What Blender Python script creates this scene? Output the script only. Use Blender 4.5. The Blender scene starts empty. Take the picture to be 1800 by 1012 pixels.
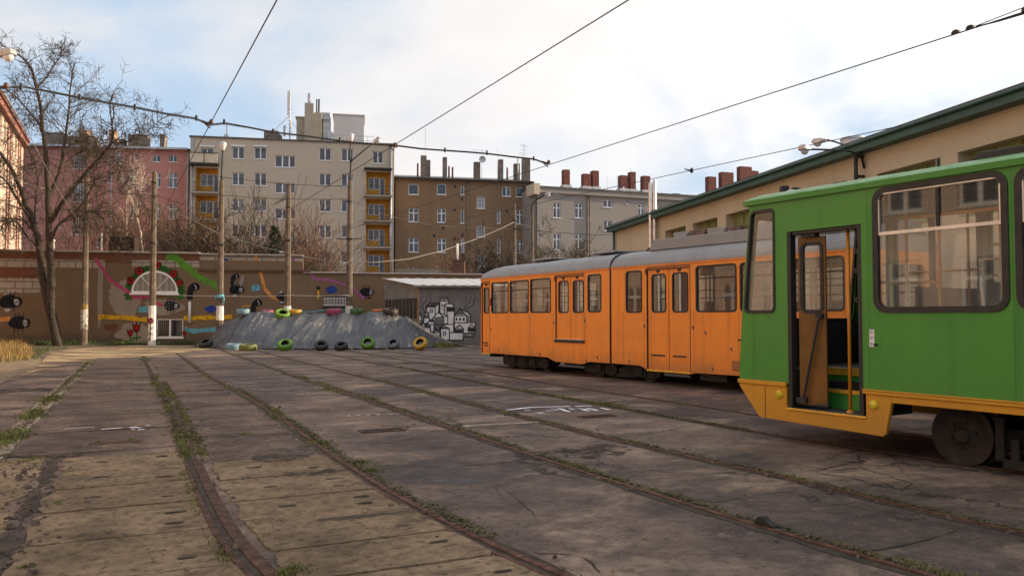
import bpy, bmesh, math, random
from mathutils import Vector, Matrix, noise, Euler
R = math.radians
SC = bpy.context.scene
COL = SC.collection
PI = math.pi

# ------------------------------------------------------------------ camera, sky, sun, exposure
CAM_H = 1.58
FPX = 1400.0                       # focal length in pixels of an 1800 px wide picture
PITCH = math.atan(53 / FPX)
cd = bpy.data.cameras.new('camera')
cam = bpy.data.objects.new('camera', cd)
COL.objects.link(cam)
cam.location = (0, 0, CAM_H)
cam.rotation_euler = (R(90) + PITCH, 0, 0)
cd.sensor_width = 36
cd.lens = 36 * FPX / 1800
cd.clip_start = 0.1
cd.clip_end = 3000
cd.dof.use_dof = True
cd.dof.focus_distance = 32
cd.dof.aperture_fstop = 5.6
SC.camera = cam

SUN_EL = R(15)
SUN_DIR = Vector((math.cos(R(14)), math.sin(R(14)), 0)).normalized()
SUN_VEC = Vector((SUN_DIR.x * math.cos(SUN_EL), SUN_DIR.y * math.cos(SUN_EL), math.sin(SUN_EL)))
SKY_ROT = math.atan2(SUN_DIR.x, SUN_DIR.y)

SC.view_settings.view_transform = 'Standard'
SC.view_settings.look = 'None'
SC.view_settings.exposure = 0.76
SC.view_settings.gamma = 1.0

W = bpy.data.worlds.new("World")
SC.world = W
W.use_nodes = True
wn, wl = W.node_tree.nodes, W.node_tree.links
wn.clear()
wo = wn.new('ShaderNodeOutputWorld')
bg = wn.new('ShaderNodeBackground')
bg.inputs['Strength'].default_value = 0.05
sky = wn.new('ShaderNodeTexSky')
sky.sky_type = 'NISHITA'
sky.sun_disc = False
sky.sun_elevation = SUN_EL
sky.sun_rotation = SKY_ROT
sky.altitude = 80
sky.air_density = 1.0
sky.dust_density = 2.0
sky.ozone_density = 1.0
tcw = wn.new('ShaderNodeTexCoord')
sepw = wn.new('ShaderNodeSeparateXYZ')
wl.new(tcw.outputs['Generated'], sepw.inputs[0])


def wmath(op, a, b=None, c=None, clamp=False):
    n = wn.new('ShaderNodeMath')
    n.operation = op
    n.use_clamp = clamp
    for i, v in enumerate((a, b, c)):
        if v is None:
            continue
        if hasattr(v, 'links'):
            wl.new(v, n.inputs[i])
        else:
            n.inputs[i].default_value = v
    return n.outputs[0]


# clouds live on a flat layer: the direction is divided by its height
zc = wmath('MAXIMUM', wmath('ADD', sepw.outputs['Z'], 0.12), 0.03)
cx = wmath('DIVIDE', sepw.outputs['X'], zc)
cy = wmath('DIVIDE', sepw.outputs['Y'], zc)
cmb = wn.new('ShaderNodeCombineXYZ')
wl.new(cx, cmb.inputs[0])
wl.new(cy, cmb.inputs[1])
nz = wn.new('ShaderNodeTexNoise')
nz.inputs['Scale'].default_value = 0.62
nz.inputs['Detail'].default_value = 9
nz.inputs['Roughness'].default_value = 0.5
nz.inputs['Distortion'].default_value = 0.6
wl.new(cmb.outputs[0], nz.inputs['Vector'])
rp = wn.new('ShaderNodeMapRange')
rp.interpolation_type = 'SMOOTHSTEP'
rp.inputs['From Min'].default_value = 0.40
rp.inputs['From Max'].default_value = 0.57
COVER = nz.outputs['Fac']
# a second noise gives grey and white inside the clouds
nz2 = wn.new('ShaderNodeTexNoise')
nz2.inputs['Scale'].default_value = 1.1
nz2.inputs['Detail'].default_value = 8
nz2.inputs['Roughness'].default_value = 0.6
wl.new(cmb.outputs[0], nz2.inputs['Vector'])
# brighter towards the sun's side of the sky
dt = wn.new('ShaderNodeVectorMath')
dt.operation = 'DOT_PRODUCT'
wl.new(tcw.outputs['Generated'], dt.inputs[0])
dt.inputs[1].default_value = SUN_VEC
sunw = wmath('POWER', wmath('MAXIMUM', wmath('MULTIPLY_ADD', dt.outputs['Value'], 0.5, 0.5), 0.0), 2.5)
wl.new(wmath('ADD', COVER, wmath('MULTIPLY_ADD', sunw, 0.22, -0.05)), rp.inputs['Value'])
cb = wmath('MULTIPLY_ADD', nz2.outputs['Fac'], 4.2, 7.6)
cb = wmath('ADD', cb, wmath('MULTIPLY', sunw, 6.0))
ccol = wn.new('ShaderNodeVectorMath')
ccol.operation = 'SCALE'
ccol.inputs[0].default_value = (1.0, 0.975, 0.968)
wl.new(cb, ccol.inputs['Scale'])
# the clear gaps: the Nishita sky seen through thin high haze
skg = wn.new('ShaderNodeMix')
skg.data_type = 'RGBA'
skg.inputs['Factor'].default_value = 0.72
wl.new(sky.outputs['Color'], skg.inputs['A'])
skg.inputs['B'].default_value = (7.8, 10.2, 13.2, 1)
mx = wn.new('ShaderNodeMix')
mx.data_type = 'RGBA'
wl.new(rp.outputs['Result'], mx.inputs['Factor'])
wl.new(skg.outputs['Result'], mx.inputs['A'])
wl.new(ccol.outputs['Vector'], mx.inputs['B'])
wl.new(mx.outputs['Result'], bg.inputs['Color'])
wl.new(bg.outputs[0], wo.inputs['Surface'])

sd = bpy.data.lights.new('sun', 'SUN')
sd.energy = 5.0
sd.angle = R(0.6)
sd.color = (1.0, 0.80, 0.52)
sun = bpy.data.objects.new('sun', sd)
COL.objects.link(sun)
sun.location = (40, 20, 30)
sun.rotation_euler = SUN_VEC.to_track_quat('Z', 'Y').to_euler()


# ------------------------------------------------------------------ measuring helpers
def ray(px, py):
    dx = (px - 900) / FPX
    dy = (506 - py) / FPX
    return Vector((dx, math.cos(PITCH) - dy * math.sin(PITCH), math.sin(PITCH) + dy * math.cos(PITCH)))


def at(px, py, Y):
    d = ray(px, py)
    t = Y / d.y
    return Vector((d.x * t, Y, CAM_H + d.z * t))


def gz(px, py, z=0.0):
    d = ray(px, py)
    t = (z - CAM_H) / d.z
    return Vector((d.x * t, d.y * t, z))


class Wall:
    """a vertical plane: local x along it, local y into it, local z up"""
    def __init__(s, p0, p1):
        s.p0 = Vector((p0[0], p0[1], 0))
        d = Vector((p1[0] - p0[0], p1[1] - p0[1], 0))
        s.len = d.length
        s.d = d.normalized()
        s.n = Vector((-s.d.y, s.d.x, 0))
        s.rz = math.atan2(s.d.y, s.d.x)

    def uz(s, px, py):
        r = ray(px, py)
        t = s.n.dot(s.p0) / (s.n.x * r.x + s.n.y * r.y)
        q = Vector((r.x * t, r.y * t, 0))
        return (q - s.p0).dot(s.d), CAM_H + r.z * t

    def rect(s, x0, x1, y0, y1):
        xm, ym = (x0 + x1) / 2, (y0 + y1) / 2
        a = s.uz(x0, ym)[0]
        b = s.uz(x1, ym)[0]
        return (a, b, s.uz(xm, y1)[1], s.uz(xm, y0)[1])

    def world(s, u, y, z=0):
        return s.p0 + s.d * u + s.n * y + Vector((0, 0, z))


# ------------------------------------------------------------------ objects, tags
def tag(o, label=None, cat=None, group=None, kind=None):
    if label: o['label'] = label
    if cat: o['category'] = cat
    if group: o['group'] = group
    if kind: o['kind'] = kind
    return o


def thing(name, label, cat, loc=(0, 0, 0), rz=0.0, group=None):
    o = bpy.data.objects.new(name, None)
    COL.objects.link(o)
    o.location = loc
    o.rotation_euler = (0, 0, rz)
    o.empty_display_size = 0.3
    return tag(o, label, cat, group)


class MB:
    def __init__(s):
        s.v, s.f = [], []

    def add(s, vs, fs):
        k = len(s.v)
        s.v += [tuple(v) for v in vs]
        s.f += [tuple(i + k for i in f) for f in fs]

    def box(s, x0, x1, y0, y1, z0, z1, M=None):
        vs = [(x, y, z) for z in (z0, z1) for y in (y0, y1) for x in (x0, x1)]
        if M: vs = [M @ Vector(v) for v in vs]
        s.add(vs, [(0, 2, 3, 1), (4, 5, 7, 6), (0, 1, 5, 4), (2, 6, 7, 3), (0, 4, 6, 2), (1, 3, 7, 5)])

    def quad(s, a, b, c, d):
        s.add([a, b, c, d], [(0, 1, 2, 3)])

    def prism_xz(s, poly, y0, y1):
        """polygon given as (x, z), anticlockwise seen from -y, extruded from y0 to y1"""
        n = len(poly)
        vs = [(p[0], y0, p[1]) for p in poly] + [(p[0], y1, p[1]) for p in poly]
        fs = [tuple(range(n)), tuple(range(2 * n - 1, n - 1, -1))]
        fs += [(i, i + n, (i + 1) % n + n, (i + 1) % n) for i in range(n)]
        s.add(vs, fs)

    def prism_xy(s, poly, z0, z1):
        n = len(poly)
        vs = [(p[0], p[1], z0) for p in poly] + [(p[0], p[1], z1) for p in poly]
        fs = [tuple(range(n - 1, -1, -1)), tuple(range(n, 2 * n))]
        fs += [(i, (i + 1) % n, (i + 1) % n + n, i + n) for i in range(n)]
        s.add(vs, fs)

    def tube(s, pts, r, n=8, cap=True):
        pts = [Vector(p) for p in pts]
        m = len(pts)
        if m < 2: return
        rs = [r] * m if not isinstance(r, (list, tuple)) else r
        rings = []
        up = None
        for i, p in enumerate(pts):
            t = (pts[min(i + 1, m - 1)] - pts[max(i - 1, 0)])
            if t.length < 1e-9: t = Vector((0, 0, 1))
            t.normalize()
            if up is None:
                a = Vector((0, 0, 1)) if abs(t.z) < 0.9 else Vector((1, 0, 0))
                up = (a - t * a.dot(t)).normalized()
            else:
                up = up - t * up.dot(t)
                if up.length < 1e-6:
                    a = Vector((0, 0, 1)) if abs(t.z) < 0.9 else Vector((1, 0, 0))
                    up = a - t * a.dot(t)
                up.normalize()
            sd_ = t.cross(up)
            rings.append([p + (up * math.cos(2 * PI * k / n) + sd_ * math.sin(2 * PI * k / n)) * rs[i] for k in range(n)])
        k0 = len(s.v)
        for rg in rings: s.v += [tuple(q) for q in rg]
        for i in range(m - 1):
            for k in range(n):
                a = k0 + i * n + k
                b = k0 + i * n + (k + 1) % n
                s.f.append((a, b, b + n, a + n))
        if cap:
            s.f.append(tuple(k0 + k for k in range(n - 1, -1, -1)))
            s.f.append(tuple(k0 + (m - 1) * n + k for k in range(n)))

    def lathe(s, prof, axis_pt, axis='z', n=24, M=None):
        """prof: list of (radius, height) revolved about the axis through axis_pt"""
        k0 = len(s.v)
        c = Vector(axis_pt)
        for (r, h) in prof:
            for k in range(n):
                a = 2 * PI * k / n
                if axis == 'z': q = Vector((r * math.cos(a), r * math.sin(a), h))
                elif axis == 'y': q = Vector((r * math.cos(a), h, r * math.sin(a)))
                else: q = Vector((h, r * math.cos(a), r * math.sin(a)))
                if M: q = M @ q
                s.v.append(tuple(c + q))
        for i in range(len(prof) - 1):
            for k in range(n):
                a = k0 + i * n + k
                b = k0 + i * n + (k + 1) % n
                s.f.append((a, b, b + n, a + n))

    def map(s, fn):
        s.v = [tuple(fn(*v)) for v in s.v]
        return s

    def build(s, name, mat, parent=None, smooth=False, bevel=0, fix=True, loc=None, rz=None):
        me = bpy.data.meshes.new(name)
        me.from_pydata(s.v, [], s.f)
        if fix:
            bm = bmesh.new()
            bm.from_mesh(me)
            bmesh.ops.recalc_face_normals(bm, faces=bm.faces)
            bm.to_mesh(me)
            bm.free()
        if smooth:
            for p in me.polygons: p.use_smooth = True
        me.materials.append(mat)
        o = bpy.data.objects.new(name, me)
        COL.objects.link(o)
        if parent: o.parent = parent
        if loc is not None: o.location = loc
        if rz is not None: o.rotation_euler = (0, 0, rz)
        if bevel:
            b = o.modifiers.new('bevel', 'BEVEL')
            b.width = bevel
            b.segments = 2
            b.limit_method = 'ANGLE'
            b.angle_limit = R(40)
        return o


def auto_smooth(o, ang=35):
    """smooth by angle: sharp edges marked in the mesh"""
    me = o.data
    bm = bmesh.new()
    bm.from_mesh(me)
    for e in bm.edges:
        if len(e.link_faces) == 2 and e.calc_face_angle(0) > R(ang): e.smooth = False
    for f in bm.faces: f.smooth = True
    bm.to_mesh(me)
    bm.free()
    return o


def structure(o):
    o['kind'] = 'structure'
    return o


def stuff(o, label, cat):
    return tag(o, label, cat, kind='stuff')


# ------------------------------------------------------------------ materials
class NT:
    def __init__(s, name):
        m = bpy.data.materials.new(name)
        m.use_nodes = True
        s.m = m
        s.n, s.l = m.node_tree.nodes, m.node_tree.links
        s.b = s.n['Principled BSDF']
        s.out = s.n['Material Output']
        s._co = None

    def co(s):
        if s._co is None:
            s._co = s.n.new('ShaderNodeTexCoord').outputs['Object']
        return s._co

    def link(s, a, b):
        s.l.new(a, b)

    def setin(s, node, i, v):
        if v is None: return
        if hasattr(v, 'links') and not isinstance(v, (int, float, tuple)): s.l.new(v, node.inputs[i])
        else: node.inputs[i].default_value = v

    def math(s, op, a, b=None, c=None, clamp=False):
        n = s.n.new('ShaderNodeMath')
        n.operation = op
        n.use_clamp = clamp
        s.setin(n, 0, a); s.setin(n, 1, b); s.setin(n, 2, c)
        return n.outputs[0]

    def scale(s, v, sc):
        n = s.n.new('ShaderNodeMapping')
        s.l.new(v, n.inputs['Vector'])
        n.inputs['Scale'].default_value = sc
        return n.outputs[0]

    def noise(s, sc, detail=4, rough=0.55, vec=None, dist=0.0, stretch=None):
        v = vec if vec is not None else s.co()
        if stretch: v = s.scale(v, stretch)
        n = s.n.new('ShaderNodeTexNoise')
        s.l.new(v, n.inputs['Vector'])
        n.inputs['Scale'].default_value = sc
        n.inputs['Detail'].default_value = detail
        n.inputs['Roughness'].default_value = rough
        n.inputs['Distortion'].default_value = dist
        return n.outputs['Fac']

    def ramp(s, f, a, b, lo=0.0, hi=1.0):
        n = s.n.new('ShaderNodeMapRange')
        n.interpolation_type = 'SMOOTHSTEP'
        s.l.new(f, n.inputs['Value'])
        n.inputs['From Min'].default_value = a
        n.inputs['From Max'].default_value = b
        n.inputs['To Min'].default_value = lo
        n.inputs['To Max'].default_value = hi
        return n.outputs['Result']

    def mix(s, f, a, b, mode='MIX'):
        n = s.n.new('ShaderNodeMix')
        n.data_type = 'RGBA'
        n.blend_type = mode
        for key, v in (('Factor', f), ('A', a), ('B', b)):
            if isinstance(v, tuple):
                n.inputs[key].default_value = (*v[:3], 1)
            elif isinstance(v, (int, float)):
                n.inputs[key].default_value = v
            else:
                s.l.new(v, n.inputs[key])
        return n.outputs['Result']

    def bump(s, h, strength=0.3, dist=0.02):
        n = s.n.new('ShaderNodeBump')
        n.inputs['Strength'].default_value = strength
        n.inputs['Distance'].default_value = dist
        s.l.new(h, n.inputs['Height'])
        s.l.new(n.outputs[0], s.b.inputs['Normal'])

    def done(s, col, rough=0.7, metal=0.0, spec=None):
        if isinstance(col, tuple): s.b.inputs['Base Color'].default_value = (*col[:3], 1)
        else: s.l.new(col, s.b.inputs['Base Color'])
        if isinstance(rough, (int, float)): s.b.inputs['Roughness'].default_value = rough
        else: s.l.new(rough, s.b.inputs['Roughness'])
        s.b.inputs['Metallic'].default_value = metal
        if spec is not None: s.b.inputs['Specular IOR Level'].default_value = spec
        return s.m


MC = {}


def pm(name, c, var=0.25, sc=3.0, rough=0.7, metal=0.0, bump=0.0, bsc=40, spec=None):
    """plain procedural material: a colour with blotchy variation and a little relief"""
    if name in MC: return MC[name]
    t = NT(name)
    f = t.noise(sc, 6, 0.6)
    d = tuple(x * (1 - var) for x in c)
    h = tuple(min(1, x * (1 + var)) for x in c)
    colr = t.mix(t.ramp(f, 0.3, 0.7), d, h)
    if bump:
        t.bump(t.noise(bsc, 4), bump, 0.01)
    rg = t.ramp(t.noise(sc * 2.3, 4), 0.2, 0.8, max(0.02, rough - 0.1), min(1, rough + 0.1))
    MC[name] = t.done(colr, rg, metal, spec)
    return MC[name]


def stucco(name, c, stain=0.3, c2=None, low=None):
    """rendered wall: soft blotches, vertical rain streaks, fine grain; low = soiled up to this height"""
    t = NT(name)
    base = t.mix(t.ramp(t.noise(0.35, 6, 0.65), 0.35, 0.68), c, c2 or tuple(x * 0.84 for x in c))
    st = t.ramp(t.noise(1.0, 6, 0.65, stretch=(1.6, 1.6, 0.09)), 0.5, 0.78, 0, stain)
    base = t.mix(st, base, tuple(x * 0.42 for x in c))
    pt = t.ramp(t.noise(1.3, 7, 0.7), 0.62, 0.7, 0, stain * 0.8)
    base = t.mix(pt, base, tuple(x * 0.6 for x in c))
    base = t.mix(t.ramp(t.noise(30, 3), 0.3, 0.7, 0, 0.25), base, tuple(x * 0.8 for x in c))
    if low:
        sp = t.n.new('ShaderNodeSeparateXYZ')
        t.link(t.co(), sp.inputs[0])
        zf = t.math('ADD', sp.outputs['Z'], t.math('MULTIPLY', t.noise(0.9, 6, 0.7), low * 1.2))
        base = t.mix(t.ramp(zf, low * 1.35, low * 0.8, 0, 0.75), base, (0.09, 0.075, 0.055))
    t.bump(t.noise(45, 5), 0.25, 0.01)
    return t.done(base, 0.9, spec=0.2)


def paint(name, c, dirt=0.3, rough=0.4, rust=0.0):
    """old vehicle paint: faded patches, rain streaks, grime and rust spots"""
    t = NT(name)
    base = t.mix(t.ramp(t.noise(0.8, 6, 0.6), 0.35, 0.7), c, tuple(min(1, x * 0.86 + 0.012) for x in c))
    fn = t.noise(2.2, 7, 0.62)
    base = t.mix(t.ramp(fn, 0.5, 0.75, 0, dirt * 0.7), base, tuple(x * 0.62 + 0.015 for x in c))
    st = t.ramp(t.noise(3.0, 6, 0.62, stretch=(2.2, 2.2, 0.08)), 0.52, 0.75, 0, dirt)
    base = t.mix(st, base, tuple(x * 0.5 + 0.02 for x in c))
    if rust:
        rs = t.ramp(t.noise(2.8, 9, 0.72), 0.67, 0.71, 0, rust)
        base = t.mix(rs, base, (0.12, 0.045, 0.018))
    sp = t.n.new('ShaderNodeSeparateXYZ')
    t.link(t.co(), sp.inputs[0])
    zf = t.math('ADD', sp.outputs['Z'], t.math('MULTIPLY', t.noise(2.0, 6, 0.7), 0.9))
    base = t.mix(t.ramp(zf, 1.35, 0.75, 0, dirt * 1.3), base, (0.13, 0.085, 0.05))
    rg = t.math('ADD', t.ramp(fn, 0.3, 0.8, rough - 0.08, rough + 0.14), t.math('MULTIPLY', st, 0.5))
    t.bump(t.noise(1.4, 3, 0.5), 0.05, 0.05)
    t.b.inputs['Specular IOR Level'].default_value = 0.4
    return t.done(base, rg)


def glass(name, tint=(0.75, 0.77, 0.76), grime=0.18, gcol=(0.4, 0.37, 0.32), rough=0.03, boost=1.0, pale_below=None):
    t = NT(name)
    n = t.n
    tr = n.new('ShaderNodeBsdfTransparent')
    tr.inputs['Color'].default_value = (*tint, 1)
    gl = n.new('ShaderNodeBsdfGlossy')
    gl.inputs['Roughness'].default_value = rough
    fr = n.new('ShaderNodeFresnel')
    fr.inputs['IOR'].default_value = 1.5
    m1 = n.new('ShaderNodeMixShader')
    t.link(t.math('MULTIPLY', fr.outputs[0], 1.9 * boost, clamp=True), m1.inputs[0])
    t.link(tr.outputs[0], m1.inputs[1])
    t.link(gl.outputs[0], m1.inputs[2])
    df = n.new('ShaderNodeBsdfDiffuse')
    df.inputs['Color'].default_value = (*gcol, 1)
    m2 = n.new('ShaderNodeMixShader')
    gf = t.ramp(t.noise(2.5, 6, 0.7, stretch=(1, 1, 0.5)), 0.3, 0.8, grime * 0.5, grime * 1.5)
    if pale_below:  # grime veil stays paler below this height, painting the lower part brighter
        sp = t.n.new('ShaderNodeSeparateXYZ')
        t.link(t.co(), sp.inputs[0])
        gf = t.math('MULTIPLY', gf, t.ramp(sp.outputs['Z'], pale_below - 0.25, pale_below + 0.05, 1.0, 0.25))
    t.link(gf, m2.inputs[0])
    t.link(m1.outputs[0], m2.inputs[1])
    t.link(df.outputs[0], m2.inputs[2])
    t.link(m2.outputs[0], t.out.inputs['Surface'])
    return t.m


def room_glass(name, c, refl=0.5):
    """window of an inhabited room seen from afar: dark room, net curtain patches, a sky reflection"""
    t = NT(name)
    col = t.mix(t.ramp(t.noise(0.55, 2), 0.45, 0.6), c, tuple(x * 1.9 + 0.012 for x in c))
    t.b.inputs['Specular IOR Level'].default_value = refl
    return t.done(col, 0.08)


M = {}
M['white_frame'] = pm('white window frame', (0.72, 0.72, 0.74), 0.08, 1.5, 0.4)
M['pane'] = room_glass('room glass', (0.022, 0.026, 0.04), 0.75)
M['pane_light'] = room_glass('net curtain glass', (0.10, 0.11, 0.13), 0.6)
M['roof_felt'] = pm('roofing felt', (0.10, 0.095, 0.09), 0.3, 1.2, 0.9, bump=0.4)
M['roof_grey'] = pm('weathered roof', (0.21, 0.20, 0.185), 0.3, 0.8, 0.85, bump=0.4)
M['zinc'] = pm('zinc sheet', (0.42, 0.43, 0.45), 0.2, 2, 0.45, 0.3)
M['chim_red'] = pm('red brick chimney', (0.15, 0.048, 0.036), 0.3, 3, 0.9, bump=0.4)
M['chim_grey'] = pm('rendered chimney', (0.17, 0.14, 0.115), 0.3, 2, 0.9, bump=0.4)
M['chim_tan'] = pm('tan brick chimney', (0.30, 0.19, 0.13), 0.3, 2, 0.9, bump=0.4)
M['black'] = pm('black iron', (0.018, 0.017, 0.017), 0.3, 8, 0.6)
M['cable'] = pm('cable', (0.016, 0.015, 0.017), 0.3, 8, 0.6)
M['rubber'] = pm('black rubber', (0.014, 0.013, 0.015), 0.3, 6, 0.55)
M['concrete_pole'] = pm('pole concrete', (0.115, 0.086, 0.066), 0.3, 2.5, 0.9, bump=0.6, bsc=30)
M['white_paint'] = pm('chalky white paint', (0.62, 0.60, 0.60), 0.18, 4, 0.8, bump=0.3)
M['galv'] = pm('galvanised steel', (0.42, 0.41, 0.42), 0.18, 3, 0.38, 0.6)
M['rail_steel'] = pm('rusty rail', (0.105, 0.052, 0.036), 0.45, 9, 0.75, 0.0, bump=0.4, spec=0.15)
M['rail_worn'] = pm('worn rail head', (0.080, 0.043, 0.030), 0.45, 9, 0.75, 0.0, bump=0.4, spec=0.15)
M['bogie'] = pm('bogie steel', (0.015, 0.012, 0.010), 0.45, 5, 0.8, 0.1, bump=0.4)
M['wheel'] = pm('wheel steel', (0.022, 0.016, 0.012), 0.35, 5, 0.65, 0.3)

# ------------------------------------------------------------------ the yard floor (built in the tracks' own frame: x across, y along)
YA = R(25.4)
PV = Vector((math.cos(YA), math.sin(YA), 0))
AV = Vector((-math.sin(YA), math.cos(YA), 0))


def pa(v):
    return v.x * PV.x + v.y * PV.y, v.x * AV.x + v.y * AV.y


def wpa(p, a, z=0.0):
    q = PV * p + AV * a
    return Vector((q.x, q.y, z))


def ground_material():
    t = NT('worn yard asphalt')
    co = t.co()
    big = t.noise(0.16, 7, 0.62, stretch=(1.0, 0.55, 1))
    mid = t.noise(0.62, 9, 0.68, stretch=(0.8, 1.25, 1), dist=0.4)
    fine = t.noise(9, 9, 0.75)
    grit = t.noise(38, 6, 0.75)
    base = t.mix(t.ramp(big, 0.38, 0.60), (0.075, 0.057, 0.050), (0.142, 0.104, 0.082))
    base = t.mix(t.ramp(mid, 0.50, 0.62, 0, 0.85), base, (0.240, 0.178, 0.132))
    base = t.mix(t.ramp(mid, 0.46, 0.36, 0, 0.8), base, (0.048, 0.037, 0.034))
    # oily stains
    st = t.noise(0.42, 5, 0.55, dist=0.8)
    base = t.mix(t.ramp(st, 0.60, 0.68, 0, 0.8), base, (0.032, 0.026, 0.026))
    st2 = t.noise(1.9, 7, 0.72)
    base = t.mix(t.ramp(st2, 0.60, 0.70, 0, 0.6), base, (0.040, 0.032, 0.028))
    base = t.mix(t.ramp(st2, 0.42, 0.32, 0, 0.5), base, (0.240, 0.184, 0.140))
    base = t.mix(t.ramp(fine, 0.5, 0.62, 0, 0.55), base, (0.044, 0.034, 0.029))
    base = t.mix(t.ramp(fine, 0.44, 0.28, 0, 0.5), base, (0.248, 0.196, 0.152))
    base = t.mix(t.ramp(grit, 0.57, 0.68, 0, 0.7), base, (0.288, 0.232, 0.184))
    base = t.mix(t.ramp(grit, 0.44, 0.32, 0, 0.65), base, (0.027, 0.022, 0.019))
    m1 = t.ramp(t.noise(0.85, 12, 0.72, stretch=(0.85, 1.1, 1), dist=0.15), 0.36, 0.64, 0.0, 1.0)
    base = t.mix(0.85, base, t.mix(m1, (0.42, 0.40, 0.40), (1.0, 0.93, 0.86)), 'MULTIPLY')
    base = t.mix(1.0, base, (1.52, 1.57, 1.64), 'MULTIPLY')
    # cracks
    vo = t.n.new('ShaderNodeTexVoronoi')
    vo.feature = 'DISTANCE_TO_EDGE'
    vo.inputs['Scale'].default_value = 0.42
    dv = t.n.new('ShaderNodeVectorMath')
    dv.operation = 'MULTIPLY_ADD'
    nn = t.n.new('ShaderNodeTexNoise')
    nn.inputs['Scale'].default_value = 1.7
    nn.inputs['Detail'].default_value = 7
    nn.inputs['Roughness'].default_value = 0.7
    t.link(co, nn.inputs['Vector'])
    t.link(nn.outputs['Color'], dv.inputs[0])
    dv.inputs[1].default_value = (1.1, 1.1, 0)
    t.link(co, dv.inputs[2])
    t.link(dv.outputs[0], vo.inputs['Vector'])
    crk = t.math('MULTIPLY', t.ramp(vo.outputs['Distance'], 0.012, 0.003), t.ramp(t.noise(0.3, 3), 0.47, 0.56))
    base = t.mix(t.math('MULTIPLY', crk, 0.85), base, (0.024, 0.021, 0.016))
    h = t.math('ADD', t.math('MULTIPLY', fine, 0.6), t.math('MULTIPLY', grit, 0.45))
    h = t.math('SUBTRACT', h, t.math('MULTIPLY', crk, 1.3))
    t.bump(h, 0.55, 0.02)
    rg = t.math('SUBTRACT', t.ramp(fine, 0.2, 0.8, 0.72, 0.95), t.ramp(st, 0.62, 0.72, 0, 0.25))
    return t.done(base, rg, spec=0.25)


def concrete_material(name, c1, c2, moss=0.3):
    t = NT(name)
    big = t.noise(0.7, 8, 0.68)
    fine = t.noise(11, 9, 0.75)
    grit = t.noise(42, 6, 0.75)
    base = t.mix(t.ramp(big, 0.38, 0.62), c1, c2)
    dk = t.noise(1.7, 9, 0.72, stretch=(0.7, 1.4, 1))
    base = t.mix(t.ramp(dk, 0.52, 0.66, 0, 0.75), base, tuple(x * 0.42 for x in c1))
    base = t.mix(t.ramp(dk, 0.42, 0.30, 0, 0.6), base, tuple(min(1, x * 1.25) for x in c2))
    base = t.mix(t.ramp(fine, 0.50, 0.62, 0, 0.7), base, tuple(x * 0.42 for x in c1))
    base = t.mix(t.ramp(fine, 0.46, 0.36, 0, 0.5), base, tuple(min(1, x * 1.3) for x in c2))
    base = t.mix(t.ramp(grit, 0.58, 0.70, 0, 0.7), base, tuple(min(1, x * 1.55) for x in c2))
    base = t.mix(t.ramp(grit, 0.42, 0.31, 0, 0.7), base, tuple(x * 0.3 for x in c1))
    m1 = t.ramp(t.noise(1.3, 12, 0.74, dist=0.1), 0.36, 0.64, 0.0, 1.0)
    pit = t.n.new('ShaderNodeTexVoronoi')
    pit.inputs['Scale'].default_value = 9.0
    t.link(t.co(), pit.inputs['Vector'])
    pr = t.n.new('ShaderNodeSeparateColor')
    t.link(pit.outputs['Color'], pr.inputs[0])
    pits = t.math('MULTIPLY', t.ramp(pit.outputs['Distance'], 0.22, 0.10), t.math('GREATER_THAN', pr.outputs[0], 0.72))
    base = t.mix(t.math('MULTIPLY', pits, 0.75), base, tuple(x * 0.25 for x in c1))
    base = t.mix(0.75, base, t.mix(m1, (0.45, 0.43, 0.41), (1.0, 0.95, 0.90)), 'MULTIPLY')
    base = t.mix(1.0, base, (1.40, 1.42, 1.47), 'MULTIPLY')
    base = t.mix(t.ramp(t.noise(1.1, 7, 0.72), 0.58, 0.70, 0, moss), base, (0.085, 0.075, 0.030))
    t.bump(t.math('ADD', t.math('MULTIPLY', fine, 0.8), t.math('MULTIPLY', grit, 0.5)), 0.7, 0.016)
    return t.done(base, 0.9, spec=0.2)


M['ground'] = ground_material()
M['slab'] = concrete_material('weathered paving concrete', (0.140, 0.103, 0.064), (0.215, 0.160, 0.102), 0.4)
M['slab_dark'] = concrete_material('tarred paving concrete', (0.080, 0.060, 0.052), (0.160, 0.119, 0.091), 0.12)
M['kerb'] = concrete_material('pale strip concrete', (0.24, 0.20, 0.15), (0.33, 0.28, 0.21), 0.3)
M['dirt'] = pm('dark joint dirt', (0.040, 0.029, 0.019), 0.55, 5, 0.95, bump=0.8, bsc=60)
M['soil'] = pm('sandy soil', (0.16, 0.12, 0.075), 0.4, 3, 0.95, bump=0.8, bsc=50)
M['chalk'] = pm('chalk', (0.70, 0.68, 0.70), 0.25, 14, 0.9)

g = MB()
g.quad((-600, -400, 0), (900, -400, 0), (900, 1200, 0), (-600, 1200, 0))
structure(g.build('yard_ground', M['ground'], rz=YA))


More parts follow.
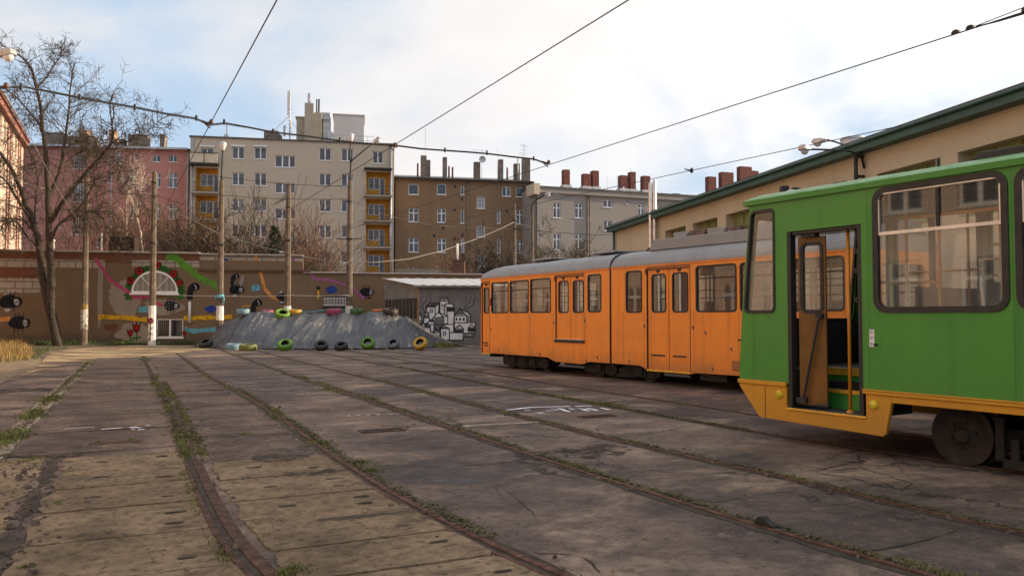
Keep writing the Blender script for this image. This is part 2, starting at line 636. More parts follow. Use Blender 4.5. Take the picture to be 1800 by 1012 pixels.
def cat(P, step=0.3):
    """smooth curve through (p, a) points, far to near"""
    P = [Vector((q[0], q[1], 0)) for q in P]
    out = []
    for i in range(len(P) - 1):
        p0 = P[max(i - 1, 0)]; p1 = P[i]; p2 = P[i + 1]; p3 = P[min(i + 2, len(P) - 1)]
        L = (p2 - p1).length
        n = max(2, int(L / step))
        for k in range(n):
            t = k / n
            # hermite with tangents scaled to the local chord
            m1 = (p2 - p0) * (L / max(1e-6, (p2 - p1).length + (p1 - p0).length)) if i > 0 else (p2 - p1)
            m2 = (p3 - p1) * (L / max(1e-6, (p3 - p2).length + (p2 - p1).length)) if i < len(P) - 2 else (p2 - p1)
            t2, t3 = t * t, t * t * t
            q = p1 * (2 * t3 - 3 * t2 + 1) + m1 * (t3 - 2 * t2 + t) + p2 * (-2 * t3 + 3 * t2) + m2 * (t3 - t2)
            out.append(q)
    out.append(P[-1])
    return out


def ribbon(mb, C, half, z, jit=0.0, seed=0, off=0.0):
    """flat strip along a curve with ragged edges"""
    L, Rr = [], []
    for i, q in enumerate(C):
        t = (C[min(i + 1, len(C) - 1)] - C[max(i - 1, 0)]).normalized()
        nrm = Vector((-t.y, t.x, 0))
        a = noise.noise(Vector((q.x * 2.3, q.y * 1.7, seed))) + 0.6 * noise.noise(Vector((q.x * 9, q.y * 7, seed)))
        b = noise.noise(Vector((q.x * 2.3, q.y * 1.7, seed + 9))) + 0.6 * noise.noise(Vector((q.x * 9, q.y * 7, seed + 9)))
        L.append(q + nrm * (off + half + a * jit))
        Rr.append(q + nrm * (off - half + b * jit))
    k = len(mb.v)
    for l, r_ in zip(L, Rr):
        mb.v += [(l.x, l.y, z), (r_.x, r_.y, z)]
    for i in range(len(C) - 1):
        a = k + 2 * i
        mb.f.append((a, a + 1, a + 3, a + 2))


def rail_bar(mb, C, off, half, z0, z1):
    k = len(mb.v)
    for i, q in enumerate(C):
        t = (C[min(i + 1, len(C) - 1)] - C[max(i - 1, 0)]).normalized()
        nrm = Vector((-t.y, t.x, 0))
        l, r_ = q + nrm * (off + half), q + nrm * (off - half)
        mb.v += [(l.x, l.y, z0), (l.x, l.y, z1), (r_.x, r_.y, z1), (r_.x, r_.y, z0)]
    for i in range(len(C) - 1):
        a = k + 4 * i
        for j in range(3):
            mb.f.append((a + j, a + j + 1, a + j + 5, a + j + 4))
    mb.f.append((k, k + 1, k + 2, k + 3))
    e = k + 4 * (len(C) - 1)
    mb.f.append((e + 3, e + 2, e + 1, e))


# the two trams' frames are needed for the rails under them
TH_G = R(32.0)
G_SC = 1.0185
G_ORG = Vector((2.99, 10.50, 0)) * G_SC
G_RZ = TH_G - R(90)
G_D = Vector((math.sin(TH_G), -math.cos(TH_G), 0))
G_N = Vector((math.cos(TH_G), math.sin(TH_G), 0))
O_SC = 1.12
O_ORG = Vector((2.2523, 18.197, 0)) * O_SC
TH_1, TH_2 = R(31.5), R(33.75)


def tram_pa(org, th, s, y):
    d = Vector((math.sin(th), -math.cos(th), 0))
    n = Vector((math.cos(th), math.sin(th), 0))
    return pa(org + d * s + n * y)


def gp(s, y):
    return tram_pa(G_ORG, TH_G, s, y)


r1 = [(0.42, 40), (0.46, 30), (0.50, 25.9), (0.60, 19.9), (0.65, 15.2), (0.66, 11.8), (0.64, 9.5), (0.66, 6.8), (0.70, 5.87), (0.77, 5.16), (0.95, 3.8), (1.6, 0.5), (2.4, -3)]
r2 = [(x + 1.44, a) for x, a in r1]
r2 = [(1.82, 40), (1.86, 30), (1.90, 23.3), (2.04, 19.2), (2.11, 14.5), (2.12, 11.8), (2.09, 9.5), (2.13, 7.2), (2.20, 6.1), (2.27, 5.27), (2.38, 4.5), (2.6, 3.4), (3.3, 0.5), (4.1, -3)]
r3 = [(3.98, 42), (3.98, 30), (4.0, 21), (4.07, 17.2), (4.11, 12.5), (4.16, 10.6), (4.18, 7.5), (4.27, 5.55), (4.40, 3.7), (4.8, 0.5), (5.4, -3)]
r4 = [(5.48, 42), (5.50, 30), (5.55, 24), (5.64, 18), (5.62, 12), (5.66, 9), (5.75, 7.5), (5.84, 6.1), (5.93, 3.7), (6.3, 0.5), (6.9, -3)]
r5 = [(7.75, 42), (7.75, 30), (7.70, 20), (7.68, 15), (7.74, 12.5), gp(-0.3, 0.52), gp(2.5, 0.52), gp(6, 0.52), gp(11, 0.52)]
r6 = [(9.2, 42), (9.2, 30), (9.16, 20), (9.13, 15), (9.19, 12.5), gp(-0.3, 1.96), gp(2.5, 1.96), gp(6, 1.96), gp(11, 1.96)]


def o1(s, y): return tram_pa(O_ORG, TH_1, s * O_SC, y * O_SC)
def o2(s, y): return tram_pa(O_ORG, TH_2, s * O_SC, y * O_SC)


r7 = [(9.6, 42), (9.6, 33), o1(-10, 0.5), o1(-5, 0.46), o1(0, 0.46), o2(4, 0.46), o2(8, 0.5), o2(13, 0.6)]
r8 = [(11.05, 42), (11.05, 33), o1(-10, 1.94), o1(-5, 1.9), o1(0, 1.9), o2(4, 1.9), o2(8, 1.94), o2(13, 2.04)]

track_defs = [
    ('pair of rusty tram rails curving through concrete slabs at the left', [(r1, 0.085, 1), (r2, 0.10, 2)]),
    ('pair of sunken tram rails with grassy grooves crossing the open middle of the yard', [(r3, 0.10, 3), (r4, 0.085, 4)]),
    ('pair of rails leading under the green tram', [(r5, 0.085, 5), (r6, 0.075, 6)]),
    ('pair of rails under the orange tram, farthest from the camera', [(r7, 0.07, 7), (r8, 0.07, 8)]),
]
bed = MB()
CURVES = {}
for lab, rl in track_defs:
    t = thing('tram_track', lab, 'tram track', (0, 0, 0), YA, 'tram tracks in the yard')
    for (P, hw, sd_) in rl:
        C = cat(P)
        CURVES[sd_] = C
        ribbon(bed, C, hw - 0.015, 0.004, 0.05, sd_, -0.03)
        rb = MB()
        near = [q for q in C if q.y < 9.8]
        rail_bar(rb, C, 0.0, 0.028, -0.05, 0.013)
        if sd_ == 1:
            rail_bar(rb, near, 0.045, 0.016, -0.05, 0.011)
            rail_bar(rb, near, -0.105, 0.020, -0.05, 0.013)
        if sd_ == 2:
            rail_bar(rb, near, -0.09, 0.014, -0.05, 0.010)
        rb.build('rail', M['rail_worn'] if sd_ == 1 else M['rail_steel'], t)
structure(bed.build('rail_grooves', M['dirt'], rz=YA))


# paving slabs
def slab_strip(mb, pl, pr, joints, gap, z, seed, ragged_l=0.0, ragged_r=0.0, slots=None):
    rnd = random.Random(seed)
    for i in range(len(joints) - 1):
        a1, a0 = joints[i], joints[i + 1]
        a0 += gap / 2; a1 -= gap / 2
        tilt = rnd.uniform(-0.004, 0.004)
        zz = z + rnd.uniform(-0.004, 0.005)
        n = 9
        left, right = [], []
        for k in range(n + 1):
            a = a0 + (a1 - a0) * k / n
            jl = ragged_l * (noise.noise(Vector((a * 2.2, seed, 1))) + 0.7 * noise.noise(Vector((a * 8, seed, 4))))
            jr = ragged_r * (noise.noise(Vector((a * 2.2, seed, 7))) + 0.7 * noise.noise(Vector((a * 8, seed, 8))))
            ck = 0.05 * rnd.random() if k in (0, n) else 0
            left.append((pl(a) + jl + ck, a))
            right.append((pr(a) + jr - ck, a))
        m = 14
        bot = [(left[0][0] + (right[0][0] - left[0][0]) * k / m, a0 + 0.012 * noise.noise(Vector((k * 0.9, a0 * 3, seed))) + 0.012 * noise.noise(Vector((k * 2.9, a0 * 3, seed)))) for k in range(1, m)]
        top = [(left[-1][0] + (right[-1][0] - left[-1][0]) * k / m, a1 + 0.012 * noise.noise(Vector((k * 0.9, a1 * 3 + 5, seed))) + 0.012 * noise.noise(Vector((k * 2.9, a1 * 3, seed)))) for k in range(m - 1, 0, -1)]
        poly = [left[0]] + bot + right + top + left[::-1][:-1]
        k0 = len(mb.v)
        N = len(poly)
        mb.v += [(p, a, zz + tilt * (p - pl(a0))) for p, a in poly] + [(p, a, -0.03) for p, a in poly]
        mb.f.append(tuple(k0 + j for j in range(N)))
        for j in range(N):
            mb.f.append((k0 + j, k0 + (j + 1) % N, k0 + N + (j + 1) % N, k0 + N + j))
        if slots is not None:
            for (fp, fa) in ((0.32, 0.5), (0.80, 0.62), (0.78, 0.25)):
                if rnd.random() < 0.7:
                    pp = pl(a0) + (pr(a0) - pl(a0)) * fp + rnd.uniform(-0.02, 0.02)
                    aa = a0 + (a1 - a0) * fa
                    w_ = rnd.uniform(0.05, 0.08); d_ = rnd.uniform(0.02, 0.032)
                    q = []
                    for k in range(12):
                        an = 2 * PI * k / 12
                        q.append((pp + w_ * max(-1, min(1, 1.3 * math.cos(an))) * rnd.uniform(0.85, 1.1), aa + d_ * max(-1, min(1, 1.3 * math.sin(an))) * rnd.uniform(0.8, 1.2), zz + 0.0045))
                    slots.add(q, [tuple(range(12))])


def cv(sd_, a):
    C = CURVES[sd_]
    for i in range(len(C) - 1):
        if C[i].y >= a >= C[i + 1].y:
            t = (C[i].y - a) / max(1e-6, C[i].y - C[i + 1].y)
            return C[i].x + (C[i + 1].x - C[i].x) * t
    return C[-1].x


sl = MB(); so = MB()
jA = [10.3, 9.36, 8.42, 7.46, 6.45, 5.45, 4.45, 3.45]
slab_strip(sl, lambda a: -0.76 + 0.012 * a, lambda a: cv(1, a) - 0.10, jA, 0.030, 0.012, 3, 0.07, 0.025, so)
jB = [9.3, 8.23, 7.25, 6.54, 5.6, 4.9, 4.0]
slab_strip(sl, lambda a: cv(1, a) + 0.135, lambda a: cv(2, a) - 0.09, jB, 0.028, 0.011, 8, 0.05, 0.02, so)
slab_strip(sl, lambda a: -3.4, lambda a: -0.97 + 0.012 * a, [10.5, 8.1, 5.7, 3.0], 0.02, 0.0065, 29, 0.1, 0.10)
structure(sl.build('concrete_paving', M['slab'], rz=YA))
structure(so.build('lifting_slots', M['dirt'], rz=YA))
sk = MB()
jC = [33 - 0.97 * k for k in range(24)]
slab_strip(sk, lambda a: -1.22, lambda a: cv(1, a) - 0.14, jC, 0.012, 0.007, 5, 0.03, 0.03)
jD = [33 - 1.6 * k for k in range(15)] + [9.4]
slab_strip(sk, lambda a: cv(1, a) + 0.16, lambda a: cv(2, a) - 0.13, jD, 0.012, 0.007, 15, 0.04, 0.03)
structure(sk.build('tarred_paving', M['slab_dark'], rz=YA))
kb = MB()
ribbon(kb, [Vector((-1.44, 34 - 0.35 * k, 0)) for k in range(70)], 0.14, 0.008, 0.05, 77)
structure(kb.build('kerb_strip', M['kerb'], rz=YA))

# broken edge beside the slabs: loose chunks in a dirt band
db = MB()
ribbon(db, [Vector((-0.77, 10.4 - 0.06 * k, 0)) for k in range(140)], 0.045, 0.004, 0.09, 31)
for (q0, q1, w_, s_) in (((0, 800), (140, 800), 0.10, 1), ((342, 769), (520, 762), 0.022, 2), ((560, 916), (660, 908), 0.035, 3), ((660, 908), (726, 902), 0.02, 4)):
    A = gz(*q0); B = gz(*q1)
    pts = [Vector((*pa(A.lerp(B, k / 24)), 0)) for k in range(25)]
    ribbon(db, pts, w_, 0.0165 if q0[1] > 900 else 0.009, w_ * 1.3, 50 + s_)
structure(db.build('dirt_bands', M['dirt'], rz=YA))

ck = MB()


def crack(pts, w_, seed, z=0.0052):
    W_ = [gz(*p) for p in pts]
    fine = []
    for i in range(len(W_) - 1):
        n = max(3, int((W_[i + 1] - W_[i]).length / 0.05))
        for k in range(n):
            q = W_[i].lerp(W_[i + 1], k / n)
            q = Vector((*pa(q), 0))
            q.x += 0.05 * noise.noise(Vector((q.x * 3, q.y * 3, seed))) + 0.02 * noise.noise(Vector((q.x * 14, q.y * 14, seed)))
            fine.append(q)
    ribbon(ck, fine, w_ * 0.45, z, w_ * 1.1, seed)


for i, (pts, w_) in enumerate([
    ([(881, 856), (905, 872), (954, 921), (1007, 938)], 0.006),
    ([(862, 852), (890, 878), (930, 905)], 0.004),
    ([(940, 970), (1010, 975), (1060, 1010)], 0.012),
    ([(1200, 874), (1260, 883), (1330, 870), (1400, 862)], 0.010),
    ([(1390, 833), (1440, 826), (1500, 812), (1580, 800)], 0.012),
    ([(1400, 815), (1460, 828), (1510, 822), (1560, 836), (1600, 850), (1585, 868)], 0.016),
    ([(1440, 812), (1470, 800), (1490, 795)], 0.007),
    ([(1535, 968), (1590, 958), (1650, 942), (1690, 930)], 0.016),
    ([(815, 748), (870, 744), (945, 742)], 0.010),
    ([(600, 790), (660, 786), (700, 792)], 0.005),
    ([(1250, 706), (1300, 704), (1340, 708)], 0.02),
    ([(680, 650), (760, 655), (860, 660), (960, 672)], 0.03),
    ([(1540, 790), (1600, 838), (1700, 850)], 0.006),
    ([(20, 905), (60, 890), (90, 880)], 0.008),
    ([(190, 690), (260, 686)], 0.006),
    ([(430, 660), (500, 668)], 0.012),
]):
    crack(pts, w_, 100 + i)
for i, (pts, w_) in enumerate([([(150, 900), (190, 893), (240, 905)], 0.004), ([(100, 935), (160, 930), (200, 941)], 0.003), ([(660, 945), (700, 950), (760, 940)], 0.004), ([(500, 860), (560, 868), (600, 862)], 0.004), ([(250, 965), (300, 955), (330, 968), (380, 960)], 0.004), ([(640, 870), (700, 878)], 0.003), ([(560, 985), (620, 975), (680, 985)], 0.005)]):
    crack(pts, w_, 200 + i, 0.0195)
structure(ck.build('pavement_cracks', M['dirt'], rz=YA))

# patches where water and oil lie in hollows of the asphalt
t = NT('damp oily patch')
tf = t.ramp(t.noise(1.6, 6, 0.6), 0.3, 0.7)
t.done(t.mix(tf, (0.036, 0.029, 0.027), (0.065, 0.052, 0.046)), 0.85, spec=0.15)
t.link(t.ramp(t.noise(2.6, 8, 0.72), 0.42, 0.60, 0.0, 0.85), t.b.inputs['Alpha'])
M['oil'] = t.m
pt = MB()
rnd = random.Random(4)
for (px, py, wx, wy) in [(545, 832, 0.26, 0.12), (490, 806, 0.34, 0.2), (100, 684, 1.5, 0.5), (700, 638, 1.2, 0.6), (1010, 795, 0.9, 0.28), (780, 652, 1.0, 0.4)]:
    c = Vector((*pa(gz(px, py)), 0))
    k0 = len(pt.v)
    N = 40
    sdd = rnd.random() * 50
    for k in range(N):
        an = 2 * PI * k / N
        f = 1 + 0.45 * noise.noise(Vector((math.cos(an) * 1.4, math.sin(an) * 1.4, sdd))) + 0.2 * noise.noise(Vector((math.cos(an) * 5, math.sin(an) * 5, sdd)))
        pt.v.append((c.x + wx * f * math.cos(an), c.y + wy * f * math.sin(an) * 1.4, 0.0155 if py > 780 and px < 620 else 0.0055))
    pt.f.append(tuple(range(k0, k0 + N)))
structure(pt.build('damp_patches', M['oil'], rz=YA))

# drain covers set in the floor
for (px, py, w_, d_, lab) in [(203, 779, 0.62, 0.16, 'rusty slot drain cover between the two leftmost grass strips'),
                              (672, 757, 0.62, 0.26, 'dark square drain cover with a grass tuft in the middle of the yard'),
                              (1050, 732, 0.62, 0.22, 'dark drain cover just below the white chalk marks'),
                              (215, 658, 0.6, 0.25, 'small dark drain cover far off on the left slabs')]:
    q = gz(px, py)
    t = thing('drain_cover', lab, 'drain cover', (q.x, q.y, 0), YA, 'drain covers in the yard floor')
    b = MB()
    b.box(-w_ / 2, w_ / 2, -d_ / 2, -d_ / 2 + 0.025, -0.02, 0.016)
    b.box(-w_ / 2, w_ / 2, d_ / 2 - 0.025, d_ / 2, -0.02, 0.016)
    b.box(-w_ / 2, -w_ / 2 + 0.025, -d_ / 2 + 0.025, d_ / 2 - 0.025, -0.02, 0.016)
    b.box(w_ / 2 - 0.025, w_ / 2, -d_ / 2 + 0.025, d_ / 2 - 0.025, -0.02, 0.016)
    b.build('cover_frame', M['rail_steel'], t)
    b = MB()
    n = 12
    for k in range(n):
        x = -w_ / 2 + 0.03 + (w_ - 0.06) * k / n
        b.box(x, x + 0.02, -d_ / 2 + 0.025, d_ / 2 - 0.025, -0.02, 0.011)
    b.box(-w_ / 2 + 0.025, w_ / 2 - 0.025, -d_ / 2 + 0.025, d_ / 2 - 0.025, -0.02, 0.0066)
    b.build('cover_grating', M['bogie'], t)

# chalk marks
ch = MB()


def chalk_line(p0, p1, w_, seed, keep=0.85, z=0.0075):
    A, B = gz(*p0), gz(*p1)
    n = max(2, int((B - A).length / 0.05))
    rr = random.Random(seed)
    pts = [Vector((*pa(A.lerp(B, k / n)), 0)) for k in range(n + 1)]
    run = []
    for q in pts:
        if rr.random() < keep: run.append(q)
        else:
            if len(run) > 1: ribbon(ch, run, w_, z, w_ * 0.5, seed)
            run = []
    if len(run) > 1: ribbon(ch, run, w_, z, w_ * 0.5, seed)


chalk_line((890, 721), (935, 716), 0.05, 1, 0.95)
chalk_line((935, 716), (1040, 713.5), 0.05, 2, 0.97)
for i, (a, b, w_) in enumerate([((982, 718), (1000, 724), .04), ((1016, 717.5), (1036, 722.5), .05), ((1032, 717.5), (1051, 722), .05), ((1056, 717), (1072, 720.5), .04), ((960, 722), (980, 722), .03),
                                ((940, 725), (955, 726.5), .05), ((922, 722), (932, 721), .03), ((970, 718), (978, 721), .04), ((1000, 718), (1010, 720), .03)]):
    chalk_line(a, b, w_, 10 + i, 0.9)
for i, (a, b, w_) in enumerate([((112, 755), (165, 752), .02), ((178, 756), (215, 753), .03), ((232, 752), (249, 757), .045), ((232, 757), (250, 752), .03), ((256, 749), (280, 748.5), .025), ((185, 752), (205, 756), .02)]):
    chalk_line(a, b, w_, 30 + i, 0.7, 0.0165)
chalk_line((610, 731), (690, 728), 0.02, 50, 0.5)
structure(ch.build('chalk_marks', M['chalk'], rz=YA))

# pale sill strip between the middle rails
sp_ = MB()
A, B = gz(815, 749), gz(945, 742)
ribbon(sp_, [Vector((*pa(A.lerp(B, k / 14)), 0)) for k in range(15)], 0.09, 0.0062, 0.03, 61)
structure(sp_.build('cross_strip', M['kerb'], rz=YA))

# brake shoe left on the rail
q = gz(1345, 926)
b = MB()
b.prism_xz([(-0.15, 0), (0.13, 0), (0.13, 0.03), (0.08, 0.10), (0.0, 0.12), (-0.05, 0.07), (-0.15, 0.02)], -0.045, 0.045)
b.map(lambda x, y, z: (x * 0.62, y * 0.62, z * 0.62))
o = b.build('brake_shoe', M['black'], bevel=0.008, loc=(q.x, q.y, 0.013), rz=YA + R(100))
tag(o, 'small black iron wedge lying on the rail near the bottom right', 'brake shoe')


# ------------------------------------------------------------------ panels with rounded window holes (local x along, y into, z up)
def arc_pts(u0, u1, z0, z1, r, k=5):
    P = []
    for (cx_, cz_, a0) in ((u1 - r, z0 + r, -90), (u1 - r, z1 - r, 0), (u0 + r, z1 - r, 90), (u0 + r, z0 + r, 180)):
        for i in range(k + 1):
            a = R(a0 + 90 * i / k)
            P.append((cx_ + r * math.cos(a), cz_ + r * math.sin(a)))
    return P


def holed_panel(mb, u0, u1, z0, z1, holes, y=0.0, depth=0.05, ucuts=(), zcuts=()):
    us = sorted(set([u0, u1] + [h[0] for h in holes] + [h[1] for h in holes] + list(ucuts)))
    zs = sorted(set([z0, z1] + [h[2] for h in holes] + [h[3] for h in holes] + list(zcuts)))
    us = [u for u in us if u0 - 1e-6 <= u <= u1 + 1e-6]
    zs = [z for z in zs if z0 - 1e-6 <= z <= z1 + 1e-6]
    for i in range(len(us) - 1):
        for j in range(len(zs) - 1):
            um, zm = (us[i] + us[i + 1]) / 2, (zs[j] + zs[j + 1]) / 2
            if any(h[0] < um < h[1] and h[2] < zm < h[3] for h in holes): continue
            mb.quad((us[i], y, zs[j]), (us[i + 1], y, zs[j]), (us[i + 1], y, zs[j + 1]), (us[i], y, zs[j + 1]))
    for h in holes:
        r = h[4] if len(h) > 4 else 0
        if r > 0:
            k = 5
            P = arc_pts(*h[:4], r, k)
            cor = [(h[1], h[2]), (h[1], h[3]), (h[0], h[3]), (h[0], h[2])]
            for c in range(4):
                k0 = len(mb.v)
                mb.v.append((cor[c][0], y, cor[c][1]))
                mb.v += [(p[0], y, p[1]) for p in P[c * (k + 1):(c + 1) * (k + 1)]]
                for i in range(k): mb.f.append((k0, k0 + 1 + i, k0 + 2 + i))
        else:
            P = [(h[1], h[2]), (h[1], h[3]), (h[0], h[3]), (h[0], h[2])]
        n = len(P)
        k0 = len(mb.v)
        mb.v += [(p[0], y, p[1]) for p in P] + [(p[0], y + depth, p[1]) for p in P]
        for i in range(n):
            if r == 0 and i == 3 and h[2] <= z0 + 1e-6: continue      # a doorway open at the bottom has no sill here
            mb.f.append((k0 + i, k0 + (i + 1) % n, k0 + n + (i + 1) % n, k0 + n + i))


def ring_frame(mb, u0, u1, z0, z1, r, wo, wi, y0, y1, k=5):
    """window frame ring: wo outside the hole, wi inside it, from y0 (outer face) to y1"""
    O = arc_pts(u0 - wo, u1 + wo, z0 - wo, z1 + wo, r + wo, k)
    I = arc_pts(u0 + wi, u1 - wi, z0 + wi, z1 - wi, max(0.004, r - wi), k)
    n = len(O)
    k0 = len(mb.v)
    mb.v += [(p[0], y0, p[1]) for p in O] + [(p[0], y0, p[1]) for p in I] + [(p[0], y1, p[1]) for p in I] + [(p[0], y1, p[1]) for p in O]
    for i in range(n):
        j = (i + 1) % n
        for a in range(4):
            b_ = (a + 1) % 4
            mb.f.append((k0 + a * n + i, k0 + a * n + j, k0 + b_ * n + j, k0 + b_ * n + i))


def pane_poly(mb, u0, u1, z0, z1, r, y, k=5):
    P = arc_pts(u0, u1, z0, z1, r, k)
    k0 = len(mb.v)
    mb.v += [(p[0], y, p[1]) for p in P] 
    mb.f.append(tuple(range(k0, k0 + len(P))))


def ident(x, y, z): return (x, y, z)


# ------------------------------------------------------------------ the green tram
M['green'] = paint('green tram paint', (0.056, 0.262, 0.030), 0.40, 0.40, 0.0)
M['seam'] = pm('panel seam shadow gap', (0.03, 0.12, 0.02), 0.2, 5, 0.6)
M['leaf_paint'] = pm('shade-darkened mustard leaf paint', (0.17, 0.068, 0.004), 0.25, 3, 0.5)  # even paint darkened to stand in for shade inside the doorway
M['green_in'] = pm('green step paint', (0.05, 0.26, 0.035), 0.2, 3, 0.5)
M['yellow'] = paint('yellow tram paint', (0.66, 0.300, 0.012), 0.20, 0.42, 0.5)
M['yellow_in'] = pm('yellow handrail paint', (0.62, 0.25, 0.015), 0.15, 4, 0.4)
M['yellow_edge'] = pm('yellow tread edge', (0.68, 0.36, 0.03), 0.25, 6, 0.55)
M['tram_in'] = pm('grey tram lining', (0.16, 0.15, 0.14), 0.2, 2, 0.6)
M['tram_dark'] = pm('dark tram lining', (0.035, 0.035, 0.038), 0.3, 3, 0.6)
M['ceiling'] = pm('brown tram ceiling', (0.13, 0.095, 0.07), 0.3, 2, 0.6)
M['seat'] = pm('grey seat shell', (0.36, 0.34, 0.32), 0.15, 3, 0.45)
M['tram_glass'] = glass('tram glass', (0.96, 0.97, 0.95), 0.13, (0.70, 0.67, 0.58), boost=0.95, pale_below=2.5)  # pale grime doubles as painted brightness in the lower panes
M['alu'] = pm('window aluminium', (0.55, 0.54, 0.52), 0.15, 5, 0.4, 0.7)
M['tram_roof'] = pm('tram roof paint', (0.20, 0.20, 0.21), 0.25, 1.2, 0.6)
M['sticker'] = pm('white sticker', (0.75, 0.75, 0.73), 0.1, 20, 0.5)
M['red_mark'] = pm('red print', (0.5, 0.05, 0.04), 0.1, 20, 0.5)

GL = 13.4
GW = 2.4
gt = thing('green_tram', 'green tram with yellow skirt and open front door, standing at the right', 'tram',
           (G_ORG.x, G_ORG.y, CAM_H * (1 - G_SC)), G_RZ)
gt.scale = (G_SC, G_SC, G_SC)


def rake(x, y, z):
    """the end of the car leans back: everything before s = 0.6 is sheared with height"""
    if x < 0.6:
        sh = 0.21 * max(0.0, (z - 0.79) / 2.3) ** 1.35
        x = x + sh * (1 - x / 0.6) if x > 0 else x + sh
    return (x, y, z)


wins = []
s = 1.97
while s < 12.6:
    wins.append((s, s + 1.385, 1.66, 3.00, 0.13))
    s += 1.49
corner = (0.045, 0.585, 1.655, 2.955, 0.075)
door_h = (0.78, 1.80, 0.775, 2.645, 0.0)
b = MB()
zc_ = [0.775 + 0.25 * k for k in range(1, 10)]
holed_panel(b, 0, GL, 0.775, 3.06, wins + [corner, door_h], 0.0, 0.06, ucuts=[0.6, 0.3], zcuts=zc_)
# far side, without doors; its windows face the depot
k0 = len(b.v)
far = MB()
holed_panel(far, 0, GL, 0.775, 3.06, [(0.045, 0.585, 1.655, 2.955, 0.075), (0.70, 1.86, 1.66, 3.0, 0.1)] + wins, GW, -0.06, ucuts=[0.6, 0.3], zcuts=zc_)
b.add(far.v, far.f)
# front end: a holed wall between the two sides
front = MB()
holed_panel(front, 0.0, GW, 0.775, 3.06, [(0.12, GW - 0.12, 1.55, 2.9, 0.1)], 0, 0.06, zcuts=zc_)
b.add([(y, x, z) for x, y, z in front.v], front.f)
b.quad((GL, 0, 0.775), (GL, GW, 0.775), (GL, GW, 3.06), (GL, 0, 3.06))
b.map(rake)
body = auto_smooth(b.build('body', M['green'], gt), 30)

# roof: lip along the edge and a shallow arch
b = MB()
prof = [(-0.035, 3.035), (-0.04, 3.10), (0.02, 3.13), (0.25, 3.20), (0.7, 3.26), (1.2, 3.28), (1.7, 3.26), (2.15, 3.20), (GW - 0.02, 3.13), (GW + 0.04, 3.10), (GW + 0.035, 3.035)]
n = len(prof)
xs = [0.12, 0.17, 0.5, 2, 4, 7, 10, GL]
k0 = len(b.v)
for i, x in enumerate(xs):
    for (y, z) in prof:
        zz = z if i > 0 else min(z, 3.10)
        b.v.append((x, y, zz))
for i in range(len(xs) - 1):
    for j in range(n - 1):
        a = k0 + i * n + j
        b.f.append((a, a + 1, a + n + 1, a + n))
b.f.append(tuple(k0 + j for j in range(n)))
b.f.append(tuple(k0 + (len(xs) - 1) * n + j for j in range(n)))
auto_smooth(b.build('roof', M['green'], gt), 30)
b = MB()
b.prism_xz([(2.75, 3.14), (9.5, 3.14), (9.5, 3.30), (2.95, 3.30), (2.75, 3.20)], 0.35, GW - 0.35)
b.build('roof_box', M['black'], gt, bevel=0.02)
b = MB()
b.tube([(2.42, 0.5, 3.2), (2.42, 0.5, 3.34)], 0.02, 8)
b.build('roof_rod', M['black'], gt)
b = MB()
b.box(1.25, 1.45, 0.25, 0.4, 3.17, 3.21)
b.build('roof_bracket', M['black'], gt, bevel=0.01)

# ceiling, floor, dark lining
b = MB()
b.box(0.3, GL - 0.05, 0.06, GW - 0.06, 2.98, 3.0)
b.build('ceiling_panel', M['ceiling'], gt)
b = MB()
b.box(0.1, 0.78, 0.06, GW - 0.06, 0.80, 0.95)
b.box(1.82, GL - 0.05, 0.06, GW - 0.06, 0.80, 0.95)
b.box(0.78, 1.82, 0.86, GW - 0.06, 0.80, 0.95)
b.build('floor', M['tram_dark'], gt)
b = MB()
b.box(0.15, GL - 0.1, GW - 0.075, GW - 0.062, 0.95, 1.64)
b.box(0.20, 0.225, 0.10, GW - 0.08, 0.95, 1.53)
b.box(1.86, GL - 0.1, 0.062, 0.075, 0.95, 1.64)
b.build('lining', M['tram_dark'], gt)

# windows: rubber, aluminium, glass
rub, al, gl = MB(), MB(), MB()
for i, w_ in enumerate(wins):
    for y0, y1, yy in ((-0.016, 0.03, 0.022), (GW + 0.016, GW - 0.03, GW - 0.022)):
        near = yy < 1
        rub = MB()
        ring_frame(rub, *w_[:4], w_[4], 0.022, 0.042, y0, y1)
        f = rub.build('window', M['rubber'], gt)
        al = MB()
        e = -0.004 if near else GW + 0.004
        e2 = 0.02 if near else GW - 0.02
        u0, u1, z0, z1 = w_[0] + 0.042, w_[1] - 0.042, w_[2] + 0.042, w_[3] - 0.042
        zm = 2.51
        al.box(u0, u1, min(e, e2), max(e, e2), zm - 0.018, zm + 0.018)
        al.box(u0 - 0.004, u0 + 0.018, min(e, e2), max(e, e2), zm + 0.018, z1 - 0.07)
        al.box(u1 - 0.018, u1 + 0.004, min(e, e2), max(e, e2), zm + 0.018, z1 - 0.07)
        al.box(u0 + 0.06, u1 - 0.06, min(e, e2), max(e, e2), z1 - 0.016, z1 + 0.004)
        for ua, ub in ((u0, u0 + 0.07), (u1, u1 - 0.07)):
            m_ = 1 if ub > ua else -1
            pts = [(ua + m_ * (0.07 - 0.07 * math.cos(a)), (e + e2) / 2, z1 - 0.07 + 0.064 * math.sin(a)) for a in [R(x_) for x_ in (0, 22, 45, 67, 90)]]
            al.tube(pts, 0.011, 6)
        al.build('window_trim', M['alu'], f)
        dv = MB()
        um = (u0 + u1) / 2 + 0.02
        dv.box(um - 0.018, um + 0.018, min(e, e2) + 0.004, max(e, e2), zm + 0.018, z1 - 0.016)
        dv.build('sliding_sash', M['black'], f)
        gl = MB()
        pane_poly(gl, w_[0], w_[1], w_[2], w_[3], w_[4], yy)
        gl.build('pane', M['tram_glass'], f, fix=False)
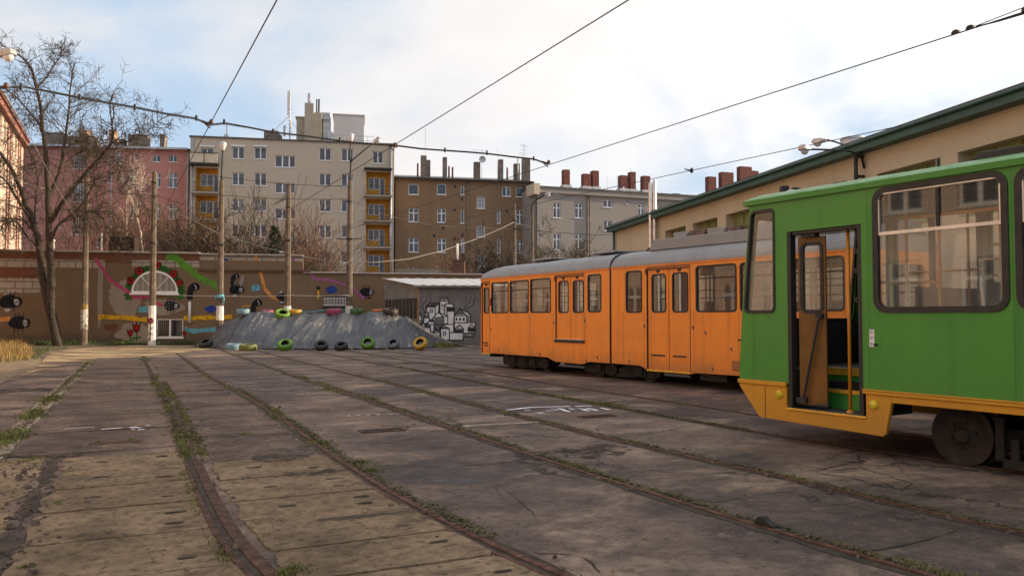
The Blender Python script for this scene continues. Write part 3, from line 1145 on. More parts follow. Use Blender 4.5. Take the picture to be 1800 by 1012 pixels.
for yy in (0.0, GW):
    sg = -1 if yy == 0 else 1
    rub = MB()
    ring_frame(rub, *corner[:4], corner[4], 0.012, 0.026, yy + sg * 0.012, yy - sg * 0.03)
    rub.map(rake)
    f = rub.build('window', M['rubber'], gt)
    gl = MB()
    pane_poly(gl, *corner[:4], corner[4], yy - sg * 0.02)
    gl.map(rake)
    gl.build('pane', M['tram_glass'], f, fix=False)
rub = MB()
ring_frame(rub, 0.70, 1.86, 1.66, 3.0, 0.1, 0.02, 0.035, GW + 0.014, GW - 0.03)
f = rub.build('window', M['rubber'], gt)
gl = MB()
pane_poly(gl, 0.70, 1.86, 1.66, 3.0, 0.1, GW - 0.02)
gl.build('pane', M['tram_glass'], f, fix=False)
rub = MB()
ring_frame(rub, 0.12, GW - 0.12, 1.55, 2.9, 0.1, 0.02, 0.03, -0.012, 0.03)
gl = MB()
pane_poly(gl, 0.12, GW - 0.12, 1.55, 2.9, 0.1, 0.02)
for m_ in (rub, gl):
    m_.v = [rake(y, x, z) for x, y, z in m_.v]
f = rub.build('windscreen_frame', M['rubber'], gt)
gl.build('windscreen', M['tram_glass'], f, fix=False)

# yellow skirt, side by side with its doorway cut out
b = MB()
b.prism_xz([(0.0, 0.735), (0.0, 0.70), (0.325, 0.32), (2.03, 0.285), (2.065, 0.32), (2.135, 0.66), (2.135, 0.735), (1.83, 0.735), (1.83, 0.455), (0.75, 0.455), (0.75, 0.735)], -0.004, 0.05)
b.prism_xz([(5.15, 0.735), (5.15, 0.66), (5.22, 0.32), (5.26, 0.285), (8.2, 0.285), (8.3, 0.66), (8.3, 0.735)], -0.004, 0.05)
b.prism_xz([(2.135, 0.735), (2.135, 0.66), (5.15, 0.66), (5.15, 0.735)], -0.004, 0.05)
b.prism_xz([(8.3, 0.735), (8.3, 0.66), (GL, 0.66), (GL, 0.735)], -0.004, 0.05)
b.prism_xz([(0.0, 0.735), (0.0, 0.70), (0.325, 0.32), (2.03, 0.285), (2.135, 0.66), (GL, 0.66), (GL, 0.735)], GW - 0.05, GW + 0.004)
b.box(0.0, 0.04, 0.05, GW - 0.05, 0.66, 0.735)
b.build('skirt', M['yellow'], gt, bevel=0.006)
b = MB()
b.box(-0.012, 0.755, -0.026, 0.012, 0.737, 0.79)
b.box(1.80, GL, -0.026, 0.012, 0.737, 0.772)
b.box(1.80, GL, -0.032, 0.012, 0.774, 0.79)
b.box(-0.012, GL, GW - 0.012, GW + 0.026, 0.737, 0.79)
b.build('skirt_strip', M['yellow'], gt, bevel=0.006)
b = MB()
b.box(0.75, 1.83, -0.022, 0.30, 0.458, 0.485)
b.build('door_sill', M['yellow_edge'], gt, bevel=0.005)
b = MB()
b.box(0.42, 0.425, -0.008, 0.0, 0.33, 0.72)
b.build('panel_seam', M['rubber'], gt)
for sx in (1.878, 3.405, 4.895):
    b = MB()
    b.box(sx, sx + 0.004, -0.0012, 0.001, 0.80, 3.02)
    b.build('panel_seam', M['seam'], gt)
for (sx, sz) in ((0.64, 0.635), (1.925, 0.62)):
    b = MB()
    b.lathe([(0.0, -0.028), (0.045, -0.027), (0.052, -0.018), (0.052, 0.0)], (sx, 0, sz), 'y', 20)
    b.build('reflector', pm('yellow reflector', (0.62, 0.48, 0.02), 0.2, 20, 0.3), gt, smooth=True)

# doorway: black edges, steps, folded leaf, pole
b = MB()
b.box(0.78, 0.835, 0.0, 0.10, 0.485, 2.645)
b.box(1.745, 1.80, 0.0, 0.10, 0.485, 2.645)
b.box(0.835, 1.745, 0.02, 0.10, 2.60, 2.645)
b.build('door_frame', M['rubber'], gt, bevel=0.006)
b = MB()
b.box(0.835, 1.80, 0.0, 0.50, 0.46, 0.487)
b.box(0.78, 0.80, 0.10, 0.90, 0.46, 0.95)
b.box(1.80, 1.82, 0.10, 0.90, 0.46, 0.95)
b.build('stairwell', M['tram_dark'], gt)
b = MB()
b.box(0.86, 1.80, 0.40, 0.44, 0.487, 0.70)
b.box(0.805, 1.80, 0.72, 0.76, 0.70, 0.94)
b.build('step', M['green_in'], gt)
b = MB()
b.box(0.85, 1.80, 0.385, 0.72, 0.70, 0.716)
b.box(0.85, 1.80, 0.383, 0.40, 0.675, 0.70)
b.box(0.805, 1.80, 0.72, 0.80, 0.941, 0.957)
b.box(0.805, 1.80, 0.69, 0.72, 0.87, 0.957)
b.build('tread_edge', M['yellow_edge'], gt)
b = MB()
b.box(0.86, 1.80, 0.46, 0.69, 0.7165, 0.722)
b.build('tread', M['tram_dark'], gt)

dl = MB()
holed_panel(dl, 0, 0.34, 0.53, 2.57, [(0.05, 0.29, 1.665, 2.48, 0.05)], 0, 0.035)
holed_panel(dl, 0, 0.34, 0.53, 2.57, [(0.05, 0.29, 1.665, 2.48, 0.05)], 0.035, -0.001)
dl.quad((0, 0, 0.53), (0, 0.035, 0.53), (0, 0.035, 2.57), (0, 0, 2.57))
dl.quad((0.34, 0, 0.53), (0.34, 0.035, 0.53), (0.34, 0.035, 2.57), (0.34, 0, 2.57))
dl.quad((0, 0, 2.57), (0.34, 0, 2.57), (0.34, 0.035, 2.57), (0, 0.035, 2.57))
leaf = dl.build('door_leaf', M['leaf_paint'], gt)
leaf.location = (0.885, 0.08, 0)
leaf.rotation_euler = (0, 0, R(12))
f = MB()
ring_frame(f, 0.05, 0.29, 1.665, 2.48, 0.05, 0.024, 0.014, -0.014, 0.049)
f.build('leaf_window_frame', M['rubber'], leaf)
f = MB()
pane_poly(f, 0.05, 0.29, 1.665, 2.48, 0.05, 0.017)
f.build('leaf_pane', M['tram_glass'], leaf, fix=False)
f = MB()
f.tube([(0.29, -0.04, 1.62), (0.27, -0.05, 1.56), (0.07, -0.05, 0.62), (0.05, -0.03, 0.58)], 0.016, 8)
f.box(0.23, 0.31, -0.05, 0.0, 1.58, 1.64)
f.box(-0.02, 0.10, -0.06, 0.0, 0.55, 0.62)
f.build('leaf_rod', M['black'], leaf)
b = MB()
b.tube([(0.82, 0.12, 0.53), (1.24, 0.16, 0.53)], 0.03, 8)
b.build('door_track', M['black'], gt)
b = MB()
b.tube([(1.535, 0.14, 0.487), (1.535, 0.14, 2.62)], 0.02, 12)
b.lathe([(0.045, 0.487), (0.045, 0.50), (0.02, 0.52)], (1.535, 0.14, 0), 'z', 14)
b.build('door_pole', M['yellow_in'], gt, smooth=True)
for z in (2.35, 2.13, 1.79):
    b = MB()
    b.tube([(1.745, 0.06, z), (1.66, 0.12, z)], 0.018, 8)
    b.box(1.64, 1.68, 0.10, 0.14, z - 0.03, z + 0.03)
    b.build('door_hinge', M['black'], gt)
b = MB()
b.box(0.95, 1.15, 0.05, 0.14, 2.565, 2.635)
b.build('door_motor', M['black'], gt)

# sticker column beside the door and a small latch
b = MB()
b.box(1.885, 1.945, -0.004, 0.001, 1.262, 1.454)
f = b.build('notice_sticker', M['sticker'], gt)
b = MB()
for k in range(3):
    zc2 = 1.262 + 0.066 * k + 0.03
    for i_ in range(3): b.box(1.893, 1.937 - 0.006 * i_, -0.0052, -0.003, zc2 + 0.008 - 0.011 * i_, zc2 + 0.013 - 0.011 * i_)
b.build('notice_print', M['black'], f)
b = MB()
b.tube([(1.97, 0.0, 1.29), (1.97, -0.03, 1.29), (1.98, -0.05, 1.28)], 0.012, 8)
b.build('latch', M['black'], gt)
b = MB()
b.tube([(-0.01, 0.05, 1.29), (-0.05, 0.03, 1.29)], 0.012, 8)
b.build('end_hook', M['black'], gt)

# inside: handrails, poles, seats, ticket machine, driver's partition
b = MB()
for y in (0.55, 1.85):
    b.tube([(1.9, y, 2.72), (GL - 0.3, y, 2.72)], 0.017, 8)
b.tube([(1.9, GW - 0.12, 2.32), (GL - 0.3, GW - 0.12, 2.32)], 0.015, 8)
b.tube([(1.9, GW - 0.12, 1.95), (2.6, GW - 0.12, 1.95)], 0.015, 8)
b.tube([(0.9, GW - 0.15, 2.2), (2.0, GW - 0.15, 2.2)], 0.015, 8)
for x in (2.0, 2.38, 3.6, 5.0, 6.5, 8, 9.5, 11):
    for y in (0.55, 1.85):
        b.tube([(x, y, 0.95), (x, y, 2.98)], 0.017, 8)
b.tube([(1.95, 0.35, 1.98), (2.38, 0.55, 1.98)], 0.015, 8)
b.tube([(1.95, 0.12, 1.98), (1.95, 0.55, 1.98)], 0.015, 8)
b.build('handrail', M['yellow_in'], gt)
b = MB()
b.box(2.53, 2.70, 1.78, 1.92, 2.02, 2.30)
b.box(2.70, 2.80, 1.80, 1.90, 2.05, 2.22)
b.build('ticket_machine', M['tram_dark'], gt, bevel=0.01)
b = MB()
b.tube([(2.62, 1.85, 0.95), (2.62, 1.85, 2.98)], 0.017, 8)
b.build('machine_pole', M['yellow_in'], gt)
b = MB()
b.box(1.88, 1.92, 0.9, GW - 0.06, 0.95, 1.95)
b.box(1.88, 1.92, 1.2, 1.28, 1.95, 2.98)
b.build('cab_partition', pm('brown partition', (0.10, 0.06, 0.035), 0.2, 3, 0.5), gt)


def tram_seat(x, y, flip):
    q = MB()
    sg = -1 if flip else 1
    # shell: seat pan and back in one curved sheet, 0.42 wide
    sec = [(0.40, 0.47), (0.30, 0.44), (0.08, 0.44), (0.0, 0.50), (-0.05, 0.75), (-0.08, 0.98), (-0.075, 1.0), (-0.055, 0.99), (-0.025, 0.76), (0.02, 0.52), (0.09, 0.465), (0.30, 0.465), (0.40, 0.49)]
    q.add([(x + sg * a, y - 0.21, 0.95 + c) for a, c in sec] + [(x + sg * a, y + 0.21, 0.95 + c) for a, c in sec],
          [tuple(range(len(sec))), tuple(range(2 * len(sec) - 1, len(sec) - 1, -1))] + [(i, i + len(sec), (i + 1) % len(sec) + len(sec), (i + 1) % len(sec)) for i in range(len(sec))])
    st = auto_smooth(q.build('seat', M['seat'], gt), 50)
    q = MB()
    q.tube([(x - sg * 0.06, y - 0.17, 1.86), (x - sg * 0.08, y - 0.17, 1.99), (x - sg * 0.08, y - 0.13, 2.02), (x - sg * 0.08, y + 0.13, 2.02), (x - sg * 0.08, y + 0.17, 1.99), (x - sg * 0.06, y + 0.17, 1.86)], 0.014, 8)
    q.build('seat_handle', M['alu'], st)
    q = MB()
    q.tube([(x + sg * 0.18, y, 0.95), (x + sg * 0.18, y, 1.40)], 0.04, 8)
    q.build('seat_post', M['tram_dark'], st)


for x in (3.1, 4.0, 4.9, 6.6, 7.5):
    tram_seat(x, 0.34, False)
for x in (2.95, 3.75, 4.6, 5.5, 6.4):
    tram_seat(x, GW - 0.36, False)

# running gear
def bogie(parent, x0, base, wr, yc, width, n1, n2, zlift=0.0):
    """two wheelsets with frames, springs and blocks; x0 = middle, base = axle distance"""
    for sx in (-base / 2, base / 2):
        for sy, out in ((yc - 0.72, -1), (yc + 0.72, 1)):
            q = MB()
            prof_ = [(0.0, 0.055), (0.07, 0.055), (0.08, 0.045), (0.10, 0.03), (wr * 0.60, 0.018), (wr * 0.72, 0.03), (wr * 0.88, 0.05), (wr, 0.052), (wr, -0.055), (wr + 0.028, -0.06), (wr + 0.028, -0.085), (0.0, -0.085)]
            q.lathe([(r_, h * out) for r_, h in prof_], (x0 + sx, sy, wr + 0.013 + zlift), 'y', 40)
            for k in range(6):
                a = 2 * PI * k / 6 + 0.3
                q.lathe([(0.0, 0.045 * out), (0.016, 0.042 * out), (0.018, 0.015 * out)], (x0 + sx + wr * 0.42 * math.cos(a), sy, wr + 0.013 + zlift + wr * 0.42 * math.sin(a)), 'y', 8)
            auto_smooth(q.build('wheel', M['wheel'], parent), 30)
        q = MB()
        q.tube([(x0 + sx, yc - 0.7, wr + 0.013 + zlift), (x0 + sx, yc + 0.7, wr + 0.013 + zlift)], 0.06, 10)
        q.build('axle', M['bogie'], parent)
    q = MB()
    for sy in (yc - 0.60, yc + 0.52):
        q.prism_xz([(x0 - base / 2 - 0.16, wr - 0.06 + zlift), (x0 + base / 2 + 0.16, wr - 0.06 + zlift), (x0 + base / 2 + 0.16, wr + 0.06 + zlift), (x0 + 0.4, wr + 0.12 + zlift), (x0 - 0.4, wr + 0.12 + zlift), (x0 - base / 2 - 0.16, wr + 0.06 + zlift)], sy, sy + 0.08)
    q.box(x0 - 0.18, x0 + 0.18, yc - 0.75, yc + 0.75, wr - 0.04 + zlift, wr + 0.22 + zlift)
    for sg in (-1, 1):
        yo = yc + sg * 0.80
        a, c = min(yo, yo + sg * 0.06), max(yo, yo + sg * 0.06)
        q.box(x0 - 0.50, x0 + 0.50, a, c, 0.07 + zlift, 0.17 + zlift)          # track brake bar
        q.box(x0 - 0.42, x0 - 0.34, a, c, 0.17 + zlift, wr + 0.05 + zlift)
        q.box(x0 + 0.34, x0 + 0.42, a, c, 0.17 + zlift, wr + 0.05 + zlift)
        q.box(x0 - base / 2 + 0.38, x0 - base / 2 + 0.47, a, c, 0.14 + zlift, wr + 0.25 + zlift)
        for dx in (-0.12, 0.12):
            for k in range(5):
                q.lathe([(0.06, 0.0), (0.075, 0.015), (0.06, 0.03)], (x0 + dx, yo, wr - 0.10 + 0.05 * k + zlift), 'z', 12)
        q.tube([(x0 - base / 2 + 0.42, yo, 0.2 + zlift), (x0 - 0.2, yo, 0.28 + zlift), (x0 + 0.5, yo, 0.24 + zlift)], 0.025, 6)
    q.build(n1, M['bogie'], parent, bevel=0.006)


bogie(gt, 3.59, 1.9, 0.327, 1.22, 1.5, 'bogie_frame', 'axle')
b = MB()
b.box(0.3, GL - 0.3, 0.5, 1.9, 0.68, 0.80)
b.box(5.6, 8.0, 0.3, 2.1, 0.32, 0.68)
b.box(0.5, 0.6, 0.4, 2.0, 0.3, 0.68)
b.tube([(-0.35, 1.2, 0.55), (0.4, 1.2, 0.55)], 0.05, 10)
b.build('underframe', M['bogie'], gt)

# ------------------------------------------------------------------ the orange tram: two coupled sections on a curve
M['orange'] = paint('orange tram paint', (0.88, 0.275, 0.030), 0.42, 0.42, 0.85)
M['orange_roof'] = paint('grey tram roof paint', (0.27, 0.27, 0.275), 0.3, 0.5, 0.2)
M['dark_glass'] = glass('orange tram glass', (0.88, 0.89, 0.87), 0.10, (0.50, 0.46, 0.38), boost=0.9)
M['door_bar'] = pm('pale door bar', (0.55, 0.52, 0.47), 0.1, 6, 0.5)
M['rust'] = pm('rusty resistor', (0.13, 0.085, 0.065), 0.6, 8, 0.85, bump=0.5)
OW = 2.3
ot = thing('orange_tram', 'orange articulated tram with grey roof standing behind the green tram', 'tram', (O_ORG.x, O_ORG.y, CAM_H * (1 - O_SC)), TH_1 - R(90))
ot.scale = (O_SC, O_SC, O_SC)
sec2 = bpy.data.objects.new('rear_section', None)
COL.objects.link(sec2)
sec2.parent = ot
sec2.rotation_euler = (0, 0, TH_2 - TH_1)
NX = -5.98


def nose(x, y, z):
    if x < NX:
        k = min(1.0, (NX - x) / 0.46)
        y = OW / 2 + (y - OW / 2) * (1 - 0.24 * k ** 1.7)
    if x < -5.5 and z > 2.75:
        k = min(1.0, (-5.5 - x) / 0.95)
        z = 2.75 + (z - 2.75) * (1 - 0.80 * k ** 2)
    return (x, y, z)


def tram_section(parent, xa, xb, holes, doors, skirt, nosed, sub):
    mp = nose if nosed else ident
    cuts = [NX - 0.08 * k for k in range(7)] if nosed else []
    b = MB()
    zc_ = [0.72 + 0.22 * k for k in range(1, 9)]
    holed_panel(b, xa, xb, 0.70, 2.735, holes + [(d[0], d[1], max(0.70, d[2]), d[3], 0) for d in doors], 0.0, 0.05, cuts, zc_)
    farh = [h for h in holes]
    holed_panel(b, xa, xb, 0.70, 2.735, farh, OW, -0.05, cuts, zc_)
    for d in doors:      # the far side has plain panels with the door windows' light gone
        pass
    # ends
    e = MB()
    if nosed:
        holed_panel(e, 0.0, OW, 0.70, 2.735, [(0.12, OW - 0.12, 1.75, 2.6, 0.08)], 0, 0.05, [], zc_)
        b.add([(xa, x_, z_) for x_, y_, z_ in e.v], e.f)
    else:
        holed_panel(e, 0.0, OW, 0.70, 2.735, [(0.5, OW - 0.5, 0.75, 2.5, 0.05)], 0, 0.05)
        b.add([(xb, x_, z_) for x_, y_, z_ in e.v], e.f)
    # lower skirts
    for y0, y1 in ((0.0, 0.04), (OW - 0.04, OW)):
        poly = skirt + [(x_, 0.70) for x_ in reversed([p[0] for p in skirt])]
        k0 = len(b.v)
        n = len(skirt)
        for yy in (y0, y1):
            for (x_, z_) in skirt: b.v.append((x_, yy, z_))
            for (x_, z_) in skirt: b.v.append((x_, yy, 0.70))
        for q, off in ((0, 0), (1, 2 * n)):
            for i in range(n - 1):
                xm = (skirt[i][0] + skirt[i + 1][0]) / 2
                if y0 == 0.0 and any(d[0] < xm < d[1] and d[2] < 0.7 for d in doors): continue
                b.f.append((k0 + off + i, k0 + off + i + 1, k0 + off + n + i + 1, k0 + off + n + i))
        for i in range(n - 1):
            b.f.append((k0 + i, k0 + i + 1, k0 + 2 * n + i + 1, k0 + 2 * n + i))
    b.map(mp)
    auto_smooth(b.build('body', M['orange'], parent), 28)
    # roof
    prof = [(-0.012, 2.728), (-0.012, 2.765), (0.012, 2.80), (0.05, 2.87), (0.13, 2.955), (0.27, 3.03), (0.55, 3.095), (0.9, 3.125), (1.15, 3.13)]
    prof = prof + [(OW - y, z) for y, z in prof[-2::-1]]
    b = MB()
    xs = ([xa - 0.01] + [xa + 0.1 * k for k in range(1, 10)] if nosed else [xa]) + [xa + (xb - xa) * k / 6 for k in range(1 if not nosed else 1, 7)]
    xs = sorted(set(round(x_, 3) for x_ in xs))
    n = len(prof)
    for x_ in xs:
        for (y, z) in prof: b.v.append(mp(x_, y, z))
    for i in range(len(xs) - 1):
        for j in range(n - 1):
            a = i * n + j
            b.f.append((a, a + 1, a + n + 1, a + n))
    b.f.append(tuple(range(n)))
    b.f.append(tuple((len(xs) - 1) * n + j for j in range(n)))
    auto_smooth(b.build('roof', M['orange_roof'], parent), 35)
    b = MB()
    for y in (-0.02, OW - 0.01):
        k0 = len(b.v)
        xx = [x_ for x_ in xs]
        for x_ in xx:
            for (dy, dz) in ((0, 2.70), (0.03, 2.70), (0.03, 2.722), (0, 2.722)):
                b.v.append(mp(x_, y + dy, dz))
        for i in range(len(xx) - 1):
            for j in range(4):
                a = k0 + i * 4 + j
                c = k0 + i * 4 + (j + 1) % 4
                b.f.append((a, c, c + 4, a + 4))
    b.build('gutter', M['orange'], parent)
    # windows
    for h in holes:
        for (y, sg) in ((0.0, -1), (OW, 1)):
            f = MB()
            ring_frame(f, *h[:4], h[4], 0.012, 0.022, y + sg * 0.010, y - sg * 0.03)
            f.map(mp)
            fo = f.build('window', M['rubber'], parent)
            if h[1] - h[0] > 0.7:
                q = MB()
                q.box(h[0] + 0.022, h[1] - 0.022, min(y + sg * 0.004, y - sg * 0.02), max(y + sg * 0.004, y - sg * 0.02), h[3] - 0.26, h[3] - 0.235)
                q.build('sash_bar', M['rubber'], fo)
            p = MB()
            pane_poly(p, h[0], h[1], h[2], h[3], h[4], y - sg * 0.018)
            p.map(mp)
            p.build('pane', M['dark_glass'], fo, fix=False)
    # folding doors set back a little in the wall
    for d in doors:
        b = MB()
        b.box(d[0], d[0] + 0.02, 0.0, 0.045, d[2], d[3])
        b.box(d[1] - 0.02, d[1], 0.0, 0.045, d[2], d[3])
        b.box(d[0] + 0.02, d[1] - 0.02, 0.0, 0.045, d[3] - 0.02, d[3])
        b.build('door_frame', M['rubber'], parent)
        xs_ = [d[0] + 0.02] + d[4] + [d[1] - 0.02]
        for i in range(len(xs_) - 1):
            u0, u1 = xs_[i] + 0.008, xs_[i + 1] - 0.008
            w_ = d[5][i]
            b = MB()
            holed_panel(b, u0, u1, d[2] + 0.02, d[3] - 0.022, [w_], 0.022, 0.03)
            b.box(u0, u0 + 0.003, 0.022, 0.05, d[2] + 0.02, d[3] - 0.022)
            b.box(u1 - 0.003, u1, 0.022, 0.05, d[2] + 0.02, d[3] - 0.022)
            lf = b.build('door_leaf', M['orange'], parent)
            f = MB()
            ring_frame(f, *w_[:4], w_[4], 0.012, 0.018, 0.012, 0.05)
            f.build('leaf_window_frame', M['rubber'], lf)
            p = MB()
            pane_poly(p, *w_[:4], w_[4], 0.035)
            p.build('leaf_pane', M['dark_glass'], lf, fix=False)
            if u1 - u0 > 0.5:
                q = MB()
                xm = (w_[0] + w_[1]) / 2
                q.tube([(xm, 0.028, w_[2] + 0.02), (xm, 0.028, w_[3] - 0.02)], 0.021, 8)
                q.build('leaf_bar', M['door_bar'], lf)
            q = MB()
            xm = (u0 + u1) / 2
            q.prism_xz([(xm - 0.06, d[3] - 0.03), (xm + 0.06, d[3] - 0.03), (xm + 0.02, d[3] - 0.085), (xm - 0.02, d[3] - 0.085)], 0.005, 0.022)
            q.build('leaf_bracket', M['black'], lf)
            if d[2] < 0.7:
                q = MB()
                q.box(u0 + 0.10, u1 - 0.12, 0.008, 0.0225, 0.78, 0.81)
                q.build('leaf_plate', M['black'], lf)
        b = MB()
        if d[2] > 0.9:
            b.box(d[0] - 0.01, d[1] + 0.01, -0.035, 0.05, d[2] - 0.045, d[2] + 0.02)
            b.build('door_sill', M['black'], parent)
            b = MB()
            b.box(d[0] + 0.02, d[1] - 0.02, -0.03, 0.02, d[2] + 0.0202, d[2] + 0.035)
            b.build('sill_edge', M['alu'], parent)
        else:
            b.box(d[0], d[1], -0.01, 0.05, d[2] - 0.02, d[2] + 0.018)
            b.build('door_sill', M['yellow_edge'], parent)
        b = MB()
        pts = [(d[0] - 0.015, -0.01, d[3] - 0.10), (d[0] - 0.01, -0.018, d[3] + 0.0), (d[0] + 0.05, -0.018, d[3] + 0.03), (d[1], -0.018, d[3] + 0.035)]
        b.tube(pts, 0.011, 6)
        b.build('rain_strip', M['rust'], parent)
    # floor, ceiling, seats
    b = MB()
    b.box(xa + 0.35, xb - 0.05, 0.06, OW - 0.06, 0.80, 0.90)
    b.build('floor', M['tram_dark'], parent)
    b = MB()
    b.box(xa + 0.6, xb - 0.05, 0.06, OW - 0.06, 2.66, 2.69)
    b.build('ceiling_panel', M['ceiling'], parent)
    b = MB()
    for k in range(int((xb - xa) / 1.6)):
        x_ = xa + 0.9 + 1.6 * k
        b.tube([(x_, 0.5, 0.9), (x_, 0.5, 2.66)], 0.016, 6)
        b.tube([(x_ + 0.3, OW - 0.5, 0.9), (x_ + 0.3, OW - 0.5, 2.66)], 0.016, 6)
    b.tube([(xa + 0.7, OW - 0.15, 2.05), (xb - 0.2, OW - 0.15, 2.05)], 0.014, 6)
    b.tube([(xa + 0.7, 0.4, 2.15), (xb - 0.2, 0.4, 2.15)], 0.012, 6)
    b.build('handrail', M['tram_dark'], parent)


def orange_seats(parent, spots):
    for x_, y_ in spots:
        q = MB()
        q.box(x_, x_ + 0.4, y_ - 0.21, y_ + 0.21, 1.28, 1.36)
        q.box(x_ - 0.06, x_, y_ - 0.21, y_ + 0.21, 1.30, 1.92)
        q.box(x_ + 0.12, x_ + 0.28, y_ - 0.1, y_ + 0.1, 0.90, 1.28)
        q.build('seat', M['tram_in'], parent, bevel=0.03)


h1 = [(-6.34, -6.12, 1.73, 2.57, 0.04), (-5.43, -4.50, 1.73, 2.585, 0.06), (-4.41, -3.47, 1.73, 2.59, 0.06), (-3.37, -2.43, 1.73, 2.60, 0.06), (-0.85, -0.35, 1.73, 2.60, 0.07)]
d1 = [(-6.01, -5.53, 0.56, 2.595, [], [(-5.91, -5.62, 1.73, 2.46, 0.05)]),
      (-2.22, -1.00, 1.03, 2.62, [-1.59], [(-2.10, -1.68, 1.72, 2.50, 0.07), (-1.48, -1.06, 1.72, 2.49, 0.07)])]
sk1 = [(-6.44, 0.64), (-6.36, 0.60), (-6.28, 0.585), (-6.20, 0.575), (-6.12, 0.57), (-6.01, 0.565), (-5.53, 0.565), (-5.45, 0.58), (-2.56, 0.585), (-2.40, 0.53), (-2.24, 0.49), (-1.11, 0.48), (-0.98, 0.51), (-0.83, 0.55), (-0.025, 0.555)]
tram_section(ot, -6.44, -0.025, h1, d1, sk1, True, None)
orange_seats(ot, [(-5.2, 0.4), (-4.4, 0.4), (-3.5, 0.4), (-4.9, OW - 0.4), (-3.9, OW - 0.4), (-2.9, OW - 0.4)])
h2 = [(0.53, 1.03, 1.71, 2.615, 0.07), (2.62, 3.64, 1.71, 2.62, 0.07), (3.74, 4.78, 1.71, 2.62, 0.07), (4.88, 5.92, 1.71, 2.62, 0.07)]
d2 = [(1.18, 2.46, 0.47, 2.63, [1.835], [(1.33, 1.74, 1.71, 2.51, 0.07), (1.94, 2.37, 1.71, 2.515, 0.07)])]
sk2 = [(0.025, 0.555), (0.95, 0.55), (1.05, 0.52), (1.18, 0.475), (2.46, 0.45), (2.56, 0.48), (3.6, 0.49), (6.3, 0.49)]
tram_section(sec2, 0.025, 6.3, h2, d2, sk2, False, None)
orange_seats(sec2, [(0.5, OW - 0.4), (2.7, 0.4), (3.5, 0.4), (4.4, 0.4), (2.7, OW - 0.4), (3.6, OW - 0.4), (4.5, OW - 0.4)])

M['seam_o'] = pm('orange seam shadow gap', (0.30, 0.085, 0.012), 0.2, 5, 0.6)
for par, xs_ in ((ot, (-4.46, -3.42, -2.33, -0.93)), (sec2, (0.42, 1.10, 2.55, 3.69))):
    for x_ in xs_:
        b = MB()
        b.box(x_ - 0.004, x_ + 0.004, -0.0015, 0.001, 0.60, 1.70)
        b.build('panel_seam', M['seam_o'], par)
# bellows: a dark hoop standing in the gap
b = MB()
hoop = [(0.0, 0.52), (0.0, 2.76), (0.04, 2.88), (0.15, 2.99), (0.5, 3.11), (1.15, 3.15), (1.8, 3.11), (2.15, 2.99), (2.26, 2.88), (2.3, 2.76), (2.3, 0.52)]
b.tube([(0.0, y, z) for y, z in hoop], 0.024, 8)
b.build('bellows', M['rubber'], ot, smooth=True)
b = MB()
b.tube([(0.0, y * 0.94 + 0.07, z - 0.03) for y, z in hoop], 0.06, 8)
b.build('bellows_core', M['rubber'], ot)
# nose windscreen
b = MB()
pane_poly(b, 0.12, OW - 0.12, 1.75, 2.6, 0.08, 0)
b.v = [nose(-6.42, x_, z_) for x_, y_, z_ in b.v]
b.build('windscreen', M['dark_glass'], ot, fix=False)
# louvres, flaps and small fittings on the side
lv = MB()
for k in range(6): lv.box(3.52, 3.72, -0.008, 0.001, 0.585 + 0.032 * k, 0.600 + 0.032 * k)
lv.build('louvre', M['rust'], sec2)
for par, pts in ((ot, ((-5.47, 1.28), (-5.05, 0.70), (-2.92, 0.66), (-0.5, 0.68), (-0.98, 1.52), (-2.3, 1.48), (-0.94, 0.58))), (sec2, ((0.62, 0.64), (1.10, 1.42), (2.52, 1.40), (3.02, 0.60), (3.5, 1.0), (2.85, 1.3)))):
    for (x_, z_) in pts:
        b = MB()
        b.lathe([(0.0, -0.012), (0.02, -0.01), (0.026, 0.0)], (x_, 0, z_), 'y', 10)
        b.tube([(x_, -0.008, z_), (x_ + 0.03, -0.012, z_ - 0.05)], 0.009, 6)
        b.build('flap_latch', M['rust'], par)
b = MB()
b.box(-5.52, -5.46, -0.03, 0.0, 1.95, 2.16)
b.box(-5.515, -5.465, -0.05, -0.03, 1.97, 2.04)
b.box(-5.515, -5.465, -0.05, -0.03, 2.07, 2.14)
b.build('turn_lamp', pm('red lamp lens', (0.45, 0.05, 0.02), 0.2, 10, 0.3), ot)
b = MB()
b.box(-5.93, -5.68, -0.004, 0.023, 0.86, 0.89)
b.build('step_plate', M['black'], ot)
# roof gear
for x_, w_ in ((-4.15, 0.9), (-1.5, 0.95)):
    b = MB()
    b.prism_xz([(x_, 3.15), (x_ + w_, 3.15), (x_ + w_ + 0.05, 3.19), (x_ + w_ - 0.2, 3.22), (x_ - 0.05, 3.20)], 0.55, OW - 0.55)
    b.build('roof_vent', M['orange_roof'], ot, bevel=0.015)
b = MB()
b.prism_xz([(0.85, 3.07), (6.2, 3.07), (6.2, 3.31), (1.0, 3.31)], 0.38, OW - 0.38)
b.build('roof_casing', M['orange_roof'], sec2, bevel=0.02)
rnd = random.Random(5)
x_ = 1.55
while x_ < 6.0:
    w_ = rnd.uniform(0.28, 0.5)
    b = MB()
    b.box(x_, x_ + w_, 0.45, 0.95, 3.33, 3.33 + rnd.uniform(0.07, 0.1))
    b.box(x_ + 0.03, x_ + w_ - 0.03, 0.43, 0.47, 3.30, 3.36)
    b.build('resistor_bank', M['rust'] if rnd.random() < 0.6 else M['orange_roof'], sec2, bevel=0.012)
    x_ += w_ + rnd.uniform(0.02, 0.06)
b = MB()
b.tube([(0.55, 0.6, 3.10), (0.7, 0.62, 3.17), (0.9, 0.62, 3.14)], 0.03, 8)
b.build('roof_cable', M['cable'], sec2)
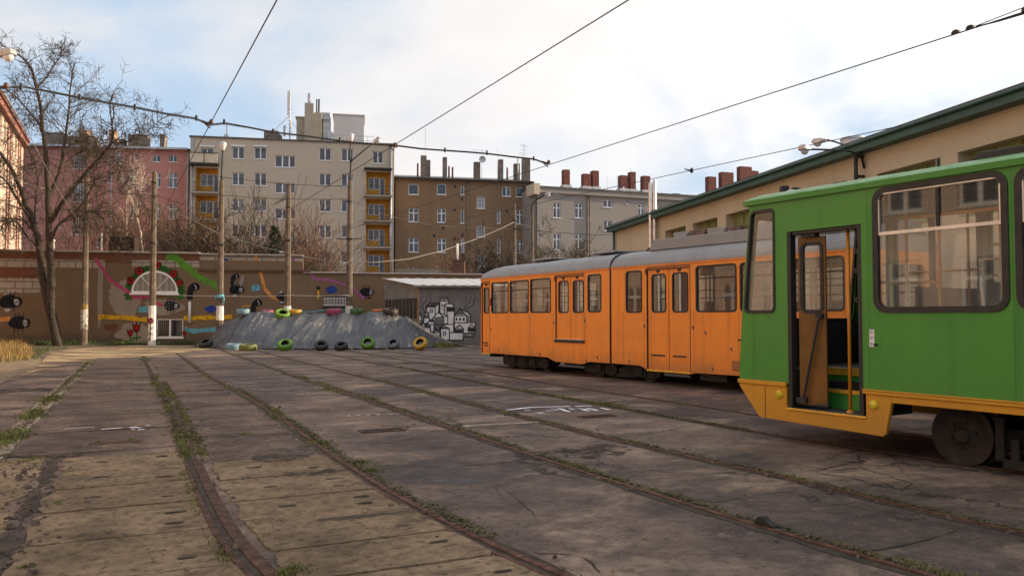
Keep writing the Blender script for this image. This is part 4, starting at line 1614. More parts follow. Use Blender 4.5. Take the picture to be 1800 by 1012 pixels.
# underneath
for par, xc in ((ot, -4.05), (ot, -0.72), (sec2, 0.72), (sec2, 4.9)):
    hw = 1.15 if abs(xc) > 1 else 0.62
    b = MB()
    b.prism_xz([(xc - hw, 0.33), (xc - hw + 0.1, 0.27), (xc + hw - 0.1, 0.27), (xc + hw, 0.33), (xc + hw, 0.50), (xc + hw * 0.6, 0.56), (xc - hw * 0.6, 0.56), (xc - hw, 0.50)], 0.24, 0.34)
    for dx in (-0.55, 0.0, 0.5):
        if abs(dx) < hw - 0.2:
            b.box(xc + dx - 0.10, xc + dx + 0.10, 0.19, 0.24, 0.32, 0.50)
            b.box(xc + dx + 0.14, xc + dx + 0.19, 0.21, 0.24, 0.27, 0.54)
    b.build('bogie_side', M['bogie'], par, bevel=0.01)
bogie(ot, -4.05, 1.8, 0.29, 1.15, 1.5, 'bogie_frame', 'axle', 0.165)
bogie(ot, 0.0, 1.8, 0.29, 1.15, 1.5, 'bogie_frame', 'axle', 0.165)
bogie(sec2, 4.9, 1.8, 0.29, 1.15, 1.5, 'bogie_frame', 'axle', 0.165)
b = MB()
b.box(-6.1, -0.1, 0.5, OW - 0.5, 0.62, 0.78)
b.box(-5.8, -5.5, 0.15, 0.5, 0.47, 0.60)
b.box(-2.2, -1.3, 0.25, OW - 0.25, 0.42, 0.62)
b.tube([(-6.7, 1.15, 0.5), (-6.0, 1.15, 0.55)], 0.05, 8)
b.build('underframe', M['bogie'], ot)
b = MB()
b.box(0.1, 6.2, 0.5, OW - 0.5, 0.62, 0.78)
b.box(2.6, 3.3, 0.1, 0.9, 0.34, 0.55)
b.box(1.3, 2.3, 0.4, OW - 0.4, 0.40, 0.62)
b.build('underframe', M['bogie'], sec2)

# ------------------------------------------------------------------ the depot along the right side of the yard
M['depot_wall'] = stucco('cream depot render', (0.56, 0.465, 0.325), 0.22)
M['depot_green'] = pm('olive window panel', (0.19, 0.215, 0.07), 0.12, 0.8, 0.6)
M['fascia'] = pm('dark green fascia', (0.028, 0.085, 0.060), 0.15, 1.5, 0.5)
DK = 0.66      # how far off the hall stands
DP = Wall((DK * (19.1 - 300 / 1400 * 55.4), DK * 55.4), (DK * (19.1 + 300 / 1400 * 20), DK * -20))
# local x runs from the far end towards the camera and beyond; the yard is at -y... check the side
DU = DP.len
dep = thing('tram_depot', 'long cream depot hall with a green eave and olive window panels at the right', 'depot', (DP.p0.x, DP.p0.y, 0), DP.rz)
# window bays: edges measured on the wall
pitch_pts = [(1217, 1258), (1274, 1330), (1542, 1646)]
ua = [DP.uz(x, 300)[0] for x in (1217, 1274, 1542, 1684)]
bay = (ua[3] - ua[0]) / 5.0
wid = (DP.uz(1646, 290)[0] - DP.uz(1542, 290)[0])
z_top = DP.uz(1684, 268)[1]
holes = []
k = -1
while ua[0] + bay * k + wid < DU - 1 and k < 14:
    holes.append((ua[0] + bay * k, ua[0] + bay * k + wid, z_top - 1.35, z_top, 0))
    k += 1
Z_EB = DP.uz(1500, 407.5 - 0.3138 * (1500 - 1083))[1]
b = MB()
holed_panel(b, 0, DU, -0.05, Z_EB, holes, 0.0, 0.35)
b.quad((0, 0, -0.05), (0, 0, Z_EB), (0, 16, Z_EB), (0, 16, -0.05))
b.quad((DU, 0, -0.05), (DU, 16, -0.05), (DU, 16, Z_EB), (DU, 0, Z_EB))
b.quad((0, 16, -0.05), (DU, 16, -0.05), (DU, 16, Z_EB), (0, 16, Z_EB))
b.build('wall', M['depot_wall'], dep)
for h in holes:
    b = MB()
    b.box(h[0], h[1], 0.30, 0.36, h[2], h[3])
    w_ = b.build('window', M['depot_green'], dep)
    b = MB()
    n = 3
    for i in range(1, n):
        x_ = h[0] + (h[1] - h[0]) * i / n
        b.box(x_ - 0.03, x_ + 0.03, 0.27, 0.302, h[2], h[3])
    b.build('mullion', M['depot_green'], w_)
EV = 0.33
b = MB()
b.box(-0.3, DU, -EV, -EV + 0.06, Z_EB, Z_EB + 0.22)
b.box(-0.3, DU, -EV + 0.06, 0.02, Z_EB, Z_EB + 0.04)
b.box(-0.3, -0.24, -EV + 0.06, 16, Z_EB, Z_EB + 0.22)
b.build('eave', M['fascia'], dep)
b = MB()
b.tube([(-0.3, -EV - 0.05, Z_EB + 0.19), (DU, -EV - 0.05, Z_EB + 0.19)], 0.04, 8)
b.build('gutter', M['fascia'], dep, smooth=True)
b = MB()
b.prism_xz([(0, 0), (1, 0), (1, 1), (0, 1)], 0, 1)
b.v = []
b.f = []
for x_ in (-0.3, DU):
    b.v += [(x_, -EV, Z_EB + 0.29), (x_, 8, Z_EB + 0.80), (x_, 16, Z_EB + 0.29), (x_, 16, Z_EB + 0.225), (x_, -EV, Z_EB + 0.225)]
b.f = [(0, 1, 6, 5), (1, 2, 7, 6), (2, 3, 8, 7), (3, 4, 9, 8), (4, 0, 5, 9), (0, 4, 3, 2, 1), (5, 6, 7, 8, 9)]
b.build('roof', M['roof_felt'], dep)
b = MB()
b.tube([(0.06, -0.10, 0.0), (0.06, -0.10, Z_EB + 0.2)], 0.06, 8)
b.build('downpipe', M['fascia'], dep, smooth=True)
for (px, py, r_) in ((1438, 271, 0.30), (1778, 156, 0.33)):
    # roof ventilators sit a little behind the eave
    u, z = DP.uz(px, py + 8)
    b = MB()
    b.lathe([(0.0, 0.42), (r_, 0.40), (r_ + 0.02, 0.35), (r_, 0.34), (r_, -0.5)], (u + 0.2, 0.9, z + 0.15), 'z', 20)
    auto_smooth(b.build('roof_ventilator', M['zinc'], dep))


# added low wing, unseen behind the orange tram, to shade the heap
b = MB()
b.prism_xy([(2.7, 38.2), (9.5, 36.9), (11.0, 45.0), (3.4, 46.4)], -0.05, 4.0)
b.v = [tuple(Matrix.Rotation(-DP.rz, 4, 'Z') @ (Vector(v) - Vector((DP.p0.x, DP.p0.y, 0)))) for v in b.v]
wing = b.build('added_shade_wing', M['depot_wall'], dep)
b = MB()
b.prism_xy([(2.5, 38.0), (9.7, 36.7), (11.2, 45.2), (3.2, 46.6)], 4.0, 4.12)
b.v = [tuple(Matrix.Rotation(-DP.rz, 4, 'Z') @ (Vector(v) - Vector((DP.p0.x, DP.p0.y, 0)))) for v in b.v]
b.build('added_wing_roof', M['roof_felt'], wing)


# lamps on the depot wall
def hood_lamp(parent, q, d, L=0.42, tilt=0.0, name='lamp_head', sc=1.0):
    """street lamp head: boxy hood with a clear bowl below; q = socket end, d = flat direction it points"""
    d = Vector((d[0], d[1], 0)).normalized()
    Mx = Matrix.Translation(q) @ Matrix.Rotation(math.atan2(d.y, d.x), 4, 'Z') @ Matrix.Rotation(-tilt, 4, 'Y') @ Matrix.Scale(sc, 4)
    b = MB()
    sec = [(0.0, 0.05, -0.05, 0.05), (0.12, 0.06, -0.06, 0.055), (0.14, 0.12, -0.08, 0.09), (0.14 + L * 0.75, 0.14, -0.09, 0.11), (0.14 + L, 0.11, -0.07, 0.06)]
    k0 = 0
    for (x_, hw, zb, zt) in sec:
        for (y_, z_) in ((-hw, zb), (hw, zb), (hw, zt * 0.5), (hw * 0.6, zt), (-hw * 0.6, zt), (-hw, zt * 0.5)):
            b.v.append(tuple(Mx @ Vector((x_, y_, z_))))
    for i in range(len(sec) - 1):
        for j in range(6):
            a, c = i * 6 + j, i * 6 + (j + 1) % 6
            b.f.append((a, c, c + 6, a + 6))
    b.f.append(tuple(range(6)))
    b.f.append(tuple((len(sec) - 1) * 6 + j for j in range(6)))
    h = b.build(name, M['galv'], parent, bevel=0.01)
    b = MB()
    n = 10
    prof = [(1.0, 0.0), (0.92, -0.05), (0.7, -0.10), (0.35, -0.13), (0.0, -0.14)]
    for i, (f, z_) in enumerate(prof):
        for j in range(n):
            a = 2 * PI * j / n
            b.v.append(tuple(Mx @ Vector((0.14 + L * 0.48 + L * 0.42 * f * math.cos(a), 0.115 * f * math.sin(a), -0.088 + z_))))
    for i in range(len(prof) - 1):
        for j in range(n):
            a, c = i * n + j, i * n + (j + 1) % n
            b.f.append((a, c, c + n, a + n))
    b.build('lamp_bowl', M['bowl'], h, smooth=True)
    return h


M['bowl'] = pm('frosted lamp bowl', (0.62, 0.60, 0.58), 0.08, 5, 0.15, spec=0.6)
u, z = DP.uz(1519, 312)
base = DP.world(u, -0.22, z)
t = thing('wall_lamp', 'black double-armed lamp on the depot wall above the green tram', 'lamp', base)
Pp = lambda px, py, y: DP.world(DP.uz(px, py)[0], y, DP.uz(px, py)[1]) - base
D0 = base.y
b = MB()
b.tube([(0, 0, -1.1), (0, 0, 0.75)], 0.05, 8)
b.build('stem', M['black'], t)
for z_ in (0.02, 0.5):
    b = MB()
    b.box(-0.05, 0.30, -0.03, 0.03, z_ - 0.03, z_ + 0.03, Matrix.Rotation(DP.rz + R(90), 4, 'Z'))
    b.build('wall_bracket', M['black'], t)


def off(px, py, Y): return at(px, py, Y) - base


for pts, nm in (([(1519, 296, 0), (1516, 281, -0.08), (1508, 271, -0.3), (1490, 265, -0.65), (1460, 263.5, -1.1), (1424, 262.5, -1.6)], 'a'),
                ([(1518, 292, 0), (1514, 277, 0.1), (1503, 265, 0.3), (1488, 257, 0.5), (1470, 250, 0.7), (1452, 245.5, 0.9)], 'b')):
    P3 = [off(px, py, D0 + dy) for px, py, dy in pts]
    b = MB()
    b.tube(P3, 0.022, 8)
    arm = b.build('arm', M['black'], t, smooth=True)
    hood_lamp(t, P3[-1], P3[-1] - P3[-2], 0.40, 0.0, 'lamp_head', 0.66)
u, z = DP.uz(1415, 338)
base = DP.world(u, -0.12, z)
t = thing('wall_lamp', 'low wall lamp with a white dome peeping over the roof of the green tram', 'lamp', base)
D0 = base.y
b = MB()
b.tube([off(1420, 345, D0), off(1415, 337, D0 - 0.2), off(1404, 332.5, D0 - 0.5), off(1394, 332, D0 - 0.8), off(1391, 336, D0 - 0.9)], 0.04, 8)
b.build('arm', M['black'], t, smooth=True)
b = MB()
c = off(1390, 341, D0 - 0.9)
b.lathe([(0.0, 0.12), (0.12, 0.10), (0.24, 0.02), (0.30, -0.08), (0.28, -0.10)], c, 'z', 18)
b.build('lamp_dome', M['white_paint'], t, smooth=True)
b = MB()
c = off(1380, 334, D0 - 0.9)
b.box(c.x - 0.12, c.x + 0.08, c.y - 0.1, c.y + 0.1, c.z - 0.1, c.z + 0.1)
b.build('control_box', M['black'], t, bevel=0.02)

# twin steel flues by the far end of the depot
q = at(1147, 400, 31.6)
t = thing('steel_flue', 'shiny steel twin flue rising beside the far end of the depot', 'flue', (q.x, q.y, 0))
M['flue'] = pm('bright flue steel', (0.62, 0.58, 0.55), 0.12, 3, 0.28, 0.9)
for dx, top, r_ in ((-0.08, 321, 0.072), (0.085, 316, 0.082)):
    zt = at(1147, top, 31.6).z
    b = MB()
    prof = [(r_, 0.0)]
    z_ = 1.0
    while z_ < zt - 0.3:
        prof += [(r_, z_), (r_ + 0.012, z_ + 0.01), (r_ + 0.012, z_ + 0.05), (r_, z_ + 0.06)]
        z_ += 1.05
    prof += [(r_, zt - 0.1), (r_ * 0.7, zt), (0.0, zt + 0.02)]
    b.lathe(prof, (dx, 0, 0), 'z', 20)
    auto_smooth(b.build('flue_pipe', M['flue'], t))


# ------------------------------------------------------------------ the far buildings
def window_at(root, name, rc, y, style='cross', pane=None, sill=True, fr=0.06):
    u0, u1, z0, z1 = rc
    b = MB()
    ya, yb = y, y + 0.05
    b.box(u0, u1, ya, yb, z0, z0 + fr)
    b.box(u0, u1, ya, yb, z1 - fr, z1)
    b.box(u0, u0 + fr, ya, yb, z0 + fr, z1 - fr)
    b.box(u1 - fr, u1, ya, yb, z0 + fr, z1 - fr)
    w_, h_ = u1 - u0, z1 - z0
    ub = []
    if style in ('cross', 'two'): ub = [0.5]
    if style == 'three': ub = [0.36, 0.70]
    for f in ub:
        x_ = u0 + w_ * f
        m_ = fr * (0.9 if style == 'three' else 0.75)
        b.box(x_ - m_, x_ + m_, ya - 0.008, yb, z0 + fr, z1 - fr)
    if style == 'cross':
        zt = z0 + h_ * 0.66
        b.box(u0 + fr, u1 - fr, ya - 0.012, yb, zt - fr * 0.6, zt + fr * 0.6)
    if style == 'bars':
        for i in range(1, 5):
            x_ = u0 + w_ * i / 5
            b.box(x_ - 0.015, x_ + 0.015, ya - 0.006, yb, z0 + fr, z1 - fr)
        for i in range(1, 4):
            z_ = z0 + h_ * i / 4
            b.box(u0 + fr, u1 - fr, ya - 0.009, yb, z_ - 0.015, z_ + 0.015)
    if sill:
        b.box(u0 - 0.06, u1 + 0.06, -0.07, y, z0 - 0.07, z0)
    f = b.build(name, M['white_frame'], root)
    b = MB()
    b.quad((u0 + fr, y + 0.035, z0 + fr), (u1 - fr, y + 0.035, z0 + fr), (u1 - fr, y + 0.035, z1 - fr), (u0 + fr, y + 0.035, z1 - fr))
    b.build('pane', pane or M['pane'], f, fix=False)
    return f


def chimney(root, rc, y, dpt, mat, cap=True, z0=None):
    u0, u1, zb, zt = rc
    if z0 is not None: zb = z0
    b = MB()
    b.box(u0, u1, y, y + dpt, zb, zt)
    if cap: b.box(u0 - 0.05, u1 + 0.05, y - 0.05, y + dpt + 0.05, zt, zt + 0.10)
    return b.build('chimney', mat, root)


def pipe(root, name, mat, u, y, z0, z1, r_):
    b = MB()
    b.tube([(u, y, z0), (u, y, z1)], r_, 8)
    return b.build(name, mat, root, smooth=True)


rnd = random.Random(11)

# pink tenement at the back left
A0, A1 = at(43, 255, 84.0), at(333, 262, 86.2)
pk = Wall(A0, A1)
ZE = A0.z
M['pink'] = stucco('dusty pink render', (0.50, 0.240, 0.205), 0.35, (0.41, 0.190, 0.16))
t = thing('tenement_block', 'dusty pink tenement behind the bare tree at the back left', 'building', (pk.p0.x, pk.p0.y, 0), pk.rz)
pw = [(268, 281.5, 273, 284.5, 'two'), (297.5, 311, 273, 284.5, 'two'), (238, 242.5, 269, 281.5, ''), (201.5, 214, 267, 286.5, 'bars'), (129, 149.5, 271, 297, 'bars'),
      (271.5, 282.5, 303.5, 329, 'cross'), (296, 311.5, 303.5, 329.5, 'cross'), (228.5, 238, 302.5, 327, 'cross'), (173, 176.5, 302, 322, ''), (190, 193.5, 302, 321, ''), (127, 149.5, 320, 355, 'bars'),
      (271.5, 282.5, 358, 385, 'cross'), (296, 311.5, 358, 385, 'cross'), (125, 145, 379, 412, 'bars'), (228.5, 238.5, 358, 384, 'cross'),
      (271.5, 282.5, 412, 438, 'cross'), (296, 311.5, 412, 438, 'cross'), (170, 175.5, 416, 434, ''), (104, 108, 390, 400, '')]
rects = [(pk.rect(*w_[:4]), w_[4]) for w_ in pw]
b = MB()
holed_panel(b, -2, pk.len, -0.05, ZE, [r_ for r_, s_ in rects], 0, 0.22)
b.box(-2, pk.len, 0.5, 11, -0.05, ZE - 0.02)
b.build('wall', M['pink'], t)
for r_, s_ in rects:
    window_at(t, 'window', r_, 0.15, s_, M['pane_light'] if rnd.random() < 0.3 else M['pane'])
b = MB()
zt_ = pk.uz(200, 252)[1]
b.add([(-2, -0.5, ZE), (pk.len, -0.5, ZE), (pk.len, 9, ZE + 1.2), (-2, 9, ZE + 1.2), (-2, -0.5, ZE - 0.06), (pk.len, -0.5, ZE - 0.06), (pk.len, 9, ZE - 0.06), (-2, 9, ZE - 0.06)],
      [(0, 1, 2, 3), (4, 7, 6, 5), (0, 4, 5, 1), (1, 5, 6, 2), (2, 6, 7, 3), (3, 7, 4, 0)])
b.build('roof', M['roof_felt'], t)
b = MB()
b.box(-2, pk.len - 0.1, -0.62, -0.505, ZE - 0.16, ZE + 0.06)
b.build('gutter', M['zinc'], t)
for (x0, x1, y1_, mt) in [(57, 90, 234, 'chim_grey'), (95, 116, 241, 'chim_grey'), (118, 133, 230, 'chim_tan'), (173, 183, 229, 'chim_tan'), (191, 200, 246, 'chim_grey'), (208, 243, 238, 'chim_grey'), (266, 274, 238, 'chim_grey'), (141, 146, 241, 'chim_tan')]:
    u0, z1 = pk.uz(x0, y1_)
    u1, _ = pk.uz(x1, y1_)
    k = 1.035
    chimney(t, (u0, u1, ZE + 0.2, (z1 - CAM_H) * k + CAM_H), 3.0, 1.2, M[mt])
pipe(t, 'downpipe', M['zinc'], pk.uz(197, 300)[0], -0.08, 0, ZE - 0.1, 0.06)
pipe(t, 'downpipe', M['zinc'], pk.len - 0.12, -0.10, 0, ZE - 0.1, 0.08)

# grey block of flats
B0, B1 = at(335, 241, 84.0), at(693, 255.5, 88.0)
gb = Wall(B0, B1)
ZG = B0.z
M['grey'] = stucco('warm grey render', (0.47, 0.405, 0.325), 0.10, (0.44, 0.38, 0.305))
M['ochre'] = pm('ochre loggia paint', (0.62, 0.33, 0.045), 0.1, 1.5, 0.85)
M['balc'] = pm('balcony concrete', (0.30, 0.27, 0.23), 0.2, 2, 0.85)
M['cream_par'] = pm('cream parapet', (0.52, 0.44, 0.33), 0.12, 2, 0.85)
t = thing('apartment_block', 'warm grey block of flats with ochre balconies and rooftop aerials', 'building', (gb.p0.x, gb.p0.y, 0), gb.rz)
gw = []
for (x0, x1, rows) in [(408, 429.5, [(258, 279), (303.5, 325.5), (349, 371), (395, 416), (441, 462)]), (447, 468.5, [(258.5, 279.5), (304, 326), (349, 370.5), (395, 416), (441, 462)]),
                       (561, 582, [(260.5, 282), (305, 326), (351, 372), (396, 417.5), (442, 463)]), (600, 621, [(261, 283), (305.5, 327), (351, 372.5), (396, 417.5), (442, 463)]), (655, 673.5, [(266, 287)])]:
    for (ya, yb) in rows: gw.append((gb.rect(x0, x1, ya, yb), 'two'))
for (ya, yb) in [(273.5, 294), (321.5, 339.5), (367, 384.5), (413, 431), (459, 477)]:
    gw.append((gb.rect(483.5, 519, ya, yb), 'three'))
uL = gb.uz(386.5, 350)[0]
uR = gb.uz(642.0, 350)[0]
uR2 = gb.uz(688, 350)[0]
logg = []
for (ya, yb) in [(295, 338), (343, 385), (391, 432), (438, 480)]: logg.append((0.55, uL - 0.22, gb.uz(360, yb)[1], gb.uz(360, ya)[1], 'L'))
for (ya, yb) in [(302, 344), (349.5, 388), (394.5, 434), (440, 480)]: logg.append((uR + 0.1, uR2 - 0.1, gb.uz(665, yb)[1], gb.uz(665, ya)[1], 'R'))
top_t = (0.0, uL - 0.22, gb.uz(360, 290)[1], ZG + 0.3)
b = MB()
holed_panel(b, 0, gb.len, -0.05, ZG, [r_ for r_, s_ in gw] + [l_[:4] for l_ in logg] + [gb.rect(353, 375, 261, 275)], 0, 0.22)
b.box(0, gb.len, 1.7, 12, -0.05, ZG - 0.01)
b.quad((0, 0, -0.05), (0, 12, -0.05), (0, 12, ZG), (0, 0, ZG))
b.quad((gb.len, 0, -0.05), (gb.len, 12, -0.05), (gb.len, 12, ZG), (gb.len, 0, ZG))
b.build('wall', M['grey'], t)
for r_, s_ in gw:
    window_at(t, 'window', r_, 0.15, s_, M['pane_light'] if rnd.random() < 0.15 else M['pane'], fr=0.075)
window_at(t, 'window', gb.rect(353, 375, 261, 275), 0.15, 'two', None, False)
for (x0, x1, y_) in ((406, 431.5, 256.5), (445.5, 470.5, 256.8), (351, 377, 257)):
    r_ = gb.rect(x0, x1, y_ - 1, y_ + 1.2)
    b = MB()
    b.box(r_[0], r_[1], -0.10, 0.0, r_[2], r_[3])
    b.build('shutter_box', M['white_frame'], t)
# main body stands 0.9 m forward of the two balcony bays: a skin round the middle
for i, l_ in enumerate(logg):
    u0, u1, z0, z1, sd_ = l_
    b = MB()
    b.quad((u0, 1.55, z0), (u1, 1.55, z0), (u1, 1.55, z1), (u0, 1.55, z1))
    b.quad((u0, 0.22, z0), (u0, 1.55, z0), (u0, 1.55, z1), (u0, 0.22, z1))
    b.quad((u1, 0.22, z0), (u1, 0.22, z1), (u1, 1.55, z1), (u1, 1.55, z0))
    b.quad((u0, 0.22, z1), (u0, 1.55, z1), (u1, 1.55, z1), (u1, 0.22, z1))
    b.build('loggia', M['ochre'], t)
    # window and balcony door in one frame
    h_ = z1 - z0
    a0, a1 = u0 + (u1 - u0) * 0.10, u0 + (u1 - u0) * 0.97 * (0.80 if sd_ == 'R' else 1.0)
    am = a0 + (a1 - a0) * 0.68
    window_at(t, 'window', (a0, am, z0 + h_ * 0.33, z0 + h_ * 0.84), 1.49, 'two', M['pane'] if i % 3 else M['pane_light'], False, fr=0.08)
    window_at(t, 'balcony_door', (am, a1, z0 + 0.05, z0 + h_ * 0.84), 1.49, 'one', M['pane'], False, fr=0.08)
    b = MB()
    b.box(u0 - 0.3, u1 + 0.15, -0.75, 1.5, z0 - 0.20, z0 - 0.02)
    b.build('balcony_slab', M['balc'], t)
    b = MB()
    n = 18
    for k in range(n + 1):
        x_ = u0 - 0.28 + (u1 - u0 + 0.40) * k / n
        b.box(x_ - 0.010, x_ + 0.010, -0.72, -0.70, z0, z0 + 0.98)
    b.box(u0 - 0.3, u1 + 0.15, -0.73, -0.69, z0 + 0.98, z0 + 1.02)
    b.box(u0 - 0.3, u1 + 0.15, -0.73, -0.69, z0 + 0.06, z0 + 0.09)
    b.build('balcony_rail', M['black'], t)
r_ = gb.rect(338, 384.5, 272, 288.5)
b = MB()
b.box(r_[0] - 0.1, r_[1], -0.80, -0.70, r_[2], r_[3])
b.build('parapet_panel', M['cream_par'], t)
b = MB()
b.box(r_[0] - 0.2, r_[1] + 0.05, -0.84, -0.68, r_[3], r_[3] + 0.08)
b.box((r_[0] + r_[1]) / 2 - 0.04, (r_[0] + r_[1]) / 2 + 0.04, -0.83, -0.80, r_[2], r_[3])
b.box(r_[0] - 0.2, r_[1] + 0.05, -0.9, 0.0, r_[2] - 0.22, r_[2])
b.build('parapet_rail', M['black'], t)
b = MB()
r_ = gb.rect(640, 689, 297, 299.5)
b.box(r_[0], r_[1], -0.8, 0.0, r_[2], r_[3])
b.build('balcony_canopy', M['black'], t)
b = MB()
b.box(-0.12, gb.len + 0.12, -0.14, 12.1, ZG, ZG + 0.16)
b.build('roof', M['roof_felt'], t)
pipe(t, 'downpipe', M['galv'], gb.len - 0.35, -0.15, 0, ZG - 0.1, 0.14)
pipe(t, 'downpipe', M['galv'], 0.25, -0.15, 0, ZG - 0.1, 0.07)


def roof_rect(x0, x1, y0, y1, k):
    """rectangle seen at those pixels but standing back on the roof: k scales size with distance"""
    a, zt2 = gb.uz(x0, y0)
    c, _ = gb.uz(x1, y0)
    return a, c, (zt2 - CAM_H) * k + CAM_H


M['cool_white'] = pm('off-white cladding', (0.56, 0.53, 0.50), 0.05, 0.5, 0.7)
M['penthouse'] = stucco('penthouse render', (0.43, 0.37, 0.30), 0.15)
for (nm, x0, x1, y0, yb, d_, mt) in [('lift_house', 517, 566, 207, 3.2, 4, 'penthouse'), ('chimney', 533, 549, 181, 2.2, 0.95, 'penthouse'), ('chimney', 549.5, 563, 198, 2.4, 0.7, 'penthouse'),
                                     ('cooling_house', 585, 640, 202, 3.0, 4.5, 'cool_white'), ('louvre_box', 562, 578, 198, 3.2, 2.5, 'zinc'), ('chimney', 458, 484, 229, 3, 2, 'chim_grey'),
                                     ('chimney', 484.5, 490, 237, 3, 0.8, 'chim_grey'), ('chimney', 388, 395, 236, 2, 0.6, 'zinc'), ('roof_box', 574, 584, 232, 2.6, 1.5, 'zinc')]:
    a, c, zt2 = roof_rect(x0, x1, y0, y0, 1 + yb / 86)
    b = MB()
    b.box(a, c, yb, yb + d_, ZG + 0.1, zt2)
    if nm in ('cooling_house', 'lift_house'): b.box(a - 0.12, c + 0.12, yb - 0.12, yb + d_, zt2, zt2 + 0.12)
    b.build(nm, M[mt], t)
for (px, yt, yb_, w_, mt) in [(541, 158, 181, 0.17, 'galv'), (554.5, 168, 198, 0.07, 'black'), (558.5, 168, 198, 0.10, 'black'), (391.5, 211, 236, 0.06, 'galv')]:
    u, zt2 = gb.uz(px, yt)
    _, zb2 = gb.uz(px, yb_)
    pipe(t, 'roof_flue', M[mt], u, 2.6, zb2 - 0.4, zt2 + 0.3, w_)
u, zt2 = gb.uz(507.5, 155)
pipe(t, 'antenna_mast', M['galv'], u, 2.0, ZG, zt2 + 0.2, 0.06)
for (x0, x1, y0, y1_) in [(502.5, 505, 157, 200), (505.5, 508, 155, 201), (495, 500, 219, 238), (509, 510, 204, 222)]:
    r_ = gb.rect(x0, x1, y0, y1_)
    b = MB()
    b.box(r_[0], r_[1], 1.7, 1.85, r_[2] + 0.3, r_[3] + 0.3)
    b.build('antenna_panel', M['white_paint'] if x0 > 500 else M['zinc'], t, bevel=0.03)
b = MB()
for k in range(9):
    z_ = ZG + 1.0 + 0.42 * k
    b.box(u - 0.25, u + 0.25, 1.98, 2.02, z_, z_ + 0.025)
b.tube([(u - 3.2, 2.0, ZG), (u - 0.1, 2.0, ZG + 3.2)], 0.02, 5)
b.tube([(u + 2.5, 2.0, ZG), (u + 0.1, 2.0, ZG + 2.6)], 0.02, 5)
b.build('antenna_stay', M['black'], t)
b = MB()
ra, rc_, _ = roof_rect(567, 657, 230, 230, 1.0)
ra = gb.uz(584, 230)[0]
for z_ in (0.5, 1.0):
    b.tube([(ra, 0.6, ZG + z_), (rc_, 0.6, ZG + z_)], 0.025, 6)
n = 7
for k in range(n + 1):
    x_ = ra + (rc_ - ra) * k / n
    b.tube([(x_, 0.6, ZG), (x_, 0.6, ZG + 1.0)], 0.025, 6)
b.build('roof_railing', M['galv'], t)
b = MB()
ra, rc_ = gb.uz(555, 192)[0], gb.uz(578, 192)[0]
for x_ in (ra, rc_):
    b.tube([(x_, 3.0, gb.uz(566, 207)[1]), (x_, 3.0, gb.uz(566, 190)[1])], 0.02, 5)
b.tube([(ra, 3.0, gb.uz(566, 190)[1]), (rc_, 3.0, gb.uz(566, 190)[1])], 0.02, 5)
for k in range(6):
    b.tube([(ra + (rc_ - ra) * (k + 1) / 8 + 0.2, 3.0, gb.uz(566, 198)[1]), (ra + (rc_ - ra) * (k + 1) / 8 + 0.45, 3.0, gb.uz(566, 195)[1])], 0.07, 6)
b.build('roof_railing', M['galv'], t)

# brown tenement
C0, C1 = at(695, 312, 92.0), at(934, 319.5, 95.2)
br = Wall(C0, C1)
ZB = C0.z
M['brown'] = stucco('brown roughcast', (0.240, 0.158, 0.098), 0.4, (0.20, 0.130, 0.082))
t = thing('tenement_block', 'brown roughcast tenement with a row of grey chimneys', 'building', (br.p0.x, br.p0.y, 0), br.rz)
bw = [(718, 736, 323, 342, 'one'), (768, 784.5, 323, 342, 'one'), (810, 816, 327, 342, ''), (883, 898, 328, 345, 'two'), (907, 921, 329, 346, 'one'),
      (838, 853, 345, 366.5, 'bars'), (838, 853, 395.5, 416.5, 'bars'), (838.5, 853.5, 446.5, 469, 'bars'),
      (718.5, 736, 366, 390, 'cross'), (768.5, 784, 366.5, 391, 'cross'), (810, 816, 368, 392.5, ''), (873.5, 880, 369, 392.5, ''), (907, 921, 369, 394, 'cross'),
      (718.5, 736, 418, 443, 'cross'), (769, 784.5, 418.5, 443.5, 'cross'), (810.5, 816.5, 419, 443.5, ''), (874, 880, 419, 444.5, ''), (907.5, 921, 421, 444.5, 'cross'),
      (718.5, 735, 470, 490, 'two')]
rects = [(br.rect(*w_[:4]), w_[4]) for w_ in bw]
b = MB()
holed_panel(b, 0, br.len, -0.05, ZB, [r_ for r_, s_ in rects], 0, 0.24)
b.box(0, br.len, 0.5, 11, -0.05, ZB - 0.02)
b.build('wall', M['brown'], t)
for r_, s_ in rects: window_at(t, 'window', r_, 0.15, s_, M['pane_light'] if rnd.random() < 0.2 else M['pane'], fr=0.09)
b = MB()
RH = 1.75
b.add([(-0.1, -0.45, ZB), (br.len + 0.25, -0.45, ZB), (br.len + 0.25, 8, ZB + RH), (-0.1, 8, ZB + RH), (-0.1, -0.45, ZB - 0.14), (br.len + 0.25, -0.45, ZB - 0.14), (br.len + 0.25, 8, ZB - 0.14), (-0.1, 8, ZB - 0.14)],
      [(0, 1, 2, 3), (4, 7, 6, 5), (0, 4, 5, 1), (1, 5, 6, 2), (2, 6, 7, 3), (3, 7, 4, 0)])
b.build('roof', M['roof_grey'], t)
b = MB()
b.box(-0.1, br.len + 0.2, -0.56, -0.455, ZB - 0.15, ZB + 0.02)
b.build('gutter', M['black'], t)
b = MB()
zz_ = br.uz(760, 470)[1]
b.box(0, br.len, -0.012, 0.0, 0, zz_ - 0.2)
b.build('plinth', stucco('pale plinth render', (0.33, 0.29, 0.24), 0.3), t)
b = MB()
ux = br.uz(822, 400)[0]
b.tube([(ux, -0.09, 0), (ux, -0.09, ZB - 0.2)], 0.09, 8)
b.build('downpipe', M['chim_grey'], t, smooth=True)
